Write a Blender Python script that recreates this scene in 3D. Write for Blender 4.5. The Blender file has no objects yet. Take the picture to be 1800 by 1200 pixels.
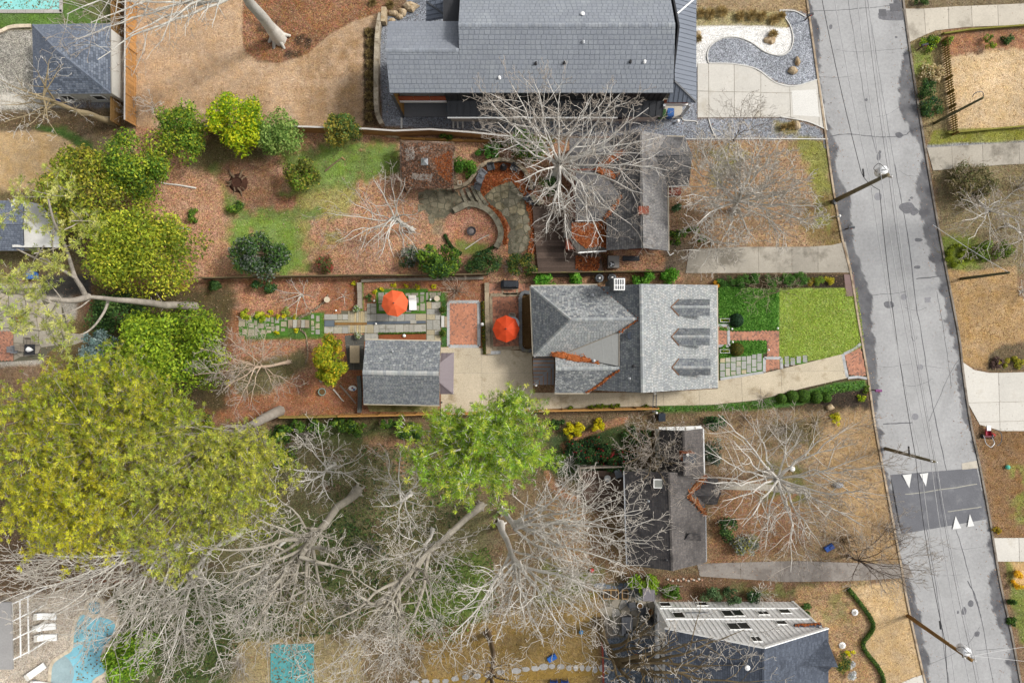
import bpy, math, random
import numpy as np
from mathutils import Vector, Matrix
random.seed(11); rng = np.random.default_rng(11)
SC = bpy.context.scene
COL = SC.collection
H = 70.0                      # height of the drone above the ground, metres
S = 18.0                      # ground scale used to read positions, units per metre
R = math.radians
# ---- camera, sky, sun, exposure
cam = bpy.data.cameras.new('camera'); cam_o = bpy.data.objects.new('camera', cam); COL.objects.link(cam_o)
cam_o.location = (0, 0, H); cam_o.rotation_euler = (0, 0, 0)
cam.sensor_width = 36.0; cam.lens = 36.0 * H / 100.0; cam.clip_start = 0.5; cam.clip_end = 2500
SC.camera = cam_o
SUN_EL, SUN_AZ = R(47), R(72)          # azimuth clockwise from north (+y); soft light from the east
w = bpy.data.worlds.new('World'); SC.world = w; w.use_nodes = True
nt = w.node_tree; nt.nodes.clear()
sky = nt.nodes.new('ShaderNodeTexSky'); sky.sky_type = 'NISHITA'; sky.sun_disc = False
sky.sun_elevation = SUN_EL; sky.sun_rotation = SUN_AZ; sky.air_density = 1.0; sky.dust_density = 4.0
hsv = nt.nodes.new('ShaderNodeHueSaturation'); hsv.inputs['Saturation'].default_value = 0.18   # thin overcast: a greyer sky
bg = nt.nodes.new('ShaderNodeBackground'); bg.inputs[1].default_value = 0.10
wo = nt.nodes.new('ShaderNodeOutputWorld')
nt.links.new(sky.outputs[0], hsv.inputs['Color']); nt.links.new(hsv.outputs[0], bg.inputs[0]); nt.links.new(bg.outputs[0], wo.inputs[0])
sl = bpy.data.lights.new('sun', 'SUN'); sl.energy = 1.5; sl.angle = R(10); sl.color = (1.0, 0.955, 0.89)
so = bpy.data.objects.new('sun', sl); COL.objects.link(so)
sdir = Vector((math.sin(SUN_AZ) * math.cos(SUN_EL), math.cos(SUN_AZ) * math.cos(SUN_EL), math.sin(SUN_EL)))
so.rotation_euler = sdir.to_track_quat('Z', 'Y').to_euler(); so.location = sdir * 150
SC.view_settings.view_transform = 'Standard'; SC.view_settings.look = 'None'
SC.view_settings.exposure = 0.82; SC.view_settings.gamma = 1.0; SC.view_settings.use_curve_mapping = False
SC.cycles.max_bounces = 6; SC.cycles.diffuse_bounces = 3; SC.cycles.transparent_max_bounces = 4
# ---- small helpers
def P(px, py, z=0.0):
 "a point at height z, from its bearing on the survey grid"
 k = (H - z) / H / S
 return Vector(((px - 900) * k, (600 - py) * k, z))
def onplane(px, py, tri):
 a, b, c = [Vector(t) for t in tri[:3]]; n = (b - a).cross(c - a)
 o = Vector((0, 0, H)); d = P(px, py, 0) - o
 return o + d * ((a - o).dot(n) / d.dot(n))
def lin(h):
 c = [int(h[i:i + 2], 16) / 255 for i in (0, 2, 4)]
 return [x / 12.92 if x <= .04045 else ((x + .055) / 1.055) ** 2.4 for x in c]
GAIN = 1.30
def hx(h, k=1.0):
 return tuple(min(.82, x / GAIN * k) for x in lin(h))
class MB:
 "collects faces of ONE mesh"
 def __init__(s): s.v = []; s.f = []; s.c = []; s.col = (1, 1, 1)
 def tint(s, a=.2, base=None):
  k = 1 + random.uniform(-a, a); b = base or (1, 1, 1)
  s.col = tuple(x * k for x in b); return s
 def add(s, vs, fs):
  b = len(s.v); s.v += [tuple(v) for v in vs]
  s.f += [tuple(b + i for i in f) for f in fs]; s.c += [s.col] * len(fs); return s
 def poly(s, pts): return s.add(pts, [tuple(range(len(pts)))])
 def obox(s, c, ux, uy, uz):
  c, ux, uy, uz = Vector(c), Vector(ux), Vector(uy), Vector(uz)
  vs = [c + a * ux + b * uy + d * uz for d in (-1, 1) for b in (-1, 1) for a in (-1, 1)]
  return s.add(vs, [(0, 2, 3, 1), (4, 5, 7, 6), (0, 1, 5, 4), (2, 6, 7, 3), (0, 4, 6, 2), (1, 3, 7, 5)])
 def box(s, c, sz, rz=0.0):
  ca, sa = math.cos(rz), math.sin(rz)
  return s.obox(c, (ca * sz[0] / 2, sa * sz[0] / 2, 0), (-sa * sz[1] / 2, ca * sz[1] / 2, 0), (0, 0, sz[2] / 2))
 def beam(s, a, b, w_, h_, up=(0, 0, 1)):
  a, b = Vector(a), Vector(b); d = (b - a); L = d.length
  if L < 1e-6: return s
  d.normalize(); u = Vector(up)
  sd = d.cross(u)
  if sd.length < 1e-4: sd = d.cross(Vector((1, 0, 0)))
  sd.normalize(); u = sd.cross(d)
  return s.obox((a + b) / 2, d * L / 2, sd * w_ / 2, u * h_ / 2)
 def prism(s, pts, dz):
  "polygon (3D points of its top), thickness dz downwards"
  n = len(pts); t = [Vector(p) for p in pts]
  ar = sum(t[i].x * t[(i + 1) % n].y - t[(i + 1) % n].x * t[i].y for i in range(n))
  if ar < 0: t.reverse()
  lo = [p - Vector((0, 0, dz)) for p in t]
  fs = [tuple(range(n)), tuple(range(2 * n - 1, n - 1, -1))]
  fs += [(i, n + i, n + (i + 1) % n, (i + 1) % n) for i in range(n)]
  return s.add(t + lo, fs)
 def tube(s, pts, r, n=6, cap=True):
  pts = [Vector(p) for p in pts]; m = len(pts)
  rs = r if isinstance(r, (list, tuple)) else [r] * m
  vs = []
  for i, p in enumerate(pts):
   d = (pts[min(i + 1, m - 1)] - pts[max(i - 1, 0)]).normalized()
   a = d.cross(Vector((0, 0, 1)))
   if a.length < .05: a = d.cross(Vector((1, 0, 0)))
   a.normalize(); b = d.cross(a)
   vs += [p + (a * math.cos(2 * math.pi * k / n) + b * math.sin(2 * math.pi * k / n)) * rs[i] for k in range(n)]
  fs = [(i * n + k, i * n + (k + 1) % n, (i + 1) * n + (k + 1) % n, (i + 1) * n + k) for i in range(m - 1) for k in range(n)]
  if cap: fs += [tuple(range(n - 1, -1, -1)), tuple((m - 1) * n + k for k in range(n))]
  return s.add(vs, fs)
 def lathe(s, c, prof, n=16, sx=1, sy=1, top=True):
  c = Vector(c); m = len(prof)
  vs = [c + Vector((r * sx * math.cos(2 * math.pi * k / n), r * sy * math.sin(2 * math.pi * k / n), z)) for r, z in prof for k in range(n)]
  fs = [(i * n + k, i * n + (k + 1) % n, (i + 1) * n + (k + 1) % n, (i + 1) * n + k) for i in range(m - 1) for k in range(n)]
  fs.append(tuple(range(n - 1, -1, -1)))
  if top: fs.append(tuple((m - 1) * n + k for k in range(n)))
  return s.add(vs, fs)
 def rock(s, c, rx, ry, rz, n=8):
  c = Vector(c); vs = []; rows = [(-.3, .85), (.25, 1.0), (.7, .8), (1.0, .35)]
  ph = random.random() * 6
  jit = [random.uniform(.75, 1.2) for _ in range(n)]
  for zz, k in rows:
   for i in range(n):
    a = ph + 2 * math.pi * i / n; q = k * jit[i] * random.uniform(.92, 1.08)
    vs.append(c + Vector((rx * q * math.cos(a), ry * q * math.sin(a), rz * (zz + random.uniform(-.1, .1)))))
  fs = [(r * n + i, r * n + (i + 1) % n, (r + 1) * n + (i + 1) % n, (r + 1) * n + i) for r in range(3) for i in range(n)]
  fs.append(tuple(3 * n + i for i in range(n)))
  return s.add(vs, fs)
 def mesh(s, name, smooth=False):
  me = bpy.data.meshes.new(name); me.from_pydata(s.v, [], s.f)
  at = me.attributes.new('Tint', 'FLOAT_COLOR', 'FACE')
  c = np.ones((len(s.f), 4), np.float32); c[:, :3] = np.array(s.c, np.float32).reshape(-1, 3)
  at.data.foreach_set('color', c.ravel())
  if smooth: me.polygons.foreach_set('use_smooth', np.ones(len(me.polygons), bool))
  me.update(); return me
def npmesh(name, V, F, C=None, smooth=False):
 me = bpy.data.meshes.new(name)
 V = np.ascontiguousarray(V, np.float32); F = np.ascontiguousarray(F, np.int32); n, k = F.shape
 me.vertices.add(len(V)); me.vertices.foreach_set('co', V.ravel())
 me.loops.add(n * k); me.loops.foreach_set('vertex_index', F.ravel())
 me.polygons.add(n); me.polygons.foreach_set('loop_start', np.arange(0, n * k, k, dtype=np.int32))
 try: me.polygons.foreach_set('loop_total', np.full(n, k, np.int32))
 except Exception: pass
 at = me.attributes.new('Tint', 'FLOAT_COLOR', 'FACE')
 c = np.ones((n, 4), np.float32)
 if C is not None: c[:, :3] = C
 at.data.foreach_set('color', c.ravel())
 if smooth: me.polygons.foreach_set('use_smooth', np.ones(n, bool))
 me.update(calc_edges=True); me.validate(); return me
def link(name, me, m, parent=None, label=None, kind=None, loc=None):
 o = bpy.data.objects.new(name, me); COL.objects.link(o)
 if m is not None and not me.materials: me.materials.append(m)
 if parent is not None:
  o.parent = parent; o.matrix_parent_inverse = root_inv(parent)
 if label: o['label'] = label
 if kind: o['kind'] = kind
 if loc is not None: o.location = loc
 return o
def root_inv(p):
 return Matrix.Translation(-p.location) if p.parent is None else Matrix.Identity(4)
def part(name, mb, m, parent, label=None, kind=None, smooth=False):
 return link(name, mb.mesh(name, smooth) if isinstance(mb, MB) else mb, m, parent, label, kind)
def thing(name, label, cat, loc, group=None):
 o = bpy.data.objects.new(name, None); COL.objects.link(o); o.location = loc; o.empty_display_size = .3
 o['label'] = label; o['category'] = cat
 if group: o['group'] = group
 return o
def single(name, label, cat, mb, m, group=None, smooth=False):
 o = link(name, mb.mesh(name, smooth) if isinstance(mb, MB) else mb, m)
 o['label'] = label; o['category'] = cat
 if group: o['group'] = group
 return o
def struct(name, mb, m, parent=None, smooth=False):
 o = link(name, mb.mesh(name, smooth) if isinstance(mb, MB) else mb, m, parent)
 if parent is None: o['kind'] = 'structure'
 return o
def dup(root, loc, rz=0.0, label=None):
 "copy of a thing built round its own origin, with its parts and their sub-parts"
 def cp(o, par):
  c = o.copy(); COL.objects.link(c)
  if par is not None:
   c.parent = par
  for ch in o.children: cp(ch, c)
  return c
 r = cp(root, None); r.location = loc; r.rotation_euler = (0, 0, rz)
 if label: r['label'] = label
 return r
# ---- materials
MATS = {}
def mat(name, col, rough=.85, n=.18, ns=.6, fine=.18, fs=9., bump=0., bs=40., spec=.25, metal=0., trans=0., tint=True, wear=None, ws=1.2, wt=.58):
 if name in MATS: return MATS[name]
 m = bpy.data.materials.new(name); m.use_nodes = True; t = m.node_tree; N = t.nodes; L = t.links
 b = N['Principled BSDF']; b.inputs['Roughness'].default_value = rough; b.inputs['Metallic'].default_value = metal
 b.inputs['Specular IOR Level'].default_value = spec
 g = N.new('ShaderNodeNewGeometry')
 def noise(sc, det=4, ro=.6):
  x = N.new('ShaderNodeTexNoise'); x.inputs['Scale'].default_value = sc; x.inputs['Detail'].default_value = det
  x.inputs['Roughness'].default_value = ro; L.new(g.outputs['Position'], x.inputs['Vector']); return x
 def ma(op, a, c):
  x = N.new('ShaderNodeMath'); x.operation = op
  for i, q in enumerate((a, c)):
   if isinstance(q, (int, float)): x.inputs[i].default_value = q
   else: L.new(q, x.inputs[i])
  return x.outputs[0]
 k = None
 for amp, sc in ((n, ns), (fine, fs)):
  if amp:
   v = ma('MULTIPLY_ADD', noise(sc).outputs[0], amp * 4); t.nodes[-1].inputs[2].default_value = 1 - amp * 2
   k = v if k is None else ma('MULTIPLY', k, v)
 rgb = N.new('ShaderNodeRGB'); rgb.outputs[0].default_value = (*col, 1); out = rgb.outputs[0]
 if wear:
  wn = noise(ws, 6, .65); rp = N.new('ShaderNodeMapRange'); rp.inputs[1].default_value = wt - .06; rp.inputs[2].default_value = wt + .08
  L.new(wn.outputs[0], rp.inputs[0]); mx = N.new('ShaderNodeMix'); mx.data_type = 'RGBA'
  L.new(rp.outputs[0], mx.inputs[0]); L.new(out, mx.inputs[6]); mx.inputs[7].default_value = (*wear, 1); out = mx.outputs[2]
 if k is not None:
  vs = N.new('ShaderNodeVectorMath'); vs.operation = 'SCALE'; L.new(out, vs.inputs[0]); L.new(k, vs.inputs['Scale']); out = vs.outputs[0]
 if tint:
  at = N.new('ShaderNodeAttribute'); at.attribute_name = 'Tint'
  vm = N.new('ShaderNodeVectorMath'); vm.operation = 'MULTIPLY'; L.new(out, vm.inputs[0]); L.new(at.outputs['Color'], vm.inputs[1]); out = vm.outputs[0]
 L.new(out, b.inputs['Base Color'])
 if bump:
  bn = noise(bs, 3); bp = N.new('ShaderNodeBump'); bp.inputs['Strength'].default_value = bump; bp.inputs['Distance'].default_value = .05
  L.new(bn.outputs[0], bp.inputs['Height']); L.new(bp.outputs[0], b.inputs['Normal'])
 if trans:
  tr = N.new('ShaderNodeBsdfTranslucent'); L.new(out, tr.inputs['Color'])
  mi = N.new('ShaderNodeMixShader'); mi.inputs[0].default_value = trans
  L.new(b.outputs[0], mi.inputs[1]); L.new(tr.outputs[0], mi.inputs[2]); L.new(mi.outputs[0], N['Material Output'].inputs[0])
 MATS[name] = m; return m
LEAF = mat('foliage', (1, 1, 1), .6, 0, 1, 0, 1, spec=.2, trans=.35)        # colour comes from each leaf's own tint
BARK_PALE = mat('pale_bark', hx('D6D2CA', 1.25), .9, .15, 1.2, .2, 12, bump=.3)
BARK_GREY = mat('grey_bark', hx('A39B90', 1.1), .9, .2, 1.2, .25, 12, bump=.4)
BARK_BROWN = mat('brown_bark', hx('7D6A55'), .9, .2, 1.2, .25, 12, bump=.4)
TWIG_TAN = mat('tan_twigs', hx('B4A48E', 1.1), .9, .15, 1, .2, 12)
CONC = mat('concrete', hx('C9C1B2'), .9, .1, .3, .1, 7, wear=hx('A39B8D'), ws=.35, wt=.62)
CONC_WHITE = mat('pale_concrete', hx('D6D2C9'), .9, .07, .3, .08, 7, wear=hx('BDB6A8'), ws=.3, wt=.62)
CONC_OLD = mat('weathered_concrete', hx('AFA89B'), .9, .14, .35, .12, 7, wear=hx('7E786C'), ws=.4, wt=.57)
AGGREGATE = mat('pebble_aggregate', hx('CDC0A8'), .95, .1, .35, .28, 14, wear=hx('A49478'), ws=.45, wt=.6, bump=.3)
STONE = mat('bluestone', hx('ABAAA3'), .85, .08, .5, .15, 6)
STONE_TAN = mat('tan_fieldstone', hx('A89880'), .9, .15, .8, .22, 8, wear=hx('6A6250'), ws=1.5, wt=.58, bump=.5, bs=9)
STONE_DARK = mat('mossy_stone', hx('948D7A'), .9, .2, .8, .25, 7, wear=hx('65614F'), ws=1.4, wt=.55, bump=.4, bs=10)
BRICK = mat('clay_brick', hx('BB8B74'), .9, .1, .5, .12, 14)
WOOD = mat('cedar_wood', hx('B08648'), .8, .15, .8, .2, 9)
WOOD_GREY = mat('weathered_wood', hx('9C9284'), .9, .15, .8, .2, 9)
WOOD_DARK = mat('dark_deck_wood', hx('5A4A40'), .85, .2, .5, .2, 9)
WOOD_ORANGE = mat('stained_wood', hx('A9583A'), .7, .12, .8, .15, 8)
WHITE = mat('white_paint', (.80, .80, .78), .6, .04, .5, .05, 7)
BLACK = mat('black_metal', (.02, .02, .022), .45, .1, 1, .1, 9, spec=.5)
DARKGREY = mat('dark_grey_metal', hx('4A4D52'), .5, .1, 1, .1, 9, spec=.5)
STEEL = mat('galvanised_steel', hx('B8BBBE'), .4, .1, 1, .1, 9, metal=.6)
GLASS = mat('window_glass', (.015, .018, .02), .35, .1, 1, 0, 1, spec=.25)
SH_BLUE = mat('blue_grey_shingle', hx('8C9198', 1.15), .9, .07, .35, .16, 11, wear=hx('959A9F', 1.15), ws=.4, wt=.6)
SH_MIX = mat('mottled_shingle', hx('A3A5A5', 1.1), .95, .08, .4, .3, 16)
SH_DARK = mat('charcoal_shingle', hx('686C73'), .95, .1, .4, .25, 14, wear=hx('565A60'), ws=.5, wt=.55)
SH_GREY = mat('old_grey_shingle', hx('8B8987'), .95, .12, .4, .25, 10, wear=hx('6A6867'), ws=.6, wt=.55)
SH_BROWN = mat('brown_grey_shingle', hx('6E6966'), .95, .1, .4, .25, 10, wear=hx('5A5654'), ws=.5, wt=.56)
SEAM_GREY = mat('grey_standing_seam', hx('6E7683'), .45, .06, .5, .05, 5, spec=.4)
SEAM_BLACK = mat('black_standing_seam', hx('3A3C40'), .5, .08, .5, .06, 5, spec=.4)
SEAM_MAUVE = mat('mauve_standing_seam', hx('7F7478'), .5, .06, .5, .05, 5, spec=.4)
LITTER = mat('leaf_drift', hx('B5683A'), .95, .2, 1.5, .35, 12)
GREENGRASS = mat('turf', hx('5E8A30'), .95, .2, .8, .3, 9)
# ---- polygon tools
def inside(p, poly):
 x, y = p; c = False; n = len(poly); j = n - 1
 for i in range(n):
  xi, yi = poly[i]; xj, yj = poly[j]
  if (yi > y) != (yj > y) and x < (xj - xi) * (y - yi) / (yj - yi) + xi: c = not c
  j = i
 return c
def clip(poly, a, b, off=0.0):
 "keep the part of poly left of line a->b, shifted left by off"
 dx, dy = b[0] - a[0], b[1] - a[1]; L = math.hypot(dx, dy) or 1; nx, ny = -dy / L, dx / L
 def d(p): return (p[0] - a[0]) * nx + (p[1] - a[1]) * ny - off
 out = []
 for i in range(len(poly)):
  p, q = poly[i], poly[(i + 1) % len(poly)]; dp, dq = d(p), d(q)
  if dp >= 0: out.append(p)
  if (dp >= 0) != (dq >= 0):
   t = dp / (dp - dq); out.append((p[0] + (q[0] - p[0]) * t, p[1] + (q[1] - p[1]) * t))
 return out
def area(poly): return abs(sum(poly[i][0] * poly[(i + 1) % len(poly)][1] - poly[(i + 1) % len(poly)][0] * poly[i][1] for i in range(len(poly)))) / 2
def cut(poly, cuts, gap):
 ps = [poly]
 for a, b in cuts:
  nx = []
  for p in ps:
   for q in (clip(p, a, b, gap / 2), clip(p, b, a, gap / 2)):
    if len(q) > 2 and area(q) > gap * gap * 4: nx.append(q)
  ps = nx
 return ps
def ccw(poly):
 ar = sum(poly[i][0] * poly[(i + 1) % len(poly)][1] - poly[(i + 1) % len(poly)][0] * poly[i][1] for i in range(len(poly)))
 return poly if ar > 0 else poly[::-1]
def W(poly, z=0.0): return [(v.x, v.y) for v in (P(x, y, z) for x, y in poly)]
def sheet(name, px, z, m, thick=.06, parent=None):
 "paved or painted sheet of the setting with its top at height z"
 mb = MB().prism([P(x, y, 0) + Vector((0, 0, z)) for x, y in px], thick)
 return struct(name, mb, m, parent)
def slabs(name, piece, px, cuts, m, z=.05, gap=1.0, base_m=None, t=.12, inset=0):
 "a paved surface of the setting and its separate slabs, cut along lines given on the survey grid"
 base = sheet(name, px, z - .02, base_m or CONC_OLD, .05)
 for q in cut(px, cuts, gap):
  mb = MB().tint(t); mb.prism([P(x, y, 0) + Vector((0, 0, z)) for x, y in q], .05)
  part(piece, mb, m, base)
 return base
def smooth_line(pts, n=6):
 "Catmull-Rom through 2D or 3D points"
 pts = [Vector(p) for p in pts]; out = []
 for i in range(len(pts) - 1):
  p0, p1, p2, p3 = pts[max(i - 1, 0)], pts[i], pts[i + 1], pts[min(i + 2, len(pts) - 1)]
  for k in range(n):
   t = k / n
   out.append(.5 * ((2 * p1) + (p2 - p0) * t + (2 * p0 - 5 * p1 + 4 * p2 - p3) * t * t + (3 * p1 - p0 - 3 * p2 + p3) * t ** 3))
 out.append(pts[-1]); return out
def sm(px, n=5):
 return [(p.x, p.y) for p in smooth_line([(x, y, 0) for x, y in px], n)]
# ---- ground: one sheet out to the horizon, coloured by what covers it
def vnoise(x, y, sc, seed=0):
 x = x * sc + 137.3 * seed; y = y * sc + 71.7 * seed
 xi = np.floor(x).astype(np.int64); yi = np.floor(y).astype(np.int64); fx = x - xi; fy = y - yi
 fx = fx * fx * (3 - 2 * fx); fy = fy * fy * (3 - 2 * fy)
 def hsh(a, b):
  h = (a * 374761393 + b * 668265263 + seed * 974634777) & 0x7fffffff
  h = ((h ^ (h >> 13)) * 1274126177) & 0x7fffffff
  return ((h ^ (h >> 16)) & 0xffff) / 65535.0
 return (hsh(xi, yi) * (1 - fx) + hsh(xi + 1, yi) * fx) * (1 - fy) + (hsh(xi, yi + 1) * (1 - fx) + hsh(xi + 1, yi + 1) * fx) * fy
def fbm(x, y, sc, seed=0, o=4):
 a, t, s = 1.0, 0, 0
 for i in range(o):
  t = t + a * vnoise(x, y, sc * 2 ** i, seed + i); s += a; a *= .55
 return t / s
def sdist(X, Y, poly):
 d = np.full(X.shape, 1e9); ins = np.zeros(X.shape, bool); n = len(poly)
 for i in range(n):
  ax, ay = poly[i]; bx, by = poly[(i + 1) % n]; ex, ey = bx - ax, by - ay
  t = np.clip(((X - ax) * ex + (Y - ay) * ey) / (ex * ex + ey * ey + 1e-9), 0, 1)
  d = np.minimum(d, (X - ax - t * ex) ** 2 + (Y - ay - t * ey) ** 2)
  cnd = ((ay > Y) != (by > Y)) & (X < (bx - ax) * (Y - ay) / (by - ay + 1e-12) + ax)
  ins ^= cnd
 d = np.sqrt(d); return np.where(ins, d, -d)
STEP = .2
gx = np.concatenate([[-900, -300, -120, -75], np.arange(-56, 56.01, STEP), [75, 120, 300, 900]])
gy = np.concatenate([[-900, -300, -120, -60], np.arange(-38.5, 38.51, STEP), [60, 120, 300, 900]])
GX, GY = np.meshgrid(gx, gy); NX, NY = len(gx), len(gy)
N1 = fbm(GX, GY, .35, 3); N2 = fbm(GX, GY, 1.6, 9); N3 = fbm(GX, GY, .12, 17)
ZC = np.zeros(GX.shape + (4,)); ZC[..., :3] = hx('8A6F52'); ZC[..., 3] = .55
LIT = np.full(GX.shape, .35)          # how thickly fallen leaves lie
GRS = np.full(GX.shape, .0)           # how thickly grass stands
ZID = np.zeros(GX.shape, np.int32)
ZNAMES = ['ground']
def zone(px, color, fleck=.3, soft=.25, amp=.35, leaves=0.0, grass=0.0, dens=1.0, name=None, smooth=False, big=.0):
 "lay a ground cover inside a polygon; dens < 1 leaves it in patches"
 q = sm(px + [px[0]])[:-1] if smooth else px
 po = W(q); xs = [p[0] for p in po]; ys = [p[1] for p in po]
 m = 1.5 + amp * 3
 i0, i1 = np.searchsorted(gx, [min(xs) - m, max(xs) + m]); j0, j1 = np.searchsorted(gy, [min(ys) - m, max(ys) + m])
 sl_ = (slice(j0, j1), slice(i0, i1))
 X, Y = GX[sl_], GY[sl_]
 if X.size == 0: return
 d = sdist(X, Y, po) + (N2[sl_] - .5) * amp * 2 + (N1[sl_] - .5) * amp * 2 + (N3[sl_] - .5) * big * 2
 a = np.clip(d / (2 * soft) + .5, 0, 1); a = a * a * (3 - 2 * a)
 if dens < 1:
  nn = fbm(X, Y, .8, int(abs(xs[0]) * 7) % 50 + 20)
  a = a * np.clip((nn - (1 - dens) * .8 - .12) / .12 + .5, 0, 1)
 h_ = np.array(hx(color)); ds = .12 if fleck >= .5 else .05; h_ = h_ * (1 - ds) + h_.dot([.3, .5, .2]) * ds * np.array([1.05, 1.0, .95]); h_ = h_ * (np.array([1.13, 1.22, 1.06]) if fleck >= .6 and h_[0] > h_[2] * 1.6 else 1); c = np.array((*(h_ * 1.08), fleck * .85))
 ZC[sl_] = ZC[sl_] * (1 - a[..., None]) + c * a[..., None]
 LIT[sl_] = LIT[sl_] * (1 - a) + leaves * a; GRS[sl_] = GRS[sl_] * (1 - a) + grass * a
 if name:
  if name not in ZNAMES: ZNAMES.append(name)
  z_ = ZID[sl_]; z_[a > .5] = ZNAMES.index(name)
Z = zone
Z([(-100,-100),(225,-100),(225,260),(-100,260)], '7C6A4E', .5, 1, 1)
Z([(-60,-40),(222,-40),(222,50),(-60,50)], '5F8030', .2, .1, .1, grass=.6, name='turf_strip')
Z([(105,-40),(222,-40),(222,45),(110,45)], '6E7440', .4, .4, .6, .2, .3, .6)
Z([(-60,56),(58,52),(62,195),(-60,195)], 'A29D90', 1.0, .1, .1, name='pebble_bed')
Z([(-60,166),(210,166),(210,190),(-60,192)], 'C9C2B4', .4, .15, .2)
Z([(120,176),(208,172),(208,192),(120,192)], '84848A', .8, .15, .2)
Z([(-60,196),(224,192),(224,245),(150,240),(60,228),(-60,228)], '6A533A', .7, .2, .4, .6)
Z([(40,218),(120,226),(165,250),(185,300),(165,320),(120,250)], '4C6A28', .3, .3, .4, 0, .5)
Z([(-60,232),(50,230),(110,242),(150,272),(162,305),(140,340),(60,335),(-60,335)], 'C8A672', .2, .12, .15, grass=.3, name='tan_lawn', smooth=True)
Z([(205,-60),(224,-60),(224,215),(207,215)], '75593A', .5, .1, .1, .3)
Z([(222,-60),(432,-60),(425,60),(430,90),(452,107),(490,112),(540,95),(580,60),(620,38),(660,24),(676,30),(664,60),(645,75),(645,222),(240,226)], 'C09E78', .25, .1, .08, grass=.35, name='tan_lawn')
Z([(250,150),(460,150),(460,215),(260,218)], 'AE8A60', .3, 2, 1.2, grass=.3, dens=.5)
Z([(520,80),(640,60),(640,210),(540,215)], 'AA8860', .3, 1.5, 1.2, grass=.3, dens=.6)
Z([(432,-60),(690,-60),(690,15),(660,24),(620,38),(580,60),(540,95),(490,111),(452,106),(430,90),(425,60)], '8C5A38', .95, .08, .06, 1.0, name='mulch_bed', smooth=False)
Z([(440,40),(500,30),(560,60),(520,100),(460,105)], '4A3528', .9, .4, .8, .9, 0, .5)
Z([(638,48),(664,48),(664,222),(638,222)], '54402C', .8, .1, .15, .7, name='mulch_bed')
Z([(664,30),(708,20),(740,-60),(1245,-60),(1225,210),(1240,215),(1240,243),(1095,243),(900,234),(672,222)], '878D97', .9, .08, .06, .1, name='slate_gravel')
Z([(1220,-60),(1420,-60),(1424,20),(1330,22),(1226,14)], 'A4895E', .5, .2, .2, grass=.5)
Z([(1224,14),(1330,20),(1390,26),(1380,60),(1300,48),(1224,48)], '9D8A62', .7, .2, .3, grass=.2)
Z([(1222,48),(1300,44),(1395,50),(1445,120),(1450,175),(1420,150),(1222,116)], 'EDEBE6', .35, .08, .05, name='white_gravel')
Z([(1370,20),(1405,20),(1424,40),(1437,120),(1442,140),(1410,150),(1370,146),(1330,122),(1290,113),(1246,111),(1243,95),(1252,78),(1275,67),(1300,68),(1320,76),(1345,92),(1372,97),(1388,88),(1393,70),(1388,45)], '959AA3', 1.0, .06, .03, name='slate_gravel', smooth=True)
Z([(1200,210),(1372,206),(1400,212),(1440,226),(1456,246),(1200,248)], '8E939C', 1.0, .08, .06, .15, name='slate_gravel')
Z([(1355,208),(1400,214),(1405,236),(1360,236)], '8A7A50', .7, .3, .4, .3, .3, .7)
Z([(240,226),(520,226),(700,236),(950,246),(1190,246),(1200,492),(160,500),(160,330)], 'B67E5E', .85, .3, .4, 1.0, name='leaf_litter')
Z([(365,228),(480,232),(470,290),(380,300),(330,290)], '6A5A38', .6, .6, .6, .5)
Z([(488,262),(560,262),(700,246),(712,300),(640,312),(600,345),(578,372),(515,392),(535,445),(500,425),(425,398),(395,372),(378,300),(400,285),(442,350),(520,330)], '76883A', .45, .6, .9, .3, .7, .9)
Z([(560,255),(690,250),(700,290),(600,330),(560,320)], '7E9A3C', .35, .8, .8, .2, .7, .7)
Z([(390,395),(440,385),(530,395),(540,470),(500,482),(420,478)], '7F9A38', .4, .6, .9, .2, .8, .85)
Z([(520,340),(640,330),(600,420),(540,440)], '9A8A48', .6, 1.0, 1.0, .6, .4, .6)
Z([(395,285),(455,280),(490,310),(485,365),(440,375),(400,345),(380,315)], '8A5E44', .8, .4, .6, .7)
Z([(480,350),(520,345),(515,365),(485,368)], '9A6040', .8, .3, .3, 1)
Z([(702,248),(800,246),(802,330),(745,330),(705,300)], '8E7460', .9, .3, .3, .7)
Z([(708,300),(730,296),(760,320),(720,326)], 'BDB2A6', .9, .2, .3, .2, 0, .7)
Z([(712,262),(726,258),(732,282),(716,282)], 'BDB2A6', .9, .2, .3, .2, 0, .7)
Z([(742,332),(800,328),(812,350),(800,372),(790,385),(760,392),(745,372)], '7E7460', .8, .3, .3, .3)
Z([(772,352),(830,335),(852,345),(832,360),(800,378),(783,392)], '6E6856', .8, .3, .3, .3)
Z([(757,388),(780,386),(778,412),(760,412)], '9A7A60', .8, .15, .2, .3)
Z([(835,300),(850,285),(875,280),(905,285),(925,305),(945,350),(945,440),(935,460),(905,460),(890,430),(890,390),(870,360),(845,350),(830,330)], 'D2702C', .9, .15, .1, 1.0, smooth=True)
Z([(780,400),(790,375),(815,362),(845,362),(868,378),(878,405),(870,432),(848,448),(815,445),(790,430)], 'B9785A', .8, .2, .1, .9, .1, smooth=True)
Z([(800,418),(820,425),(862,428),(850,446),(818,446),(800,435)], '86903A', .4, .3, .3, .2, .8)
Z([(900,380),(1075,380),(1075,480),(900,480)], '7A5238', .9, .3, .3, .9)
Z([(1160,246),(1460,246),(1486,432),(1185,440)], '9B7658', .75, .3, .4, .8, .1, name='leaf_litter')
Z([(1395,250),(1460,250),(1482,420),(1440,420),(1425,330)], '8D8C3E', .4, .5, .8, .15, .7, .9)
Z([(1225,262),(1290,255),(1330,300),(1260,320)], '8A8450', .5, .8, .9, .4, .4, .6)
Z([(1400,330),(1480,345),(1490,425),(1420,430)], '8C7440', .5, .6, .8, .4, .4, .6)
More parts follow.
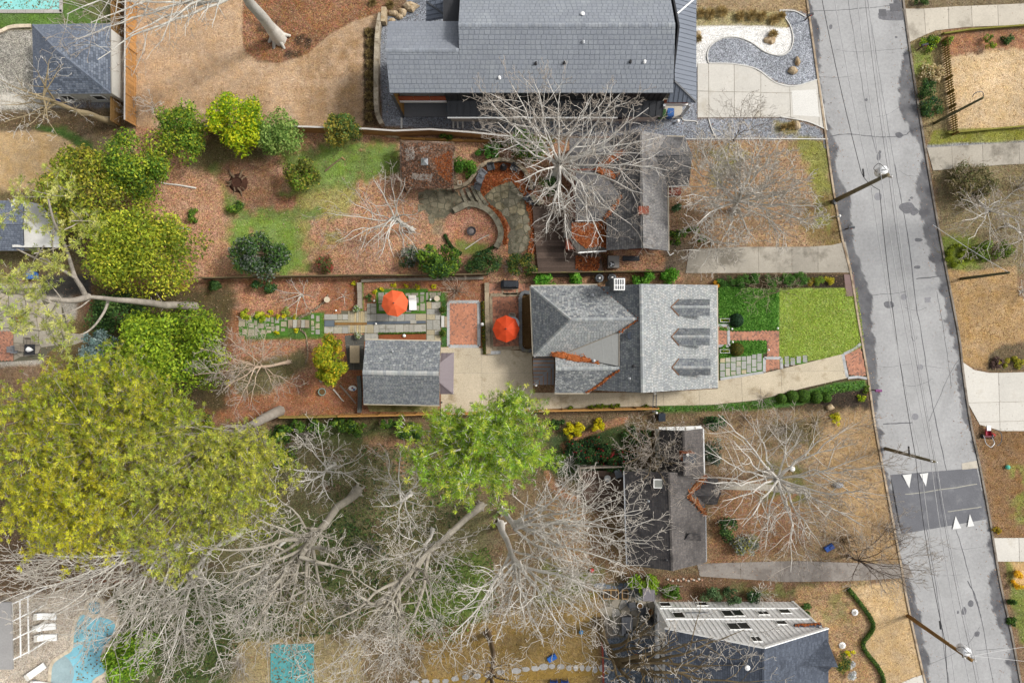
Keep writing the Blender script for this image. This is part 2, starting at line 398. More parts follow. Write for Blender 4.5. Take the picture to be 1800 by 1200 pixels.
Z([(1165,420),(1215,425),(1230,480),(1165,480)], '7A6455', .7, .3, .4, .6)
Z([(150,494),(860,490),(860,730),(500,735),(150,775)], '9C5E3C', .6, .25, .25, .8, name='pine_straw')
Z([(350,500),(560,498),(560,540),(420,545),(350,540)], 'B07455', .85, .5, .5, 1.0)
Z([(420,585),(545,590),(548,660),(470,700),(380,680)], 'A97052', .85, .5, .5, 1.0)
Z([(160,500),(410,500),(400,720),(160,770)], '5A4A30', .6, .8, .6, .5)
Z([(432,556),(520,556),(570,548),(570,594),(430,598)], '557A2A', .3, .1, .1, 0, .9, name='turf_joints')
Z([(400,640),(530,620),(545,640),(470,690),(420,690)], '6E6242', .6, .4, .4, .4, .2)
Z([(662,508),(752,508),(752,550),(662,551)], '5A8A2A', .2, .05, .03, 0, 1, name='turf_joints')
Z([(745,512),(785,514),(785,532),(745,532)], '5A8A2A', .2, .08, .06, 0, 1)
Z([(632,495),(640,495),(640,548),(632,548)], '6E8A32', .3, .05, .04, 0, .6)
Z([(774,530),(787,530),(787,612),(774,612)], '44702A', .3, .08, .06, 0, 1)
Z([(1255,480),(1516,480),(1524,722),(1150,745),(1150,690),(1255,690)], '50402F', .6, .1, .1, .3)
Z([(1262,502),(1369,508),(1369,581),(1262,582)], '477C2C', .2, .05, .03, 0, 1, name='clover_lawn')
Z([(1262,582),(1348,597),(1349,620),(1262,632)], '47762C', .2, .05, .03, 0, 1, name='clover_lawn')
Z([(1369,508),(1508,505),(1522,608),(1500,620),(1440,632),(1369,640)], '9CB83E', .3, .05, .03, 0, 1, name='bright_lawn')
Z([(1430,485),(1485,485),(1486,506),(1430,508)], '40322C', .8, .08, .08, .4, name='mulch_bed')
Z([(1145,712),(1250,712),(1330,704),(1400,690),(1475,672),(1522,668),(1524,690),(1400,712),(1330,722),(1150,726)], '4E7A2C', .3, .1, .1, 0, .9)
Z([(1460,690),(1522,682),(1532,722),(1440,712)], '3C302A', .8, .15, .2, .3)
Z([(900,712),(1155,712),(1155,722),(900,724)], '5A4A34', .8, .1, .1, .5)
Z([(150,770),(500,738),(1150,722),(1540,722),(1600,1010),(1240,1030),(1000,1020),(700,1260),(-100,1260),(-100,780)], '705A42', .8, .5, .6, .8, name='leaf_litter')
Z([(500,740),(720,740),(720,790),(520,790)], '57602C', .5, .8, .8, .4, .4)
Z([(640,770),(720,760),(720,850),(660,850)], '9A6E50', .8, .8, .8, 1.0)
Z([(960,760),(1110,745),(1110,830),(1020,850),(960,830)], '46582C', .5, .6, .6, .3, .5)
Z([(560,830),(700,800),(780,880),(700,1000),(560,960)], '6B6336', .6, 1.2, 1.2, .5, .5, .6)
Z([(430,780),(700,800),(860,900),(840,1010),(640,1120),(420,1120),(250,1040),(300,960)], '746A48', .7, 1, 1.2, .5, .3, .8)
Z([(480,900),(640,900),(620,1040),(480,1060)], '5E6238', .6, 1.2, 1, .5, .4, .7)
Z([(740,1000),(850,990),(860,1090),(720,1110)], '6E8034', .45, 1, 1, .3, .7, .75)
Z([(970,880),(1110,900),(1110,1000),(980,1010)], '8C6A4A', .8, .6, .8, .9)
Z([(960,990),(1060,1000),(1050,1060),(940,1080)], '66702F', .5, .8, .8, .5, .5, .65)
Z([(985,780),(1005,770),(1055,745),(1100,732),(1100,742),(1060,756),(1010,778),(992,790)], 'A06A4A', .7, .15, .1, 1, name='mulch_path', smooth=True)
Z([(958,828),(966,828),(980,850),(1020,876),(1010,884),(970,862)], 'A87452', .7, .15, .1, 1, name='mulch_path', smooth=True)
Z([(1235,725),(1545,722),(1598,1015),(1240,1015)], '8E7054', .7, .5, .6, .7, .15, name='leaf_litter')
Z([(1440,735),(1545,726),(1590,1000),(1500,960),(1470,860),(1420,800)], 'A98A5E', .35, .6, .8, .15, .4, .95)
Z([(1350,740),(1440,735),(1430,800),(1340,790)], '6E6238', .5, .8, .8, .4, .4, .7)
Z([(1245,830),(1400,850),(1420,960),(1250,1000)], '855C3E', .85, .6, .6, 1.0)
Z([(1340,800),(1420,810),(1420,880),(1340,900)], '6E6E34', .5, .8, .8, .4, .5, .55)
Z([(1100,1005),(1500,1010),(1500,1060),(1100,1060)], '70503A', .7, .3, .4, .8)
Z([(1260,1025),(1440,1022),(1430,1046),(1270,1048)], '6C6A34', .5, .4, .5, .4, .5, .6)
Z([(1400,1030),(1520,1025),(1560,1240),(1400,1240)], 'A07852', .75, .3, .4, .7)
Z([(1430,1035),(1510,1035),(1500,1100),(1430,1090)], '8E8046', .5, .8, .8, .4, .4, .6)
Z([(1492,1034),(1592,1016),(1626,1185),(1550,1240),(1552,1185),(1538,1160),(1518,1140),(1514,1120),(1532,1090),(1530,1070),(1510,1050)], 'C6A674', .2, .08, .05, .05, .4, name='tan_lawn')
Z([(740,1120),(1060,1040),(1058,1260),(740,1260)], '93783E', .35, 1.0, .8, .2, .5, name='olive_lawn')
Z([(1058,1125),(1150,1090),(1160,1260),(1058,1260)], '65707C', .8, .1, .06, .1, name='slate_gravel')
Z([(1060,1030),(1160,1030),(1160,1120),(1060,1120)], '8A8172', .7, .2, .2, .3)
Z([(200,1040),(500,1000),(500,1260),(180,1260)], '58632F', .5, 1, 1, .4, .5, .85)
Z([(410,1120),(640,1120),(640,1260),(410,1260)], '99825C', .6, .5, .6, .4, .2)
Z([(-60,1030),(150,1040),(205,1060),(215,1110),(190,1170),(175,1260),(-60,1260)], 'C4B5A0', .6, .2, .15, .2, name='pool_deck')
Z([(-100,940),(120,940),(220,985),(200,1020),(90,1040),(-100,1060)], '6F5642', .8, .5, .5, .8)
Z([(-100,500),(100,495),(135,530),(130,600),(75,640),(-100,650)], 'B3AA9A', .35, .2, .15, .25, name='patio')
Z([(75,568),(165,560),(165,680),(75,640)], '77603A', .6, .4, .4, .5, .4)
Z([(70,480),(160,480),(160,520),(70,525)], '47443F', .3, .3, .3, .1)
Z([(-100,330),(150,340),(150,480),(-100,480)], '6A5A3C', .6, .5, .5, .6)
Z([(1580,-60),(1900,-60),(1900,20),(1592,16)], '7F6F50', .5, .3, .3, .4, .3)
Z([(1598,58),(1660,52),(1672,240),(1625,250)], '8E7C4C', .5, .3, .4, .3, .5)
Z([(1604,85),(1640,95),(1640,130),(1608,130)], '86903C', .4, .3, .4, .1, .7, .8)
Z([(1658,56),(1900,45),(1900,110),(1662,105)], '9C6544', .6, .4, .4, .6, name='mulch_bed')
Z([(1657,100),(1700,95),(1760,85),(1900,85),(1900,232),(1672,230)], 'D0B182', .22, .25, .3, .05, .4, name='tan_lawn')
Z([(1640,228),(1900,222),(1900,246),(1632,256)], '8A8A30', .4, .1, .1, .1, .6)
Z([(1628,254),(1900,244),(1900,258),(1630,264)], '8E8E8E', .7, .05, .04)
Z([(1636,290),(1900,270),(1900,480),(1662,480)], '7C6A4C', .7, .4, .5, .7, .2, name='leaf_litter')
Z([(1645,405),(1720,420),(1720,470),(1662,474)], '768426', .35, .5, .6, .1, .8)
Z([(1662,472),(1700,478),(1785,466),(1790,520),(1900,560),(1900,660),(1800,600),(1740,622),(1735,652),(1690,640)], 'AC8A58', .28, .15, .12, .1, .5, name='tan_lawn')
Z([(1738,625),(1760,608),(1900,590),(1900,650),(1736,655)], '6A5742', .6, .15, .15, .4)
Z([(1722,755),(1900,750),(1900,900),(1850,945),(1760,945),(1742,900)], '8C6A42', .35, .2, .2, .15, .5, name='brown_lawn')
Z([(1780,820),(1900,810),(1900,930),(1790,920)], '8A8A3A', .35, .6, .8, .1, .6, .5)
Z([(1768,985),(1900,978),(1900,1160),(1792,1130)], '7A8436', .4, .3, .3, .2, .6)
Z([(1776,985),(1900,985),(1900,1040),(1782,1030)], 'CBA56A', .3, .3, .3, .1, .4)
GM = bpy.data.materials.new('ground_cover'); GM.use_nodes = True
def ground_material(m):
 t = m.node_tree; N = t.nodes; L = t.links; b = N['Principled BSDF']; b.inputs['Roughness'].default_value = .95; b.inputs['Specular IOR Level'].default_value = .1
 g = N.new('ShaderNodeNewGeometry'); at = N.new('ShaderNodeAttribute'); at.attribute_name = 'Zone'
 def tex(kind, sc, det=4):
  x = N.new(kind); x.inputs['Scale'].default_value = sc; L.new(g.outputs['Position'], x.inputs['Vector'])
  if kind == 'ShaderNodeTexNoise': x.inputs['Detail'].default_value = det; x.inputs['Roughness'].default_value = .62
  return x
 def ma(op, a, c, d=0.):
  x = N.new('ShaderNodeMath'); x.operation = op
  for i, q in enumerate((a, c, d)):
   if isinstance(q, (int, float)): x.inputs[i].default_value = q
   else: L.new(q, x.inputs[i])
  return x.outputs[0]
 big = ma('MULTIPLY_ADD', tex('ShaderNodeTexNoise', .25, 5).outputs[0], 1.0, .5)
 mid = ma('MULTIPLY_ADD', tex('ShaderNodeTexNoise', 2.2, 4).outputs[0], .9, .55)
 fin = ma('MULTIPLY_ADD', tex('ShaderNodeTexNoise', 9, 4).outputs[0], 1.7, .15)
 v = tex('ShaderNodeTexVoronoi', 11); v2 = tex('ShaderNodeTexVoronoi', 21)
 sep = N.new('ShaderNodeSeparateColor'); L.new(v.outputs['Color'], sep.inputs[0])
 sep2 = N.new('ShaderNodeSeparateColor'); L.new(v2.outputs['Color'], sep2.inputs[0])
 rnd = ma('ADD', ma('MULTIPLY', sep.outputs[0], 1.1), ma('MULTIPLY', sep2.outputs[1], .7))      # mean .9
 fl = ma('MULTIPLY_ADD', at.outputs['Alpha'], ma('ADD', rnd, -.9), 1.0)
 k = ma('MULTIPLY', ma('MULTIPLY', big, mid), ma('MULTIPLY', fin, fl))
 vs = N.new('ShaderNodeVectorMath'); vs.operation = 'SCALE'; L.new(at.outputs['Color'], vs.inputs[0]); L.new(k, vs.inputs['Scale'])
 hs = N.new('ShaderNodeHueSaturation'); L.new(vs.outputs[0], hs.inputs['Color'])
 L.new(ma('MULTIPLY_ADD', ma('ADD', sep.outputs[1], -.5), ma('MULTIPLY', at.outputs['Alpha'], .07), .5), hs.inputs['Hue'])
 L.new(ma('MULTIPLY_ADD', tex('ShaderNodeTexNoise', .8, 3).outputs[0], .5, .66), hs.inputs['Saturation'])
 L.new(hs.outputs[0], b.inputs['Base Color'])
 bp = N.new('ShaderNodeBump'); bp.inputs['Strength'].default_value = .6; bp.inputs['Distance'].default_value = .08
 L.new(ma('ADD', fin, sep.outputs[0]), bp.inputs['Height']); L.new(bp.outputs[0], b.inputs['Normal'])
ground_material(GM)
def make_ground():
 idx = np.arange(NX * NY).reshape(NY, NX)
 F = np.stack([idx[:-1, :-1], idx[:-1, 1:], idx[1:, 1:], idx[1:, :-1]], -1).reshape(-1, 4)
 zf = ZID[:-1, :-1].ravel()
 XYZ = np.stack([GX, GY, np.zeros_like(GX)], -1).reshape(-1, 3); C = ZC.reshape(-1, 4)
 for zi, nm in enumerate(ZNAMES):
  f = F[zf == zi]
  if len(f) == 0: continue
  u, inv = np.unique(f.ravel(), return_inverse=True)
  me = npmesh(nm, XYZ[u], inv.reshape(-1, 4))
  a = me.attributes.new('Zone', 'FLOAT_COLOR', 'POINT'); a.data.foreach_set('color', np.ascontiguousarray(C[u], np.float32).ravel())
  struct(nm, me, GM)
make_ground()
def scatter(weight, n, area_=(-50.5, 50.5, -34, 34)):
 x = rng.uniform(area_[0], area_[1], n * 6); y = rng.uniform(area_[2], area_[3], n * 6)
 i = np.clip(np.searchsorted(gx, x), 0, NX - 1); j = np.clip(np.searchsorted(gy, y), 0, NY - 1)
 wgt = weight[j, i] * (.35 + 1.3 * fbm(x, y, .5, 41)); keep = rng.random(len(x)) < wgt
 return np.stack([x[keep], y[keep]], -1)[:n]
def leaf_quads(c, nrm, size, asp=.5):
 "one bent-free leaf (a rhombus) per point"
 n = len(c); nrm = nrm / (np.linalg.norm(nrm, axis=1, keepdims=True) + 1e-9)
 a = rng.normal(size=(n, 3)); u = np.cross(nrm, a); u /= np.linalg.norm(u, axis=1, keepdims=True) + 1e-9
 v = np.cross(nrm, u); s = size.reshape(-1, 1) if hasattr(size, 'shape') else size
 V = np.stack([c - u * s, c - v * s * asp, c + u * s, c + v * s * asp], 1).reshape(-1, 3)
 return V, np.arange(n * 4).reshape(n, 4)
def pick(pal, n, jit=.18):
 p = np.array([hx(h) if isinstance(h, str) else h for h in pal]); c = p[rng.integers(0, len(p), n)]
 return np.clip(c * (1 + rng.uniform(-jit, jit, (n, 1))), 0, .85)
xy = scatter(LIT, 60000)
c = np.column_stack([xy, rng.uniform(.01, .05, len(xy))])
V, F = leaf_quads(c, np.array([0, 0, 1.]) + rng.normal(0, .35, (len(c), 3)), rng.uniform(.04, .085, len(c)), .6)
o = link('fallen_leaves', npmesh('fallen_leaves', V, F, pick(['AE8262', '8C6650', 'C3A284', 'A7866C', '6E5A4A', 'C7B094', '987258'], len(c))), LEAF)
o['kind'] = 'stuff'; o['label'] = 'brown and orange leaves lying loose on the beds and yards'
xy = scatter(GRS, 45000)
i = np.clip(np.searchsorted(gx, xy[:, 0]), 0, NX - 1); j = np.clip(np.searchsorted(gy, xy[:, 1]), 0, NY - 1)
gc = ZC[j, i, :3] * rng.uniform(.75, 1.5, (len(xy), 1))
c = np.column_stack([xy, rng.uniform(.02, .06, len(xy))])
V, F = leaf_quads(c, rng.normal(0, .8, (len(c), 3)) + np.array([0, 0, .9]), rng.uniform(.05, .10, len(c)), .35)
o = link('grass', npmesh('grass', V, F, np.clip(gc, 0, .8)), LEAF); o['kind'] = 'stuff'; o['label'] = 'short tufts of grass on the lawns'
def lawn(name, label, px, n, pal, size, h, sc):
 po = np.array(W(px)); lo, hi = po.min(0), po.max(0); x = rng.uniform(lo[0], hi[0], n); y = rng.uniform(lo[1], hi[1], n)
 k = sdist(x, y, [tuple(p) for p in po]) > .02; x, y = x[k], y[k]; m = fbm(x, y, sc, 61); z = .02 + h * np.clip((m - .25) * 1.8, 0, 1) * rng.uniform(.6, 1, len(x))
 Vx, Fx = leaf_quads(np.column_stack([x, y, z]), rng.normal(0, .55, (len(x), 3)) + np.array([0, 0, .8]), size * rng.uniform(.6, 1.4, len(x)), .5)
 q = link(name, npmesh(name, Vx, Fx, pick(pal, len(x), .3)), LEAF); q['kind'] = 'stuff'; q['label'] = label
lawn('clover', 'lush lumpy dark green ground cover in front of the house', [(1263, 503), (1368, 509), (1368, 580), (1263, 581)], 15000, ['6EAE3C', '579632', '88C050', '427E24', '98CE60'], .085, .28, 1.3)
lawn('clover', 'lush lumpy dark green ground cover south of the brick walk', [(1280, 599), (1346, 599), (1348, 618), (1340, 620), (1264, 630), (1264, 612)], 5000, ['6EAE3C', '579632', '88C050', '427E24', '98CE60'], .085, .28, 1.3)
lawn('lawn_grass', 'bright yellow-green lawn grass by the street', [(1370, 509), (1507, 506), (1520, 606), (1500, 618), (1440, 630), (1372, 638)], 15000, ['C2D658', 'AEC84C', 'D4E270', '9AB640', 'DCDC84', 'B6BE60'], .06, .06, .8)
lawn('border_grass', 'green grass strip along the south edge of the driveway', [(1152, 714), (1250, 714), (1330, 706), (1400, 692), (1475, 674), (1516, 668), (1515, 682), (1400, 708), (1330, 720), (1152, 724)], 6000, ['6A9A34', '5A8A2C', '7EAC44', '4A7424'], .09, .15, 1.3)
IV = ['3E5A30', '4E6E38', '2E4626', '5E7E40', '6A7A3C']
lawn('ivy', 'dark ivy and vines covering the ground below the giant oak', [(440, 930), (640, 900), (700, 990), (640, 1100), (520, 1125), (420, 1090)], 4200, IV, .13, .5, .5)
lawn('ivy', 'green vines between the mossy clearing and the stepping stones', [(700, 1000), (860, 960), (880, 1060), (800, 1130), (680, 1120)], 3200, ['5E7E34', '6E8E3C', '4A6A2C', '7E9A48'], .12, .4, .5)
lawn('ivy', 'dim green undergrowth behind the conifer', [(205, 1050), (420, 1010), (440, 1120), (380, 1190), (290, 1200), (230, 1100)], 4200, IV + ['5E7E34'], .12, .4, .5)
lawn('ivy', 'patchy vines in the wood below the bright pine', [(560, 790), (700, 780), (830, 890), (760, 960), (600, 940)], 3000, IV + ['7A8A4A'], .11, .35, .5)
# ---- the street
ROAD_L = [(1352,-420),(1386,-200),(1420,0),(1437,120),(1452,230),(1466,330),(1482,420),(1497,480),(1510,560),(1527,660),(1540,750),(1555,830),(1568,900),(1583,980),(1597,1060),(1612,1130),(1628,1200),(1676,1400),(1725,1620)]
ROAD_R = [(1520,-420),(1552,-200),(1585,0),(1600,110),(1625,270),(1640,360),(1660,470),(1683,590),(1690,650),(1703,740),(1720,820),(1737,910),(1745,960),(1757,1030),(1775,1110),(1792,1200),(1838,1400),(1888,1620)]
def at_y(line, y):
 for a, b in zip(line, line[1:]):
  if a[1] <= y <= b[1]: return a[0] + (b[0] - a[0]) * (y - a[1]) / (b[1] - a[1])
 return line[-1][0]
def road_mesh():
 ys = np.arange(-400, 1600, 3.0); nu = 70; u = np.linspace(0, 1, nu)
 V = []; st = []
 for y in ys:
  l, r = at_y(ROAD_L, y), at_y(ROAD_R, y)
  for q in u: p = P(l + (r - l) * q, y); V.append((p.x, p.y, .012 + .05 * (1 - (2 * q - 1) ** 2)))
 V = np.array(V); U = np.tile(u, len(ys)); Y = np.repeat(ys, nu)
 n = fbm(V[:, 0], V[:, 1], .22, 5); n2 = fbm(V[:, 0], V[:, 1], 1.3, 8)
 def bell(y, c_, w_): return np.exp(-((y - c_) / w_) ** 2)
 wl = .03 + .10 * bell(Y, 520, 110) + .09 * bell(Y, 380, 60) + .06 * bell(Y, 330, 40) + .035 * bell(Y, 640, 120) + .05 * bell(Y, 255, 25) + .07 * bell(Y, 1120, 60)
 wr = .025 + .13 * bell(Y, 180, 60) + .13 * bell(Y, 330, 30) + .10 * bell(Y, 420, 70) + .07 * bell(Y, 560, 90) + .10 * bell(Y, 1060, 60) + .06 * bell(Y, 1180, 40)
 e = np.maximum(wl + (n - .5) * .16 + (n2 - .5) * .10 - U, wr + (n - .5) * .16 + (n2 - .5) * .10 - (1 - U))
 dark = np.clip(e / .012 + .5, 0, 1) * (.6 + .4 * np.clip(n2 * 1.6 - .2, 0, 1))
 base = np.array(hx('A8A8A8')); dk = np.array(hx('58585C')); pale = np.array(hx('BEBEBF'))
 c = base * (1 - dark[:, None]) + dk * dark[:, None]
 tr = np.exp(-((U - .30) / .09) ** 2) + np.exp(-((U - .68) / .09) ** 2)          # polished wheel tracks
 c = c * (1 + .06 * tr[:, None] * (1 - dark[:, None])) * (.94 + .12 * n[:, None])
 rest = (np.clip((fbm(V[:, 0], V[:, 1], .5, 31) - .62) / .04, 0, 1) * np.exp(-((U - .88) / .1) ** 2))[:, None]
 c = c * (1 - .12 * rest)
 idx = np.arange(len(V)).reshape(len(ys), nu)
 F = np.stack([idx[:-1, :-1], idx[1:, :-1], idx[1:, 1:], idx[:-1, 1:]], -1).reshape(-1, 4)
 me = npmesh('road', V, F); a = me.attributes.new('Zone', 'FLOAT_COLOR', 'POINT')
 C = np.column_stack([c, np.full(len(c), .12)]); a.data.foreach_set('color', np.ascontiguousarray(C, np.float32).ravel()); return me
RM = bpy.data.materials.new('asphalt'); RM.use_nodes = True
def road_material(m):
 t = m.node_tree; N = t.nodes; L = t.links; b = N['Principled BSDF']; b.inputs['Roughness'].default_value = .8; b.inputs['Specular IOR Level'].default_value = .3
 g = N.new('ShaderNodeNewGeometry'); at = N.new('ShaderNodeAttribute'); at.attribute_name = 'Zone'; out = at.outputs['Color']
 for sc, am in ((.4, .22), (4, .22), (22, .30)):
  n = N.new('ShaderNodeTexNoise'); n.inputs['Scale'].default_value = sc; n.inputs['Detail'].default_value = 5; L.new(g.outputs['Position'], n.inputs['Vector'])
  k = N.new('ShaderNodeMath'); k.operation = 'MULTIPLY_ADD'; L.new(n.outputs[0], k.inputs[0]); k.inputs[1].default_value = am * 2; k.inputs[2].default_value = 1 - am
  v = N.new('ShaderNodeVectorMath'); v.operation = 'SCALE'; L.new(out, v.inputs[0]); L.new(k.outputs[0], v.inputs['Scale']); out = v.outputs[0]
 L.new(out, b.inputs['Base Color'])
road_material(RM)
road = struct('road', road_mesh(), RM)
def rz_(px, py):          # height of the cambered road
 l, r = at_y(ROAD_L, py), at_y(ROAD_R, py); q = min(1, max(0, (px - l) / (r - l)))
 return .012 + .05 * (1 - (2 * q - 1) ** 2)
def ribbon(mb, px, wid, lift=.005, rough=.3):
 "a thin flat line on the road, width in metres"
 pts = smooth_line([(x, y, 0) for x, y in px], 5); lo, hi = [], []
 for i, p in enumerate(pts):
  a, b = pts[max(i - 1, 0)], pts[min(i + 1, len(pts) - 1)]; d = (P(b.x, b.y) - P(a.x, a.y)).normalized(); nn = Vector((-d.y, d.x, 0))
  q = P(p.x, p.y); q.z = rz_(p.x, p.y) + lift; h = wid / 2 * (1 + random.uniform(-rough, rough))
  q = q + nn * random.uniform(-.03, .03); lo.append(q - nn * h); hi.append(q + nn * h)
 b0 = len(mb.v); vs = [v for pr in zip(lo, hi) for v in pr]
 return mb.add(vs, [(2 * i, 2 * i + 2, 2 * i + 3, 2 * i + 1) for i in range(len(lo) - 1)])
TAR = mat('crack_tar', hx('5E5E62'), .6, .2, 2, .2, 9)
CRACKS = [([(1424,20),(1470,19),(1530,14),(1560,11),(1584,8)], .05), ([(1458,240),(1490,236),(1530,240),(1565,241),(1590,238),(1600,230)], .07),
 ([(1524,0),(1529,30),(1537,80),(1548,150),(1560,220),(1572,290)], .035), ([(1572,290),(1582,345),(1594,410),(1602,470),(1610,540),(1618,580),(1630,660),(1640,720),(1655,790),(1664,830)], .075),
 ([(1490,0),(1500,60),(1510,120),(1520,180),(1530,230),(1540,270)], .04), ([(1515,522),(1545,518),(1570,516),(1592,512)], .04), ([(1610,490),(1640,487),(1662,484)], .10),
 ([(1646,512),(1655,560),(1664,620),(1672,680)], .04), ([(1590,540),(1610,546),(1628,540)], .03), ([(1600,590),(1607,600),(1612,590)], .03), ([(1526,562),(1530,580),(1522,590)], .05),
 ([(1690,625),(1670,655),(1650,700),(1632,740)], .04), ([(1552,745),(1575,744),(1603,742)], .09), ([(1585,676),(1610,678),(1640,665)], .025), ([(1680,930),(1695,980),(1710,1040),(1725,1090),(1745,1200)], .06),
 ([(1627,925),(1640,1000),(1652,1080),(1660,1150),(1668,1200)], .05), ([(1700,1020),(1715,1050),(1724,1085)], .09), ([(1625,1170),(1660,1155),(1690,1140),(1705,1125),(1722,1100)], .03), ([(1715,1142),(1745,1140),(1765,1138)], .03),
 ([(1440,135),(1470,137),(1500,134)], .025), ([(1470,88),(1500,92),(1540,90),(1590,86)], .02), ([(1540,206),(1560,202),(1580,190),(1610,184)], .02), ([(1580,300),(1600,310),(1640,305)], .02), ([(1660,960),(1690,965),(1730,960)], .02),
 ([(1530,640),(1560,645),(1600,640),(1660,648)], .02), ([(1645,1011),(1668,1010),(1690,1009)], .02)]
mb = MB()
for px, wd in CRACKS: ribbon(mb, px, wd)
struct('crack_seal', mb, TAR, road)
def blob(mb, cx, cy, rx, ry, lift=.004, n=18, j=.25):
 ph = random.random() * 6; am = [1 + random.uniform(-j, j) for _ in range(n)]
 am = [(am[i - 1] + 2 * am[i] + am[(i + 1) % n]) / 4 for i in range(n)]
 pts = []
 for i in range(n):
  a = 2 * math.pi * i / n; x, y = cx + rx * am[i] * math.cos(a), cy - ry * am[i] * math.sin(a)
  q = P(x, y); q.z = rz_(x, y) + lift; pts.append(q)
 return mb.poly(pts)
mb = MB()
for a in [(1568,28,30,9),(1570,26,8,8),(1595,365,14,10),(1606,372,7,7),(1614,422,7,3),(1612,470,6,3),(1562,535,9,6),(1460,48,3,4),(1544,275,4,7),(1546,268,2.5,3),(1522,176,2.5,2.5),(1575,66,2.5,2),(1602,348,3,2),(1598,352,2,2),(1706,1060,5,6),(1694,1073,4,8),(1683,1075,2,3),(1717,1113,5,5),(1620,908,10,6),(1640,908,6,4),(1455,250,9,14),(1580,238,7,5),(1615,1075,5,3)]: blob(mb, *a)
struct('road_stain', mb, mat('oil_stain', hx('707074'), .7, .2, 2, .3, 9), road)
sheet('road_patch', [(1544,17),(1557,17),(1558,29),(1545,29)], .055, TAR, .03, road); sheet('road_patch', [(1563,7),(1582,6),(1584,19),(1565,20)], .05, TAR, .03, road)
mb = MB().prism([P(x, y) + Vector((0, 0, .055)) for x, y in [(1690,814),(1716,809),(1719,822),(1691,825)]], .03); struct('road_patch', mb, CONC, road)
hump_px = [(1564,842),(1612,832),(1718,822),(1735,906),(1630,940),(1585,942)]
sp = MB()
def hump():
 ys = np.linspace(0, 1, 15); xs = np.linspace(0, 1, 9); vs = []
 for t in ys:
  yl, yr = 834 + t * 104, 822 + t * 90
  for u_ in xs:
   yy = yl + (yr - yl) * u_; l, r = at_y(ROAD_L, yy), at_y(ROAD_R, yy); x = l + 9 + (r - l - 13) * u_
   q = P(x, yy); q.z = rz_(x, yy) + .004 + .085 * max(0, min(1, min(t, 1 - t) / .22)); vs.append(q)
 return vs, [(i * 9 + k, (i + 1) * 9 + k, (i + 1) * 9 + k + 1, i * 9 + k + 1) for i in range(14) for k in range(8)]
sp.add(*hump()); HUMP = struct('speed_hump', sp, mat('fresh_asphalt', hx('6E6F74'), .8, .12, .5, .2, 12, wear=hx('808184'), ws=.8, wt=.6), road)
mb = MB()
for q in ([(1585,834),(1601,832),(1597,857)], [(1615,832),(1630,830),(1626,854)], [(1673,929),(1688,927),(1678,906)], [(1699,925),(1711,923),(1703,902)]):
 t_ = MB().poly([P(x, y) + Vector((0, 0, rz_(x, y) + .10)) for x, y in q]); part('road_marking', t_, mat('road_paint', hx('E9E9E6'), .7, .06, 2, .1, 9), HUMP)
for q in ([(1590,868),(1650,860),(1716,850)], [(1664,898),(1700,893),(1724,890)]):
 t_ = MB(); ribbon(t_, q, .09, .098, .1); part('thermoplastic_line', t_, mat('worn_line', hx('A9A79C'), .7, .1, 2, .2, 9), HUMP)
def lid(name, px, py, r, label, m):
 z = rz_(px, py); c_ = P(px, py)
 o = single(name, label, 'manhole cover', MB().lathe((c_.x, c_.y, z - .03), [(r + .06, 0), (r + .06, .036), (r, .037), (r, .033), (r * .55, .034), (r * .5, .038)], 20), m)
IRON = mat('cast_iron', hx('86868A'), .6, .12, 2, .2, 12, metal=.2)
lid('manhole_cover', 1543, 346, .33, 'round grey manhole cover near the transformer pole', IRON)
lid('manhole_cover', 1588, 522, .24, 'small round iron cover in the road beside the bright lawn', IRON)
lid('manhole_cover', 1596, 577, .30, 'pale round manhole cover with a tarred ring in mid-street', mat('pale_iron', hx('A3A3A3'), .6, .1, 2, .2, 9))
lid('manhole_cover', 1617, 645, .23, 'dark round cover in the road opposite the brick apron', IRON)
lid('manhole_cover', 1608, 732, .27, 'round cover in the road just above the speed hump pole', IRON)
o = single('utility_cover', 'square utility cover with a cross of frames in the east lane', 'utility cover', MB().box(P(1630, 527) + Vector((0, 0, .045)), (.55, .5, .03), .1).box(P(1627, 530) + Vector((0, 0, .062)), (.2, .18, .012), .1).box(P(1634, 524) + Vector((0, 0, .062)), (.2, .18, .012), .1), IRON)
def kerb(px, wid, hgt, m, name='kerb', L_=1.2, side=1):
 base = MB(); pts = smooth_line([(x, y, 0) for x, y in px], 4)
 k = struct(name, MB().tube([P(p.x, p.y) - Vector((0, 0, .2)) for p in pts], .05, 4), m)
 w_ = [P(p.x, p.y) for p in pts]; acc = 0; segs = []; cur = [w_[0]]
 for a, b in zip(w_, w_[1:]):
  d = (b - a).length; n = max(1, round(d / L_))
  for i in range(n):
   mb = MB().tint(.15); p, q = a.lerp(b, i / n), a.lerp(b, (i + 1) / n); dd = (q - p).normalized() * .008
   mb.beam(p + dd + Vector((0, 0, hgt / 2 - .02)), q - dd + Vector((0, 0, hgt / 2 - .02)), wid, hgt + .04); part('kerb_stone', mb, m, k)
KERB = mat('kerb_stone', hx('B9A78F'), .9, .15, .6, .2, 8, wear=hx('8A7660'), ws=1.0, wt=.55)
kerb([(x - 2, y) for x, y in ROAD_L if -60 < y < 1260], .18, .11, KERB)
kerb([(x + 2, y) for x, y in ROAD_R if -60 < y < 1260], .18, .11, mat('grey_kerb_stone', hx('8E857A'), .9, .15, .6, .2, 8, wear=hx('6A6258'), ws=1.0, wt=.55))
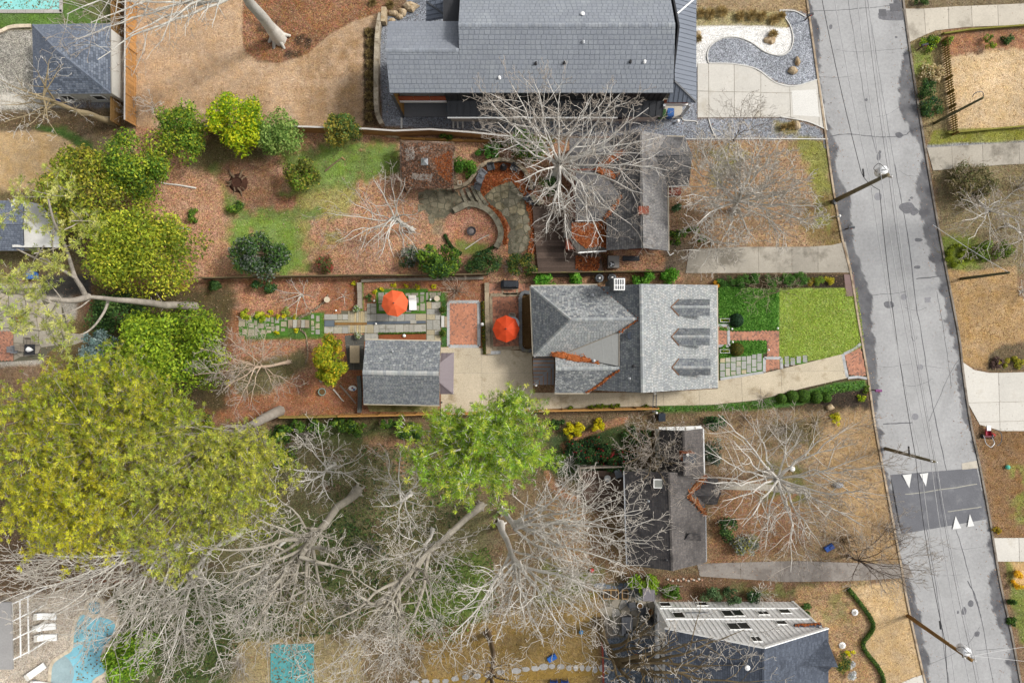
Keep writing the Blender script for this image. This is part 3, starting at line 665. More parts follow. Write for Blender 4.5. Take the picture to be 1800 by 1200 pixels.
# ---- building helpers
V3 = Vector
def shingles(pts, sw, se, pal, lift=.03, amp=.10):
 "courses of separate shingles over a convex roof plane; pts[0]->pts[1] is its eave"
 p0, e = pts[0], (pts[1] - pts[0]).normalized(); nn = None
 for i in range(2, len(pts)):
  c_ = e.cross(pts[i] - p0)
  if c_.length > 1e-3: nn = c_.normalized(); break
 if nn.z < 0: nn = -nn
 v = nn.cross(e); q = [((p - p0).dot(e), (p - p0).dot(v)) for p in pts]; q = ccw(q)
 ss = [a for a, b in q]; ts = [b for a, b in q]; mb = MB(); row = 0; t = min(ts) - .02
 edges = [(q[i], q[(i + 1) % len(q)]) for i in range(len(q))]
 def ins(x, y): return all((b[0] - a[0]) * (y - a[1]) - (b[1] - a[1]) * (x - a[0]) >= -1e-6 for a, b in edges)
 while t < max(ts):
  s = min(ss) - sw * ((row % 2) * .5 + .15 * ((row * 7) % 3)); t1 = t + se
  while s < max(ss):
   ww = sw * random.uniform(.85, 1.15); g_ = sw * .045; rc = [(s + g_, t), (s + ww - g_, t), (s + ww - g_, t1 - se * .13), (s + g_, t1 - se * .13)]
   k = [ins(*p) for p in rc]; pl = rc
   if not all(k):
    for a, b in edges:
     pl = clip(pl, a, b)
     if len(pl) < 3: break
   if len(pl) >= 3 and area(pl) > sw * se * .04:
    f = 1 + random.uniform(-amp, amp); b_ = random.choice(pal); mb.col = (b_[0] * f, b_[1] * f, b_[2] * f)
    lf = lift * random.uniform(.75, 1.25)
    vs = [p0 + e * a + v * b + nn * (.004 + lf * (1 - (b - t) / se * .6)) for a, b in pl]
    mb.add(vs, [tuple(range(len(vs)))])
    if all(k):
     mb.add([vs[0], vs[1], p0 + e * rc[1][0] + v * t, p0 + e * rc[0][0] + v * t], [(0, 3, 2, 1)])
   s += ww
  t += se; row += 1
 return mb
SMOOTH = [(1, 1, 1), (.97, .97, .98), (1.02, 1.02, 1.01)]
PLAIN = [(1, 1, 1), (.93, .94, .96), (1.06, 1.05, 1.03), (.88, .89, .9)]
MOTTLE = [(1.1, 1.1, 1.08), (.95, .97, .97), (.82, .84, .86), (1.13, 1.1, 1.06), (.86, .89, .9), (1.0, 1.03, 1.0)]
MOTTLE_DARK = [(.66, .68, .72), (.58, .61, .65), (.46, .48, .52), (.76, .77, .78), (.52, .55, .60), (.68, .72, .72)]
GAP_SHADE = mat('roof_gap_shade', hx('50545A'), .95, .1, 1, .15, 9)  # dark roof base whose colour draws the shadow lines between shingles
def roof(parent, pts, m, sw=.3, se=.2, pal=PLAIN, thick=.12, lift=.03, amp=.1, under=None, name='roof'):
 pts = [p.copy() for p in pts]; nr = (pts[1] - pts[0]).cross(pts[2] - pts[0])
 for p in pts[3:]: p.z = pts[0].z - (nr.x * (p.x - pts[0].x) + nr.y * (p.y - pts[0].y)) / nr.z
 b = MB(); n = len(pts); lo = [p - V3((0, 0, thick)) for p in pts]
 b.add(list(pts) + lo, [tuple(range(n)), tuple(range(2 * n - 1, n - 1, -1))] + [(i, n + i, n + (i + 1) % n, (i + 1) % n) for i in range(n)])
 r = part(name, b, under or GAP_SHADE, parent)
 if sw: part('shingle', shingles(pts, sw, se, pal, lift, amp), m, r, kind='stuff')
 return r
def caps(parent, a, b, m, pal=PLAIN, w_=.34, L_=.24, name='ridge_cap'):
 "overlapping cap shingles along a ridge or hip"
 d = b - a; n = max(2, int(d.length / L_)); mb = MB(); sd = d.normalized().cross(V3((0, 0, 1))).normalized()
 for i in range(n):
  f = random.choice(pal); k = random.uniform(.92, 1.1); mb.col = tuple(x * k for x in f)
  p, q = a.lerp(b, i / n), a.lerp(b, (i + .96) / n); u = V3((0, 0, .05)); lo = V3((0, 0, -.04))
  mb.add([p + u + u * .4, q + u, p + sd * w_ / 2 + lo + u * .4, q + sd * w_ / 2 + lo, p - sd * w_ / 2 + lo + u * .4, q - sd * w_ / 2 + lo], [(0, 2, 3, 1), (0, 1, 5, 4), (0, 4, 2)])
 return part(name, mb, m, parent, kind='stuff')
def seams(parent, pts, m, sp=.45, hgt=.05, thick=.1, name='metal_roof', wd=.04, seam_m=None):
 "standing-seam metal roof: a sheet and each upright seam; pts[0]->pts[1] is its eave"
 n = len(pts); lo = [p - V3((0, 0, thick)) for p in pts]
 b = MB().add(list(pts) + lo, [tuple(range(n)), tuple(range(2 * n - 1, n - 1, -1))] + [(i, n + i, n + (i + 1) % n, (i + 1) % n) for i in range(n)])
 r = part(name, b, m, parent)
 p0, e = pts[0], (pts[1] - pts[0]).normalized(); nn = e.cross(pts[2] - p0).normalized()
 if nn.z < 0: nn = -nn
 v = nn.cross(e); q = ccw([((p - p0).dot(e), (p - p0).dot(v)) for p in pts])
 s = min(a for a, _ in q) + sp * .5
 while s < max(a for a, _ in q):
  ys = []
  for i in range(len(q)):
   a, c_ = q[i], q[(i + 1) % len(q)]
   if (a[0] - s) * (c_[0] - s) < 0: ys.append(a[1] + (c_[1] - a[1]) * (s - a[0]) / (c_[0] - a[0]))
  if len(ys) == 2 and abs(ys[0] - ys[1]) > .15:
   part('standing_seam', MB().beam(p0 + e * s + v * min(ys) + nn * hgt / 2, p0 + e * s + v * max(ys) + nn * hgt / 2, wd, hgt, nn), seam_m or m, r)
  s += sp
 return r
def trim(parent, name, a, b, w_, h_, m):
 return part(name, MB().beam(a, b, w_, h_), m, parent)
def window(parent, a, b, t, wd, z0, z1, m=None, out=.04, panes=1, bars=0, label=None, f=.07):
 "a window set in the wall running a->b (its outside on the right hand), t metres along it"
 a = V3((a.x, a.y, 0)); b = V3((b.x, b.y, 0)); d = (b - a).normalized(); nrm = V3((d.y, -d.x, 0)); c_ = a + d * t
 mb = MB(); zc = (z0 + z1) / 2; o_ = nrm * out
 for sx in (-1, 1): mb.obox(c_ + o_ + d * sx * (wd / 2) + V3((0, 0, zc)), d * f / 2, nrm * .05, (0, 0, (z1 - z0) / 2 + f / 2))
 for z in (z0, z1): mb.obox(c_ + o_ + V3((0, 0, z)), d * (wd / 2 - f / 2), nrm * .05, (0, 0, f / 2))
 for i in range(1, panes): mb.obox(c_ + o_ + d * (-wd / 2 + wd * i / panes) + V3((0, 0, zc)), d * f / 2, nrm * .048, (0, 0, (z1 - z0) / 2 - f / 2))
 if bars: mb.obox(c_ + o_ + V3((0, 0, zc)), d * (wd / 2 - f / 2), nrm * .046, (0, 0, .025))
 w_ = part('window', mb, m or WHITE, parent, label)
 part('pane', MB().obox(c_ + nrm * (out - .005) + V3((0, 0, zc)), d * (wd / 2 - f / 2 - .002), nrm * .02, (0, 0, (z1 - z0) / 2 - f / 2 - .002)), GLASS, w_)
 return w_
def prism_part(parent, name, xy, z0, z1, m, label=None):
 return part(name, MB().prism([V3((x, y, z1)) for x, y in xy], z1 - z0), m, parent, label)
def gable(parent, a, b, apex, m, name='gable_wall', th=.15):
 "upright triangle a-b-apex with thickness"
 d = (V3((b.x, b.y, 0)) - V3((a.x, a.y, 0))).normalized(); n_ = V3((d.y, -d.x, 0)) * th
 return part(name, MB().add([a, b, apex, a - n_, b - n_, apex - n_], [(0, 1, 2), (5, 4, 3), (0, 3, 4, 1), (1, 4, 5, 2), (2, 5, 3, 0)]), m, parent)
def vent(parent, p, r=.07, h=.35, m=None, cap=True):
 mb = MB().lathe(p - V3((0, 0, .15)), [(r * 1.9, .1), (r * 1.9, .16), (r, .2), (r, h)], 10)
 o = part('vent_pipe', mb, m or STEEL, parent)
 if cap: part('vent_cap', MB().lathe(p + V3((0, 0, h - .16)), [(r * 1.5, 0), (r * 1.5, .05), (r * .4, .1)], 10), m or STEEL, o)
def drift(parent, pts, wd, m=LITTER, n=2, name='leaf_drift', up=.05):
 "leaves heaped along a valley of the roof"
 pts = smooth_line(pts, 4); c_ = []; rr = []
 mb = MB()
 for i, p in enumerate(pts):
  t = i / (len(pts) - 1); r = wd * (.35 + .65 * math.sin(math.pi * min(1, t * 1.0 + .05))) * random.uniform(.75, 1.2)
  c_.append(p + V3((random.uniform(-.05, .05), random.uniform(-.05, .05), up))); rr.append(max(.03, r))
 b = MB().tube(c_, rr, 7); b.v = [(x, y, z) for x, y, z in b.v]
 o = part(name, b, m, parent, kind='stuff')
 k = 160; idx = rng.integers(0, len(c_), k); P_ = np.array([c_[i] for i in idx]) + rng.normal(0, 1, (k, 3)) * np.array([rr[i] for i in idx])[:, None] * .7
 P_[:, 2] = np.array([c_[i].z + rr[i] * .7 for i in idx]) + rng.uniform(0, .08, k)
 V_, F_ = leaf_quads(P_, np.array([0, 0, 1.]) + rng.normal(0, .4, (k, 3)), rng.uniform(.06, .11, k), .6)
 link('leaf', npmesh('leaf', V_, F_, pick(['C4703E', 'A95A2C', 'D08A50', '8C4A2C'], k)), LEAF, o, kind='stuff')
# ---- the main house
HO = thing('house', 'grey mottled-shingle house with three dormers in the middle of the lot with orange umbrellas', 'house', P(1080, 590, 0))
WALLM = mat('cream_siding', hx('C9C2B2'), .8, .06, .4, .08, 6)
FOUND = mat('brick_wall', hx('9A6A54'), .9, .12, .6, .2, 10)
R0, E0, E1 = P(1127, 499, 7.4), P(1260, 501, 3.3), P(1261.5, 681.5, 3.3); R1 = onplane(1130, 690, [E1, E0, R0])
EAST = [E1, E0, R0, R1]
W0, W1 = V3((7.05, R0.y, 3.5)), V3((7.05, R1.y, 3.5))
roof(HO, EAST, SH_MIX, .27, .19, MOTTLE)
roof(HO, [W0, W1, R1 - V3((.02, 0, 0)), R0 - V3((.02, 0, 0))], SH_MIX, .27, .19, MOTTLE_DARK)  # west slope and west hip: shade and stain put into a darker palette
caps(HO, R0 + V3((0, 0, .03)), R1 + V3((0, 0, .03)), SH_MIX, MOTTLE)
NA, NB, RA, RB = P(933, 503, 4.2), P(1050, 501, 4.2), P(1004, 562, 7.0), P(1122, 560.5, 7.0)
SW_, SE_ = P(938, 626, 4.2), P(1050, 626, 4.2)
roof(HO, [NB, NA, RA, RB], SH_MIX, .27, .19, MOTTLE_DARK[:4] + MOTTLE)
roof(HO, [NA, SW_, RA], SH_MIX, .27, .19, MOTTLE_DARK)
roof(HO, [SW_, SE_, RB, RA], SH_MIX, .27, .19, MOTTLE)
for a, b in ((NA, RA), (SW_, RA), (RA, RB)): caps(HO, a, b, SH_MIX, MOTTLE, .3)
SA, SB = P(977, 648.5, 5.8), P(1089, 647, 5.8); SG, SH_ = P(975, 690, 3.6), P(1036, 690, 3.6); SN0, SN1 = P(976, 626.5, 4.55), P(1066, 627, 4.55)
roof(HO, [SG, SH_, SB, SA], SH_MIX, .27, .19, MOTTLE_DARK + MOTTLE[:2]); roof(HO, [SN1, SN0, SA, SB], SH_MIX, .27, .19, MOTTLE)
caps(HO, SA, SB, SH_MIX, MOTTLE, .32)
SPL = [SW_, SE_, RB]
M0, M1, M2, M3 = onplane(990, 622.5, SPL), onplane(1088, 583, SPL), P(1088, 643.5, 5.78), onplane(1050, 637, [SN0, SN1, SA])
MEMB = mat('roof_membrane', hx('A6A7A4'), .8, .06, .6, .05, 5)
up = V3((0, 0, .09))
mb = MB().add([M0 + up, M3 + up, M2 + up, M1 + up], [(0, 1, 2), (0, 2, 3)]); lo = [p - up * 2 for p in (M0, M3, M2, M1)]
mb.add([M0 + up, M3 + up, M2 + up, M1 + up] + lo, [(0, 4, 5, 1), (1, 5, 6, 2), (2, 6, 7, 3), (3, 7, 4, 0)]); MR = part('membrane_roof', mb, MEMB, HO, 'flat grey membrane between the two rear ridges')
for t in (.3, .5, .7, .88): part('membrane_lap', MB().beam(M0.lerp(M1, t) + up * 1.03, M0.lerp(M3, .2).lerp(M2, t) + up * 1.03, .05, .012), MEMB, MR)
trim(HO, 'flashing', M0 + up * 1.1, M1 + up * 1.1, .07, .05, WOOD_GREY); trim(HO, 'flashing', M1 + up * 1.1, M2 + up * 1.1, .07, .05, WOOD_GREY)
drift(HO, [P(971, 622.5, 4.45), P(990, 625, 4.6), P(1010, 630, 4.75), P(1030, 633, 4.95), P(1051, 637, 5.2)], .38)
drift(HO, [P(1031, 689, 3.6), P(1044, 682, 4.0), P(1066, 666, 4.9), P(1088, 651, 5.75)], .13)
drift(HO, [P(1052, 503, 4.2), P(1075, 521, 5.1), P(1098, 541, 6.0), P(1121, 559, 6.95)], .06)
drift(HO, [P(1090, 584, 6.25), P(1104, 574, 6.6), P(1120, 563, 6.95)], .05)
PM = mat('weathered_metal', hx('77777A'), .5, .15, .8, .1, 5, spec=.4); RUST = mat('rust_streak', hx('9A6B42'), .8, .2, 2, .2, 8)
pa, pb, pc, pd, pe = P(938, 676, 3.0), P(937, 628, 3.0), P(974, 628, 3.9), P(974, 641, 3.9), P(974, 676, 3.0)
seams(HO, [pb, pa, pd, pc], PM, .36, .05, .1, wd=.07, seam_m=RUST); seams(HO, [pa, pe, pd], PM, .36, .05, .1, wd=.06, seam_m=RUST)
trim(HO, 'hip_cap', pa + V3((0, 0, .04)), pd + V3((0, 0, .04)), .12, .06, PM)
for q in (P(941, 674, 0), P(942, 640, 0)): part('porch_post', MB().box(V3((q.x, q.y, 1.45)), (.16, .16, 2.9)), WHITE, HO)
GUT = mat('eaves_trough', hx('C9BEA8'), .5, .1, 1, .1, 6)
for a, b in ((E1, E0), (NA, SW_), (NB, NA), (SG, SH_)):
 d = (b - a).normalized(); n_ = V3((d.y, -d.x, 0))
 part('gutter', MB().beam(a + n_ * .06 - V3((0, 0, .1)), b + n_ * .06 - V3((0, 0, .1)), .11, .1), GUT, HO)
prism_part(HO, 'wall', [(7.4, R1.y + .35), (18.5, E1.y + .35), (18.5, E0.y - .35), (7.4, R0.y - .35)], 0, 3.3, WALLM)
gable(HO, V3((18.5, E0.y - .35, 3.3)), V3((7.4, R0.y - .35, 3.3)), V3((R0.x, R0.y - .35, 7.2)), WALLM)
gable(HO, V3((7.4, R1.y + .35, 3.3)), V3((18.5, E1.y + .35, 3.3)), V3((R1.x, R1.y + .35, 7.2)), WALLM)
prism_part(HO, 'wall', [(NA.x + .4, SW_.y + .3), (7.6, SW_.y + .3), (7.6, NA.y - .4), (NA.x + .4, NA.y - .4)], 0, 4.15, WALLM)
prism_part(HO, 'wall', [(SG.x + .25, SG.y + .35), (8, SG.y + .35), (8, SW_.y + .2), (SG.x + .25, SW_.y + .2)], 0, 3.6, WALLM)
gable(HO, V3((SG.x + .2, SN0.y, 3.6)), V3((SG.x + .2, SG.y + .1, 3.6)), V3((SA.x + .2, SA.y, 5.7)), SH_MIX)
for y in (-2.6, 2.2, 4.2): window(HO, V3((18.5, -6, 0)), V3((18.5, 6, 0)), y + 6, 1.2, 1.0, 2.6, panes=2, bars=1)
for x in (9.5, 12.5, 15.5): window(HO, V3((0, R1.y + .36, 0)), V3((20, E1.y + .36, 0)), x, 1.1, 1.1, 2.6, panes=2, bars=1)
dr = part('door', MB().box(V3((18.52, -.35 + .75, 1.15)), (.08, 1.05, 2.2)), mat('green_door', hx('3E5A46'), .5, .05, 1, .05, 5), HO)
part('handle', MB().box(V3((18.58, .05, 1.1)), (.05, .04, .16)), STEEL, dr)
def dormer(y0, ym, y1, xa, xl, xe, m1, m2):
 ap = onplane(xa, ym, EAST); nw = onplane(xl, y0, EAST); sw = onplane(xl, y1, EAST); ap.z += .03
 zr, ze = ap.z, (nw.z + sw.z) / 2
 fr = P(xe, ym, zr); ne = P(xe, y0, ze); se = P(xe, y1, ze)
 d = roof(HO, [ne, nw, ap, fr], SH_MIX, .27, .19, m1, .08, name='dormer'); roof(d, [sw, se, fr, ap], SH_MIX, .27, .19, m2, .08, name='dormer_roof')
 caps(d, ap, fr, SH_MIX, MOTTLE, .26)
 for q in (nw, sw): part('flashing', MB().beam(q + V3((0, 0, .07)), ap + V3((0, 0, .07)), .09, .05), mat('brown_flashing', hx('7A5A42'), .7), d)
 inn = V3((-.25, 0, 0)); b0, b1 = V3((ne.x, ne.y - .15, ze)) + inn, V3((se.x, se.y + .15, ze)) + inn
 low = (E0.z + (R0.z - E0.z) * (E0.x - b0.x) / (E0.x - R0.x))
 part('dormer_wall', MB().prism([b0, V3((nw.x, b0.y, ze)), V3((sw.x, b1.y, ze)), b1], max(.3, ze - low + .1)), WHITE, d)
 window(d, V3((b1.x, b1.y, 0)), V3((b0.x, b0.y, 0)), (b0 - b1).length / 2, .8, low + .15, max(low + .8, ze - .08), panes=2)
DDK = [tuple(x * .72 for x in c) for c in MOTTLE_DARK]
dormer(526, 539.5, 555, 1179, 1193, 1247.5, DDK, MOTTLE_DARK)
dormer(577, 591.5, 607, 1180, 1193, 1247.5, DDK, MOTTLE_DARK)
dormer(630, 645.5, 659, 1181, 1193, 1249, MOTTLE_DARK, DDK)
ch = part('chimney', MB().box(P(1088, 499, 7.4) - V3((0, 0, 2.6)), (1.05, 1.1, 5.2)), mat('grey_stucco', hx('6B6E72'), .9, .1, 1, .15, 8), HO)
cc = P(1088.5, 500, 7.9)
part('cowl', MB().box(cc, (.92, 1.0, .5)), WHITE, ch)
for i in range(4): part('louvre', MB().box(cc + V3((-.3 + .2 * i, .2, .27)), (.09, .45, .05)), DARKGREY, ch)
for i in range(4): part('louvre', MB().box(cc + V3((-.3 + .2 * i, -.27, .27)), (.09, .3, .05)), DARKGREY, ch)
WS = [W0, W1, R1]
vent(HO, onplane(1114, 643, WS), .09, .4, BLACK); vent(HO, onplane(1106, 665, WS), .08, .4, STEEL); vent(HO, onplane(1041, 519, [NB, NA, RA]), .1, .45, STEEL)
vent(HO, onplane(1110, 590, WS), .2, .12, mat('dark_dome', (.05, .06, .08), .3, 0, 1, 0, 1), False); vent(HO, onplane(1043, 634, [M0, M3, M2]) + V3((0, 0, .2)), .09, .3, STEEL)
# ---- the garage
GA = thing('garage', 'small gabled garage with mottled grey shingles and a mauve metal awning', 'garage', P(705, 655, 0))
g_nw, g_ne, g_rw, g_re, g_sw, g_se = P(642.5, 597.5, 3.0), P(775, 600, 3.0), P(637.5, 654, 5.0), P(771.5, 656.5, 5.0), P(639, 709, 3.0), P(772.5, 711.5, 3.0)
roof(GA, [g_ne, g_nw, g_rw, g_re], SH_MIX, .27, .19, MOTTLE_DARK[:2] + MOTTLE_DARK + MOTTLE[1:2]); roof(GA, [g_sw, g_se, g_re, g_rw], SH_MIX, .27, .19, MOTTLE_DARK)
caps(GA, g_rw + V3((0, 0, .03)), g_re + V3((0, 0, .03)), SH_MIX, MOTTLE, .42, .26)
gxy = [(g_sw.x + .3, g_sw.y + .3), (g_se.x - .3, g_se.y + .3), (g_ne.x - .3, g_ne.y - .3), (g_nw.x + .3, g_nw.y - .3)]
prism_part(GA, 'wall', gxy, 0, 2.98, mat('tan_stucco', hx('BFB092'), .9, .08, .6, .1, 7))
gable(GA, V3((g_ne.x - .3, g_ne.y - .3, 2.98)), V3((g_se.x - .3, g_se.y + .3, 2.98)), V3((g_re.x - .3, g_re.y, 4.9)), WALLM)
gable(GA, V3((g_sw.x + .3, g_sw.y + .3, 2.98)), V3((g_nw.x + .3, g_nw.y - .3, 2.98)), V3((g_rw.x + .3, g_rw.y, 4.9)), WALLM)
for a, b in ((g_ne, g_nw), (g_sw, g_se)): part('gutter', MB().beam(a + V3((0, .06 if a is g_ne else -.06, -.1)), b + V3((0, .06 if a is g_ne else -.06, -.1)), .11, .1), GUT, GA)
q0, q1, q2, q3, q4, q5 = P(775, 620, 2.6), P(798, 620, 2.6), P(797, 692.5, 2.6), P(773.5, 692.5, 2.6), P(773, 639, 3.35), P(772, 671.5, 3.35)
seams(GA, [q2, q1, q4, q5], SEAM_MAUVE, .40, .04, .07, name='awning'); seams(GA, [q1, q0, q4], SEAM_MAUVE, .42, .04, .07, name='awning'); seams(GA, [q3, q2, q5], SEAM_MAUVE, .42, .04, .07, name='awning')
trim(GA, 'hip_cap', q1 + V3((0, 0, .03)), q4 + V3((0, 0, .03)), .1, .06, SEAM_MAUVE); trim(GA, 'hip_cap', q2 + V3((0, 0, .03)), q5 + V3((0, 0, .03)), .1, .06, SEAM_MAUVE)
for y in (622, 691): part('awning_bracket', MB().beam(P(797, y, 2.5), P(776, y, 1.6), .07, .07), WHITE, GA)
for y in (639, 672): part('garage_door', MB().box(V3((g_ne.x - .28, P(0, y, 0).y, 1.1)), (.06, 1.5 if y == 639 else 1.5, 2.1)), WHITE, GA)
for y in (604, 707):
 l_ = part('wall_lamp', MB().box(P(776, y, 2.1), (.16, .14, .3)), BLACK, GA)
vent(GA, onplane(690, 618, [g_ne, g_nw, g_rw]), .06, .3, STEEL); vent(GA, onplane(660, 625, [g_ne, g_nw, g_rw]), .04, .2, STEEL)
# ---- the modern house to the north
MO = thing('house', 'big modern house with smooth blue-grey shingles beside a white gravel yard', 'house', P(940, 150, 0))
ez, rz2 = 6.7, 9.5; UB = mat('blue_gap_shade', hx('7E858F', 1.15), .95, .1, 1, .1, 8)  # UB: base colour that draws fainter shadow lines between these shingles
sL, sR, rL, rR = P(809.4, 163, ez), P(1183, 163, ez), P(806, 44, rz2), P(1187, 44, rz2)
X0 = sL.x
wS, wR, wN = P(685, 163, ez), P(678, 88, 8.55), P(683, 38, ez)
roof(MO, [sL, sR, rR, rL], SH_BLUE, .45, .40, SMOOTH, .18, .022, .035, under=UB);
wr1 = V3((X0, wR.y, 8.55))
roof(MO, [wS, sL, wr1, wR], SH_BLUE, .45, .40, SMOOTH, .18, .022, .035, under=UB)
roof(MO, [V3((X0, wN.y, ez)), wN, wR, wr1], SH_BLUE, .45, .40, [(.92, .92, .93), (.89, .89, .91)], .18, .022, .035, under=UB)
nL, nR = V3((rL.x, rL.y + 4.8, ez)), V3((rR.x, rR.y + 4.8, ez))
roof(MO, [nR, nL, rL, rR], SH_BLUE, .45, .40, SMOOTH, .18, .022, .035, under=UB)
caps(MO, rL, rR, SH_BLUE, PLAIN, .34, .28); caps(MO, wR, wr1, SH_BLUE, PLAIN, .34, .28)
BLK = mat('black_siding', hx('37383B'), .6, .1, .8, .1, 8)
fy = 22.35
prism_part(MO, 'wall', [(-6.1, fy), (14.0, fy), (14.0, 31), (-6.1, 31)], 0, 6.6, BLK)
prism_part(MO, 'wall', [(-10.5, 24.9), (-6.12, 24.9), (-6.12, 27.6), (-10.5, 27.6)], 0, 6.6, BLK)
gable(MO, V3((X0 + .05, 31.2, 6.6)), V3((X0 + .05, 22.2, 6.6)), V3((X0 + .05, rL.y, 9.35)), BLK); gable(MO, V3((14.2, 22.2, 6.6)), V3((14.2, 31.2, 6.6)), V3((14.2, rL.y, 9.35)), BLK)
gable(MO, V3((-10.4, 27.8, 6.6)), V3((-10.4, 22.1, 6.6)), V3((-10.4, wR.y, 8.4)), BLK)
for x in np.arange(-6.0, 14.0, .5): part('siding_batten', MB().box(V3((x, fy - .03, 4.95)), (.05, .06, 3.2)), BLK, MO)
LY = 21.45
prism_part(MO, 'wall', [(-5.9, LY), (13.9, LY), (13.9, fy - .01), (-5.9, fy - .01)], 0, 2.7, mat('white_stucco', hx('D8D6CF'), .8, .06, .5, .08, 6))
l0, l1, l2, l3 = V3((-6.05, 21.05, 2.75)), V3((14.1, 21.05, 2.75)), V3((14.1, fy - .02, 3.45)), V3((-6.05, fy - .02, 3.45))
seams(MO, [l0, l1, l2, l3], SEAM_BLACK, .62, .06, .1); part('gutter', MB().beam(l0 + V3((0, -.07, -.06)), l1 + V3((-4.2, -.07, -.06)), .12, .13), WHITE, MO)
for x in (-3.2, -.2, 3.6, 7.2, 10.4): window(MO, V3((-5.9, LY, 0)), V3((13.9, LY, 0)), x + 5.9, 1.3, 1.0, 2.2, DARKGREY, panes=2)
for x in (-4, .5, 2.3, 6.5, 11): window(MO, V3((-6.1, fy, 0)), V3((14, fy, 0)), x + 6.1, 1.2, 4.2, 5.9, DARKGREY, .06, panes=2)
part('patio_slab', MB().box(V3((-8.35, 23.4, .08)), (4.5, 3.0, .16)), mat('polished_slab', hx('85878A'), .6, .1, .5, .08, 6), MO)
part('balcony_floor', MB().box(V3((-8.35, 23.65, 2.85)), (4.5, 2.5, .3)), WHITE, MO)
for i in range(3): part('balcony_panel', MB().box(V3((-9.85 + 1.5 * i, 22.5, 3.6)), (1.46, .09, .95)), WOOD_ORANGE, MO)
for i in range(15): part('wall_board', MB().tint(.2).box(V3((-10.4 + .29 * i, 24.82, 4.9)), (.27, .1, 3.3)), WOOD_GREY, MO)
part('screen_wall', MB().box(V3((-10.62, 23.4, 3.3)), (.12, 2.9, 6.4)), WOOD, MO); part('corner_post', MB().box(V3((-10.62, 21.9, 3.3)), (.2, .2, 6.5)), DARKGREY, MO)
for k in range(9): part('screen_board', MB().tint(.2).box(V3((-10.53, 23.4, .4 + .7 * k)), (.05, 2.85, .62)), WOOD, MO)
mo_ = P(1224, 180, 3.8); mi = P(1186, 143, 5.0); ms = P(1172, 180, 3.8)
mtop_o, mtop_i = V3((mo_.x, 31.5, 3.8)), V3((mi.x, 31.5, 5.0))
seams(MO, [mo_, mtop_o, mtop_i, mi], SEAM_GREY, .42, .05, .12); seams(MO, [ms, mo_, mi], SEAM_GREY, .42, .05, .12)
trim(MO, 'hip_cap', mo_ + V3((0, 0, .04)), mi + V3((0, 0, .04)), .14, .07, DARKGREY)
hipb = P(1224, -6, 3.8)
trim(MO, 'hip_cap', P(1219, 0, 3.95), P(1191, 24, 4.95), .13, .07, WHITE)
prism_part(MO, 'wall', [(14.02, 24.2), (16.4, 24.2), (16.4, 31), (14.02, 31)], 0, 3.9, BLK)
part('fascia_panel', MB().box(V3((15.3, 22.35, 3.2)), (2.4, .1, .8)), WOOD_ORANGE, MO); part('porch_beam', MB().box(V3((15.3, 22.2, 2.68)), (2.7, .18, .22)), WHITE, MO)
for i in range(6): part('soffit_board', MB().tint(.2).box(V3((14.3 + .4 * i, 22.7, 3.66)), (.36, .5, .05)), WOOD_GREY, MO)
for x, y in ((16.5, 21.95), (14.15, 21.9)): part('corner_post', MB().box(V3((x, y, 1.75)), (.22, .22, 3.5)), STEEL, MO)
part('patio_slab', MB().box(V3((15.3, 22.9, .07)), (2.6, 2.3, .14)), CONC, MO)
k0, k1, k2, k3 = P(749, 38, 4.2), P(749, 3, 4.2), P(792, 36, 5.2), P(806, 3, 5.2)
seams(MO, [k1, k0, V3((k0.x + 2.1, k0.y, 5.0)), V3((k0.x + 2.1, k1.y + .2, 5.0))], SEAM_GREY, .42, .05); seams(MO, [V3((k0.x + 2.1, k1.y, 4.98)), k1 + V3((0, .01, 0)), V3((k0.x + 2.1, k0.y + .01, 5.06)), ], SEAM_GREY, .5, .05)
trim(MO, 'hip_cap', k1 + V3((0, 0, .06)), V3((k0.x + 2.1, k0.y, 5.1)), .12, .07, DARKGREY)
MS = [sL, sR, rR]
for x, y, m in ((1025, 74, STEEL), (942, 112, BLACK), (992, 111, BLACK), (1108, 109, BLACK), (1133, 109, WHITE), (878, 137, WHITE)): vent(MO, onplane(x, y, MS), .08, .32, m)
vent(MO, onplane(1024, 26, [nR, nL, rL]), .11, .35, WHITE)
# ---- plants
def seg_mesh(name, segs, n):
 "separate tapered lengths of branch, as one mesh"
 A = np.array([s[0] for s in segs]); B = np.array([s[1] for s in segs]); ra = np.array([s[2] for s in segs])[:, None]; rb = np.array([s[3] for s in segs])[:, None]
 d = B - A; L = np.linalg.norm(d, axis=1, keepdims=True) + 1e-9; d = d / L; B = B + d * np.minimum(rb * .4, L * .05)
 r = np.where(np.abs(d[:, 2:3]) > .9, np.array([[1., 0, 0]]), np.array([[0, 0, 1.]])); u = np.cross(d, r); u /= np.linalg.norm(u, axis=1, keepdims=True) + 1e-9; v = np.cross(d, u)
 rings = []
 for c_, rr in ((A, ra), (B, rb)):
  rings.append(np.stack([c_ + (u * math.cos(2 * math.pi * k / n) + v * math.sin(2 * math.pi * k / n)) * rr for k in range(n)], 1))
 Vx = np.concatenate(rings, 1).reshape(-1, 3); m = len(segs); base = (np.arange(m) * 2 * n)[:, None]
 F = np.concatenate([np.stack([base[:, 0] + k, base[:, 0] + (k + 1) % n, base[:, 0] + n + (k + 1) % n, base[:, 0] + n + k], -1)[:, None] for k in range(n)], 1).reshape(-1, 4)
 t = np.repeat(1 + rng.uniform(-.16, .16, m), n)
 return npmesh(name, Vx, F, np.stack([t, t, t], -1), smooth=n > 4)
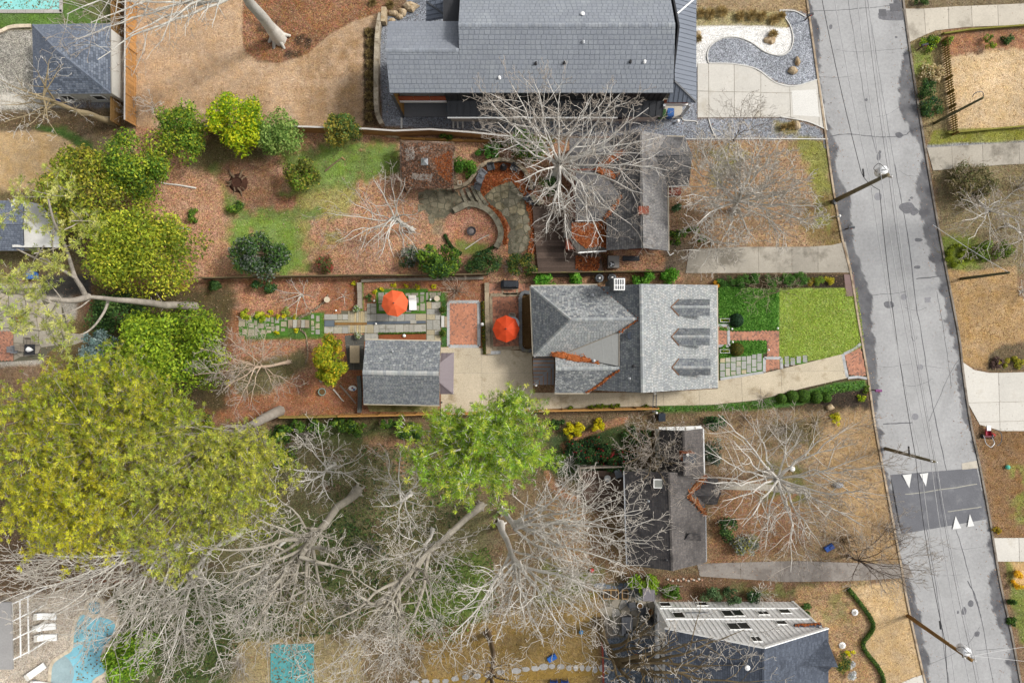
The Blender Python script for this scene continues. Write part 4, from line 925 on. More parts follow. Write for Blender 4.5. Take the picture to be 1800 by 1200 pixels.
def path(a, b, bow, wob, n):
 "a wandering line from a to b, bowed by the vector bow"
 a, b = np.array(a, float), np.array(b, float); L = np.linalg.norm(b - a); pts = []; w_ = np.zeros(3)
 for i in range(n + 1):
  t = i / n; w_ = w_ * .75 + np.array([random.gauss(0, 1), random.gauss(0, 1), random.gauss(0, .6)]) * wob * L / n
  pts.append(a + (b - a) * t + np.array(bow) * 4 * t * (1 - t) * .5 + w_ * math.sin(math.pi * min(1, t * 1.05)) ** .5 if 0 < i < n else a + (b - a) * t)
 return pts
def branch(thick, thin, pts, r0, r1, lvl, kids, spread, rmin, kink=.16):
 n = len(pts) - 1; L = sum(np.linalg.norm(pts[i + 1] - pts[i]) for i in range(n))
 for i in range(n):
  a, b = r0 + (r1 - r0) * i / n, r0 + (r1 - r0) * (i + 1) / n
  (thick if a > .055 else thin).append((pts[i], pts[i + 1], max(rmin, a), max(rmin, b)))
 if lvl <= 0 or L < .35: return
 k = max(2, int(kids[0] * (.7 + .5 * random.random()) * min(1.4, max(.4, L / 3))))
 for j in range(k):
  t = .22 + .78 * (j + random.random()) / k; f = min(n - 1, int(t * n)); q = t * n - f
  p = pts[f] + (pts[f + 1] - pts[f]) * min(1, q); d = pts[f + 1] - pts[f]; d = d / (np.linalg.norm(d) + 1e-9)
  s = np.array([random.gauss(0, 1), random.gauss(0, 1), random.gauss(.12, .75)]); s -= d * s.dot(d); s /= np.linalg.norm(s) + 1e-9
  g = d * (1 - spread * random.uniform(.35, .85)) + s * spread * random.uniform(.7, 1.2) + np.array([0, 0, .12]); g /= np.linalg.norm(g)
  l = L * random.uniform(.26, .50) * (1.15 - .55 * t)
  if l < .18: continue
  m = 4 if l > 1.2 else (3 if l > .5 else 2)
  r = max(rmin, (r0 + (r1 - r0) * t) * random.uniform(.44, .66))
  e = p + g * l
  if e[2] < .3: e[2] = .3 + random.random() * .4
  branch(thick, thin, path(p, e, np.array([0, 0, .06 * l]) + s * .12 * l, kink, m), r, max(rmin, r * .3), lvl - 1, kids[1:] or [3], spread, rmin, kink)
TWIG_R = .015
TWIG_GREY = mat('grey_twigs', hx('B0A69A', 1.1), .9, .15, 1, .2, 12)
def bare_tree(name, label, base, fork, ends, r=.35, lvl=3, kids=(7, 5, 4), bark=None, twig=None, spread=.75, group=None, rmin=None, cat='tree', bow=.12, limb=.5, kink=.16, lean=None):
 "leafless tree: base (survey position), fork (position, height), limb tips (position, height)"
 rmin = rmin or TWIG_R; lvl += r > .19; r *= .86; bark = bark or BARK_PALE; twig = twig or bark
 b = P(*base); fk = np.array(P(*fork)); t = thing(name, label, cat, b, group); thick, thin = [], []
 tp = path(b, fk, (0, 0, 0), .05, 5); n = len(tp) - 1
 tr = [(tp[i], tp[i + 1], r * (1.35 if i == 0 else 1 - .09 * i), r * (1 - .09 * (i + 1))) for i in range(n)]
 for a in range(5):        # root flare
  an = a * 1.26 + random.random(); tr.append((np.array(b) + np.array([math.cos(an) * r * 1.9, math.sin(an) * r * 1.9, -.05]), np.array(b) + np.array([math.cos(an) * r * .5, math.sin(an) * r * .5, r * 1.6]), r * .22, r * .5))
 for e in ends:
  e = np.array(P(*e)); s0 = random.choice([1.0, 1.0, .92, .8]) if len(ends) > 3 else 1.0
  s0 *= random.choice([1, .92, .84, .7]); f = s0 * n; i = min(n - 1, int(f)); st = tp[i] + (tp[i + 1] - tp[i]) * (f - i)
  L = np.linalg.norm(e - st); bw = np.array([random.gauss(0, .35), random.gauss(0, .35), 1.0]) * L * bow
  branch(thick, thin, path(st, e, bw, .12, max(6, int(L / 1.1))), r * limb * random.uniform(.6, .9), max(rmin, r * .06), lvl, kids, spread, rmin, kink)
 part('trunk', seg_mesh('trunk', tr + thick, 8), bark, t)
 if thin: part('crown', seg_mesh('crown', [s for s in thin if s[2] > rmin * 1.3] or thin[:1], 4), bark, t); part('twigs', seg_mesh('twigs', [s for s in thin if s[2] <= rmin * 1.3] or thin[-1:], 3), TWIG_GREY if twig is bark else twig, t, kind='stuff')
 return t
def blobs_in(c, rx, ry, rz, n, k=(.30, .50)):
 out = []
 for i in range(n):
  while True:
   q = np.array([random.uniform(-1, 1), random.uniform(-1, 1), random.uniform(-.7, 1)])
   if q.dot(q) < 1: break
  s = random.uniform(*k); m = min(rx, ry, rz * 1.3)
  q = q * q.dot(q) ** -.22 * random.choice([1, 1, .9, 1.12]); out.append((np.array(c) + q * np.array([rx, ry, rz]) * (1 - s * .55), np.array([m * s, m * s, m * s * .8])))
 return out
def leaves_on(blobs, n, size, pal, up=.45, jit=.22, asp=.5, clump=.35):
 "leaf-sized faces spread through the outer part of each clump"
 A = np.array([b[1].prod() ** (2 / 3) for b in blobs]); A = A / A.sum(); C = np.array([b[0] for b in blobs]); Rr = np.array([b[1] for b in blobs])
 i = rng.choice(len(blobs), n, p=A); d = rng.normal(size=(n, 3)); d[:, 2] += .35; d /= np.linalg.norm(d, axis=1, keepdims=True)
 rad = rng.uniform(.25, 1, (n, 1)) ** (1 / 2.2) * rng.uniform(.85, 1.18, (n, 1)); p = C[i] + d * Rr[i] * rad
 p[:, 2] = np.maximum(p[:, 2], .05)
 nr = d * .6 + rng.normal(0, .55, (n, 3)) + np.array([0, 0, up])
 Vx, F = leaf_quads(p, nr, size * rng.uniform(.65, 1.3, n), asp)
 pa = np.array([hx(h) for h in pal]); bc = rng.integers(0, len(pa), len(blobs)); own = rng.random(n) < clump
 ci = np.where(own, bc[i], rng.integers(0, len(pa), n)); bk = rng.uniform(.82, 1.18, len(blobs))
 col = pa[ci] * 1.5 * (1 + rng.uniform(-jit, jit, (n, 1))) * bk[i][:, None]
 return Vx, F, np.clip(col, 0, .8)
def leafy(name, label, cx, cy, rx, ry, z0, z1, pal, n=None, size=.12, nb=None, base=None, group=None, cat='tree', trunk=True, bark=None, tr=.14, k=(.20, .5), asp=.5, up=.45):
 "evergreen: crown centre and half-widths on the survey grid at its mid height; z0..z1 its foot and top"
 zc = (z0 + z1) / 2; c = P(cx, cy, zc); f = (H - zc) / H / S; Rx, Ry, Rz = rx * f, ry * f, (z1 - z0) / 2
 nb = nb or max(8, int(11 * (Rx * Ry) ** .5)); bl = blobs_in(c, Rx, Ry, Rz, nb, k)
 n = n or int(min(16000, 420 * Rx * Ry + 130 * (Rx + Ry) * Rz) * (.13 / size) ** 1.5)
 b = P(*base) if base else V3((c.x, c.y, 0))
 if not trunk:
  Vx, F, C_ = leaves_on(bl, n, size, pal, asp=asp, up=up)
  o = link(name, npmesh(name, Vx, F, C_), LEAF); o['label'] = label; o['category'] = cat
  if group: o['group'] = group
  return o
 t = thing(name, label, cat, b, group); segs = []
 top = np.array([c.x, c.y, z0 + Rz * .9]); tp = path(b, top, (0, 0, 0), .05, 4)
 segs += [(tp[i], tp[i + 1], tr * (1 - .12 * i), tr * (1 - .12 * (i + 1))) for i in range(4)]
 for q, _ in bl:
  pt = path(top * .5 + tp[2] * .5, q, (0, 0, .1), .1, 3); segs += [(pt[i], pt[i + 1], tr * .35 * (1 - .25 * i), tr * .35 * (1 - .25 * (i + 1))) for i in range(3)]
 part('trunk', seg_mesh('trunk', segs, 6), bark or BARK_BROWN, t)
 Vx, F, C_ = leaves_on(bl, n, size, pal, asp=asp, up=up)
 part('crown', npmesh('crown', Vx, F, C_), LEAF, t)
 return t
def tufts(P_, r, pal, nb=18, w_=.10, jit=.2, droop=.1):
 "needle tufts: each point gets a burst of narrow blades"
 m = len(P_); d = rng.normal(size=(m, nb, 3)); d[..., 2] = np.abs(d[..., 2]) * .8 + .12; d /= np.linalg.norm(d, axis=-1, keepdims=True)
 L = r[:, None, None] * rng.uniform(.7, 1.15, (m, nb, 1)); tip = P_[:, None] + d * L; tip[..., 2] -= droop * L[..., 0]
 s = np.cross(d, rng.normal(size=(m, nb, 3))); s /= np.linalg.norm(s, axis=-1, keepdims=True) + 1e-9
 w2 = s * r[:, None, None] * w_; mid = P_[:, None] + d * L * .55
 Vx = np.stack([P_[:, None] + d * L * .08, mid - w2, tip, mid + w2], 2).reshape(-1, 3); F = np.arange(m * nb * 4).reshape(-1, 4)
 pa = np.array([hx(h) for h in pal]) * 1.9; ci = rng.integers(0, len(pa), m); col = pa[ci][:, None] * np.where(rng.random((m, 1, 1)) < .4, 1.4, .8) * (1 + rng.uniform(-.25, .25, (m, 1, 1))) * (1 + rng.uniform(-.22, .22, (m, nb, 1)))
 return Vx, F, np.clip(col.reshape(-1, 3), 0, .8)
def pine(name, label, base, top, lobes, pal, n=1500, r=.42, tr=.32, group=None, bark=None, stub=12, nb=24, w_=.058):
 "tall pine: base, (position, height) of the top of its bole, and lobes (x, y, half-width, half-height, z, dz) of needles"
 b = P(*base); tpz = np.array(P(*top)); t = thing(name, label, 'tree', b, group); tp = path(b, tpz, (0, 0, 0), .025, 9)
 segs = [(tp[i], tp[i + 1], tr * (1 - .075 * i), tr * (1 - .075 * (i + 1))) for i in range(9)]; pts = []; thin = []; n = int(n * 1.75); r = r * .62
 area_ = np.array([l[2] * l[3] * (.5 + l[5] / 6) for l in lobes], float); area_ /= area_.sum()
 for l, a in zip(lobes, area_):
  c = np.array(P(l[0], l[1], l[4])); f = (H - l[4]) / H / S; k = max(6, int(n * a)); lim = max(4, int(k / 26))
  for j in range(lim):          # limbs that carry the tufts
   an = random.random() * 6.283; q = random.random() ** .5
   e = c + np.array([math.cos(an) * q * l[2] * f, math.sin(an) * q * l[3] * f, random.uniform(-1.2, 1) * l[5]])
   st = tp[random.randint(5, 9)] if stub != 4 else c + np.array([random.gauss(0, .4), random.gauss(0, .4), -.3]); pp = path(st, e, (0, 0, -.04 * np.linalg.norm(e - st)), .09, 5)
   rr = tr * .15
   for i in range(5): (segs if rr > .05 and stub != 4 else thin).append((pp[i], pp[i + 1], max(.02, rr * (1 - .17 * i)), max(.018, rr * (1 - .17 * (i + 1)))))
   kk = k // lim
   for _ in range(kk):
    w2 = random.random() ** .6; o_ = pp[2] + (pp[5] - pp[2]) * w2 if random.random() < .5 else e
    p2 = o_ + np.array([random.gauss(0, 1), random.gauss(0, 1), random.gauss(0, .5)]) * .46
    thin.append((o_ * .4 + p2 * .6, p2, .018, .014)); pts.append(p2)
 for _ in range(stub):
  i = random.randint(2, 6); an = random.random() * 6.283; L = random.uniform(.5, 2.0); e = tp[i] + np.array([math.cos(an) * L, math.sin(an) * L, random.uniform(-.1, .5)])
  thin.append((tp[i], e, .035, .018))
 part('trunk', seg_mesh('trunk', segs, 8), bark or BARK_GREY, t); part('branches', seg_mesh('branches', thin, 3), bark or BARK_GREY, t, kind='stuff')
 Vx, F, C_ = tufts(np.array(pts), r * rng.uniform(.75, 1.25, len(pts)), pal, nb, w_); part('crown', npmesh('crown', Vx, F, C_), LEAF, t)
 return t
def twiggy(name, label, cx, cy, rpx, hgt, n=14, col=None, group=None, lvl=2, kids=(6, 5), r=.035, flat=.8, cat='shrub', spread=.75, rmin=.014):
 "many-stemmed leafless shrub"
 b = P(cx, cy); t0, t1 = [], []; Rr = rpx / S
 for i in range(n):
  an = 6.283 * (i + random.random()) / n; q = random.uniform(.45, 1); e = np.array(b) + np.array([math.cos(an) * Rr * q, math.sin(an) * Rr * q, hgt * (1.05 - flat * .5 * q) * random.uniform(.8, 1.1)])
  s = np.array(b) + np.array([math.cos(an), math.sin(an), 0]) * .08
  branch(t0, t1, path(s, e, (0, 0, hgt * .15), .14, 5), r, rmin, lvl, kids, spread, rmin, .2)
 o = link(name, seg_mesh(name, t0 + t1, 3), col or TWIG_TAN); o['label'] = label; o['category'] = cat
 if group: o['group'] = group
 return o
YG = ['8E9C2C', 'A2AA32', '7C8C2A', '5C7024', 'B4B03A', '667828']; LIME = ['A8B41C', '8FA81E', 'C0C028', '7A9A1E', '5E801C']
MIDG = ['5A7A28', '6E8C2C', '46641F', '7F9434', '36521C']; DKG = ['2F4C26', '3C5A2C', '4A6A30', '243C20', '587038']; OLIVE = ['7A7A36', '8C8838', '5C6430', '9A8E3C', '4C5628']
PINE_Y = ['A0A42C', '8E982C', 'B4AE34', '7A8428', '6A7630', '98943A']; PINE_L = ['A6AC58', '94A04A', 'B4B464', '808C40', '9AA050']; PINE_G = ['86A238', '94AE3A', '6E8C30', 'A4B440', '56722A']
BRT = ['8EA62A', '7E9628', 'A2B034', '6A8626', '4E6C20']; YEL = ['D2C41E', 'C0B81C', 'DCCB2A', '9CA81C', 'B8A41C']; IVY = ['28442A', '34522C', '203822', '3F5E30', '4A6A3A']; GRYG = ['7A8078', '6A7468', '8A8E84', '586456']
pine('pine_tree', 'tall grey pine whose long bare bole leans west over a patio', (343, 538), (150, 521, 16.5),
      [(60, 440, 55, 40, 22, 2), (40, 560, 60, 50, 22, 2.5), (95, 520, 45, 45, 20, 2), (30, 360, 50, 45, 23, 2), (110, 390, 40, 45, 21, 2), (30, 480, 40, 35, 24, 2), (110, 600, 40, 35, 20, 2), (100, 330, 50, 25, 21, 2)], PINE_L, 330, .5, .42, stub=4)
def limbs(parent, list_, m):
 s = []
 for pts, r0, r1 in list_:
  q = smooth_line([P(*p) for p in pts], 5); q = [np.array(v) for v in q]; n = len(q) - 1
  s += [(q[i], q[i + 1], r0 + (r1 - r0) * i / n, r0 + (r1 - r0) * (i + 1) / n) for i in range(n)]
 part('limb', seg_mesh('limb', s, 7), m, parent, kind='stuff')
LP = [o for o in COL.objects if o.name == 'pine_tree'][0]
limbs(LP, [([(155, 521, 16), (140, 526, 17), (115, 528, 18), (60, 520, 20), (0, 507, 22)], .27, .12), ([(150, 519, 16.3), (143, 505, 17), (132, 487, 18), (122, 455, 19), (113, 430, 20), (95, 390, 22), (85, 350, 23)], .20, .06), ([(132, 488, 18), (110, 475, 19), (75, 460, 20), (30, 438, 22)], .13, .05),
 ([(190, 530, 13), (183, 548, 13.6), (168, 570, 14.5), (150, 585, 15.5), (130, 590, 16)], .12, .04), ([(158, 526, 15.8), (140, 540, 16.6), (110, 552, 18), (75, 560, 19)], .07, .03), ([(100, 395, 21.5), (92, 420, 21), (96, 460, 20)], .07, .04)], BARK_GREY)
pine('pine_tree', 'broad yellow-green pine filling the west edge of the picture below the patio', (300, 745), (160, 770, 18),
      [(70, 690, 85, 55, 21, 2.5), (160, 690, 75, 55, 20, 2.5), (55, 790, 80, 60, 22, 3), (150, 790, 80, 65, 22, 3), (225, 730, 60, 55, 19, 2.5)], PINE_Y, 2300, .46, .4)
pine('pine_tree', 'yellowish pine south-west of the others above the bare branches by the pool', (330, 790), (130, 870, 19),
      [(45, 880, 75, 55, 22, 2.5), (130, 880, 80, 60, 22, 3), (70, 930, 70, 35, 21, 2), (190, 940, 60, 40, 20, 2)], ['B4B02E', 'A6A42C', 'C0B636', '8A8C2C', '747C2E'], 1700, .46, .35)
pine('pine_tree', 'wide pine with a thick grey bole leaning in from the yard fence and grey-green needles', (492, 722), (390, 772, 14),
      [(320, 800, 90, 55, 19, 2.5), (420, 830, 85, 65, 19, 2.5), (300, 880, 90, 65, 20, 3), (400, 900, 85, 50, 19, 2.5), (240, 850, 60, 65, 20, 2.5), (290, 960, 75, 45, 19, 2), (460, 790, 40, 35, 18, 2)], ['A2A638', '8E983A', 'B0AE44', '7C8838', '929448'], 2900, .45, .55, stub=6)
pine('pine_tree', 'young olive pine behind the bright green tree at the west end of the lot', (352, 735), (255, 765, 13),
      [(270, 720, 60, 35, 16, 2), (230, 690, 50, 40, 16, 2), (300, 755, 50, 30, 15, 2), (200, 650, 50, 40, 17, 2)], ['8C962C', '7A8A2A', '9CA034', '6A7A2A'], 900, .45, .38)
pine('pine_tree', 'bright green pine with starry needle tufts standing south of the driveway', (868, 735), (850, 775, 15),
      [(790, 765, 75, 45, 19, 2), (870, 800, 75, 50, 20, 2.5), (930, 800, 38, 45, 18, 2), (800, 825, 60, 35, 19, 2), (915, 740, 45, 40, 18, 1.8), (880, 715, 45, 20, 17, 1.2), (900, 705, 30, 15, 17, 1), (850, 865, 55, 30, 18, 2), (745, 790, 35, 25, 18, 1.5), (850, 750, 80, 30, 18, 1.5)], PINE_G, 1750, .55, .36, bark=BARK_PALE)
leafy('evergreen_tree', 'large dense yellow-green tree over the north-west fence corner', 250, 448, 112, 82, 2, 9, YG, 15000, .15, 60, base=(285, 470))
leafy('evergreen_tree', 'olive-yellow tree mingled with bare twigs west of the tall yellow-green tree', 150, 345, 80, 75, 1.5, 7.5, YG + OLIVE, 8000, .15, 44, base=(185, 365))
leafy('evergreen_tree', 'mid-green tree at the end of the long cedar fence', 240, 290, 75, 62, 1.5, 6.5, YG[:3] + MIDG, 8000, .14, 40, base=(262, 305))
leafy('evergreen_tree', 'mid-green bushy tree overhanging the lawn fence', 322, 232, 48, 50, 1, 5.5, MIDG + YG[:2], 5500, .13, 30)
leafy('evergreen_tree', 'bright lime-yellow tree against the tan lawn', 420, 215, 48, 52, 1, 6, LIME, 6500, .14, 30)
leafy('evergreen_tree', 'grey-green tree right beside the lime-yellow one', 490, 235, 45, 40, 1, 5, ['7F9A4C', '6A8440', '94A85A', '52702F'], 4500, .13, 26)
leafy('evergreen_tree', 'rounded dark olive tree in front of the slatted fence', 602, 229, 35, 32, .4, 4.5, DKG[2:] + OLIVE, 4200, .12, 24)
leafy('evergreen_tree', 'olive bush-like tree on the green grass below the slatted fence', 529, 306, 33, 30, .4, 4, OLIVE + MIDG[:2], 3600, .12, 22)
leafy('evergreen_tree', 'dark holly-like tree at the south fence of the leafy yard', 457, 445, 50, 40, .5, 5.5, DKG + GRYG[:2], 6500, .13, 34)
leafy('evergreen_tree', 'big bright green tree at the west end of the long lot', 300, 612, 108, 78, 1.5, 8, BRT, 15500, .15, 60, base=(330, 615))
leafy('evergreen_tree', 'yellow-tinged conifer beside the garage', 581, 634, 29, 50, .6, 6.5, ['8E9A22', 'A5A024', '7A8A1E', 'BCA02A', '687A1E'], 5200, .13, 30)
leafy('evergreen_tree', 'green camellia by the fence north of the herringbone terrace', 772, 458, 44, 30, .5, 5, MIDG + DKG[:2], 5000, .13, 28)
leafy('evergreen_tree', 'blue-green spruce between the patio and the bright green tree', 180, 612, 32, 40, .5, 6, ['7E9290', '6A807C', '90A29E', '55706A'], 3800, .13, 24)
leafy('evergreen_tree', 'green conifer overhanging the turquoise lagoon pool', 235, 1150, 55, 40, .5, 6.5, ['5E8424', '74982A', '486A1E', '86A030'], 5200, .14, 30)
leafy('evergreen_tree', 'dark shrubby tree in the shade of the long leaning pine bole', 205, 555, 60, 40, .3, 3.5, DKG, 4200, .13, 26)
leafy('evergreen_tree', 'sparse lime-olive tree beside the white tarpaulin', 140, 295, 45, 35, 1, 5.5, OLIVE + YG, 3600, .15, 30)
def shrub(label, cx, cy, rx, ry, h, pal, size=.10, group=None, n=None, name='shrub', k=(.34, .55), nb=None, cat='shrub'):
 return leafy(name, label, cx, cy, rx, ry, -.2 * h, h, pal, n, size, nb, group=group, cat=cat, trunk=False, k=k)
shrub('broad dark green shrub at the head of the leafy yard fence', 375, 505 + 0, 20, 12, 1.6, DKG)
shrub('glossy green shrub just inside the north fence of the lot', 462, 504, 26, 14, 1.8, DKG + ['3E6A4A'])
shrub('low shrub with red blossoms at the south edge of the leafy yard', 570, 465, 22, 16, 1.8, ['5A6A38', '8A4A44', '6C7040', '4E5A30', 'A8383C'])
shrub('small green shrub alone in the leaf litter', 342, 379, 15, 12, 1.1, MIDG)
shrub('small dark shrub beside the uprooted stump', 415, 365, 18, 13, 1.1, MIDG + DKG)
shrub('loose grey-green shrub north of the camellia', 725, 452, 26, 20, 1.8, GRYG + DKG[:3])
shrub('long dark hedge bush between the two rear fences', 850, 462, 38, 22, 2.4, DKG + ['3C6444'])
shrub('dull hedge bush at the corner of the timber deck', 918, 465, 36, 20, 2.2, DKG + OLIVE[:3])
shrub('clipped fresh green hedge along the curved terrace wall', 818, 294, 24, 22, 1.5, ['4E7A2A', '5E8C30', '3E6424', '6A9434'])
shrub('green hedge clump above the curved terrace wall', 860, 266, 30, 14, 1.6, ['44702A', '52802E', '385E24'])
shrub('tall dark rhododendron under the large pale tree', 932, 255, 42, 30, 3.2, DKG + MIDG[:3], .12)
shrub('dark shrub beside the terrace and the pale tree bole', 965, 320, 24, 22, 1.8, DKG)
shrub('small fir-green shrub against the timber base of the slatted fence', 784, 242, 14, 10, 1.2, MIDG + DKG)
shrub('low green shrub in the leaves east of the pyramid roof', 880, 250, 20, 12, 1.0, DKG + MIDG)
for i, (x, y, r, l) in enumerate([(960, 492, 20, 'bright rounded laurel by the rear roof corner'), (1013, 489, 14, 'small bright laurel between the laurel and the condensers'), (1132, 488, 20, 'bright round laurel just east of the chimney'), (1177, 490, 21, 'easternmost round laurel beside the gable')]):
 shrub(l, x, y, r, r * .85, 1.9, ['56902E', '6AA636', '427824', '7AAE40'], .12, 'laurels along the north side of the house')
for i, (x, l) in enumerate([(1276, 'clipped hedge shrub nearest the house in the front hedge row'), (1303, 'second clipped hedge shrub from the house'), (1330, 'third clipped hedge shrub from the house'), (1357, 'hedge shrub behind the leafless sapling'), (1384, 'hedge shrub right of the leafless sapling'), (1408, 'hedge shrub at the bark end of the row')]):
 shrub(l, x, 494 + i * -.6, 15.5, 13, 1.1, ['3C6428', '4A742E', '2F5220', '587E34'], .07, 'clipped shrubs of the front hedge')
for x, l, pl in [(1425, 'brownish dwarf cypress ball, first of three', ['8A7A2C', '9A8430', '6E6A2A']), (1440, 'green dwarf cypress ball, middle of three', ['5A7A2C', '6A862E', '7A8A30']), (1456, 'golden dwarf cypress ball, last of three', ['B0A428', 'C0B02C', '8E9224'])]:
 shrub(l, x, 494, 9, 9, .8, pl, .06, 'dwarf cypress balls in the front bed')
shrub('orange-leaved shrub at the front corner of the gable', 1256, 500, 9, 8, .9, ['C08A24', 'D09A2C', 'A0701E', '8A8A2C'], .08)
def ball(label, cx, cy, r, pal, group=None, h=None):
 f = 1 / S; R_ = r * f; n = int(2600 * R_ * R_ + 500); d = rng.normal(size=(n, 3)); d[:, 2] = np.abs(d[:, 2]); d /= np.linalg.norm(d, axis=1, keepdims=True)
 c = P(cx, cy); p = np.array([c.x, c.y, .12]) + d * np.array([R_, R_, h or R_ * 1.25]) * rng.uniform(.88, 1.03, (n, 1)); Vx, F = leaf_quads(p, d + rng.normal(0, .3, (n, 3)), rng.uniform(.04, .075, n), .6)
 core = MB().lathe((c.x, c.y, 0), [(R_ * .5, .05), (R_ * .9, .2), (R_ * .86, R_ * .7), (R_ * .5, R_ * 1.05), (.05, R_ * 1.12)], 14)
 t = thing('clipped_shrub', label, 'shrub', c, group); part('inner_branches', core, mat('dark_leaf_mass', hx('34482A'), .9, .2, 2, .3, 9), t); part('crown', npmesh('crown', Vx, F, pick(pal, n, .25)), LEAF, t)
ball('dark green clipped boxwood ball north of the brick walk', 1293, 563, 12.5, ['2A4A2C', '345636', '1F3A22', '44664A'], 'boxwood balls by the front walk')
ball('bronze-tinged clipped ball south of the brick walk', 1294, 614, 12, ['5C6A26', '6E6C2C', '4A5A22', '86722E'], 'boxwood balls by the front walk')
for i, (x, y, r, l) in enumerate([(1372, 700, 9, 'grey-green rounded shrub at the driveway end of the south border'), (1391, 696, 11, 'second rounded shrub of the south border'), (1410, 696, 12, 'largest rounded shrub of the south border'), (1433, 698, 11, 'dark rounded shrub of the south border near the black bed'), (1450, 698, 9, 'last rounded shrub before the black bed')]):
 ball(l, x, y, r, ['4E7428', '5E862E', '3A5C22', '6E9236'], 'rounded shrubs of the south border', .8)
shrub('yellow-green spreading shrub in the black bed near the street', 1513, 698, 9, 8, .6, LIME, .07)
shrub('brownish trailing shrub at the street corner of the black bed', 1524, 684, 7, 10, .5, MIDG + ['8A5A30'], .07)
shrub('bright yellow shrub on the south edge of the front lot', 1468, 737, 10, 14, .9, YEL + ['8A8A2C'], .07)
shrub('brilliant yellow variegated shrub, west half of the pair south of the driveway fence', 1008, 757, 24, 14, 1.8, YEL, .11); shrub('brilliant yellow variegated shrub, smaller east half of the pair', 1050, 748, 16, 12, 1.7, YEL, .11)
shrub('dark mass of camellias with red blossoms in the south yard', 1040, 790, 52, 26, 1.6, IVY + IVY + ['5A7A3A', 'A02A30'], .12, n=7000); shrub('dark camellia bank beside the brown-roofed house', 1090, 808, 38, 22, 1.5, IVY + ['8C2A30', '5A7A3A'], .12)
shrub('dark shrubbery north of the mulch path', 1120, 765, 34, 16, 1.2, IVY + MIDG[:1], .12); shrub('deep green shrub at the bend of the mulch path', 980, 745, 18, 10, 1.3, DKG, .11)
shrub('dark evergreen bank at the north-east corner of the brown-roofed house', 1258, 745, 20, 18, 1.6, IVY, .12); shrub('grey twiggy evergreen below the dark bank', 1256, 795, 18, 28, 1.4, GRYG + IVY[:2], .11)
for x, y, rx, ry, l in [(525, 748, 28, 12, 'green understorey shrub below the pine bole on the fence'), (560, 752, 26, 14, 'leafy understorey shrub south of the bark bed'), (597, 745, 24, 14, 'pale green understorey shrub south of the garage path'), (628, 752, 22, 16, 'fresh green understorey shrub near the leaf clearing'), (690, 745, 26, 10, 'green understorey shrub beside the grey boulder'), (725, 760, 30, 18, 'shaded understorey shrub under the bright pine'), (487, 765, 26, 20, 'dark understorey shrub at the foot of the thick pine bole'), (500, 800, 28, 22, 'shadowed understorey shrub south of the thick pine bole')]:
 shrub(l, x, y, rx, ry, 2.2, MIDG + DKG[:3], .13, 'understorey shrubs south of the rear fence')
shrub('leafy green bush by the south end of the brown-roofed house', 1138, 1024, 36, 20, 2.6, ['6A8C24', '7E9C2A', '54761E', '8EA832'], .13); shrub('darker green bush touching the corner of the white house', 1184, 1041, 22, 16, 2.2, ['4A6A24', '5C7C2A', '3A561E'], .12)
shrub('round grey-green bush beside the white wall, left of two', 1249, 1043, 17, 16, 2.2, ['46603C', '58724A', '38502F', '6A8256'], .09, 'round bushes by the white wall'); shrub('round grey-green bush beside the white wall, right of two', 1288, 1045, 16, 16, 2.2, ['3E5A38', '506C46', '33492C', '627A50'], .09, 'round bushes by the white wall')
shrub('ivy-dark bush under the grey twigs at the white wall', 1325, 1050, 16, 12, 1.6, IVY, .09); shrub('dark clipped bush at the east corner of the white house', 1416, 1068, 10, 16, 1.3, ['3E5A24', '4A662A', '2F4A1E'], .08)
shrub('green bush with yellow flowers at the lower lawn edge', 1480, 1165, 14, 22, 1.4, OLIVE + DKG, .09); shrub('small bright yellow-flowered shrub among the lower plants', 1494, 1147, 9, 7, .8, YEL, .07); shrub('white-blossomed shrub among the lower plants', 1497, 1180, 10, 18, 1.2, ['D8D8DC', 'C0C4C8', 'E4E4E4', '6A7450'], .08)
shrub('evergreen mound in front of the brown-roofed house', 1278, 928, 20, 22, 1.6, IVY + DKG, .11); shrub('grey evergreen mound lower down the leafy front yard', 1310, 955, 28, 24, 1.5, GRYG + OLIVE[:2], .11)
for x, y, r, l, pl in [(1633, 74, 19, 'lime-green shrub by the corner of the railed garden', LIME[1:] + MIDG), (1668, 74, 12, 'small green shrub behind the lime-green one', MIDG), (1620, 2, 12, 'dark shrub at the head of the far driveway', DKG), (1630, 155, 20, 'dark juniper on the street bank', DKG), (1638, 186, 24, 'lower dark juniper on the street bank', DKG + ['2F5A40']), (1737, 68, 8, 'small topiary, upper of a pair', MIDG + OLIVE), (1738, 82, 9, 'small topiary, lower of a pair', MIDG + YG), (1771, 68, 11, 'dark round shrub in the far bark bed', DKG)]:
 shrub(l, x, y, r, r * .85, 1.2, pl, .09)
shrub('pale dried hydrangea with tan seed heads on the street bank', 1638, 130, 24, 20, 1.1, ['C8B48C', 'B8A078', '8E8050', 'D6C4A0', '6E6A3C'], .10)
shrub('broad brown-green thicket on the east bank', 1705, 325, 55, 42, 2.2, ['6E6442', '7C7450', '5A5638', '4E5E2C', '8A7E5A'], .10, n=6500); shrub('green thicket below the bare east trees', 1750, 440, 45, 20, 1.6, ['5E7426', '6E842C', '4C6020'], .11); shrub('mossy yellow-green ground shrub beside the east kerb', 1685, 448, 30, 26, .7, ['7C8A22', '8C9628', '6A781E'], .09)
shrub('golden ground-cover juniper in the island bed', 1778, 637, 30, 13, .7, ['8E9030', 'A09834', '767E2C', 'B0A03A'], .09); shrub('purple-brown clipped edging shrub round the island bed', 1752, 640, 18, 14, .6, ['5E4A44', '6E5850', '4C3E38'], .08)
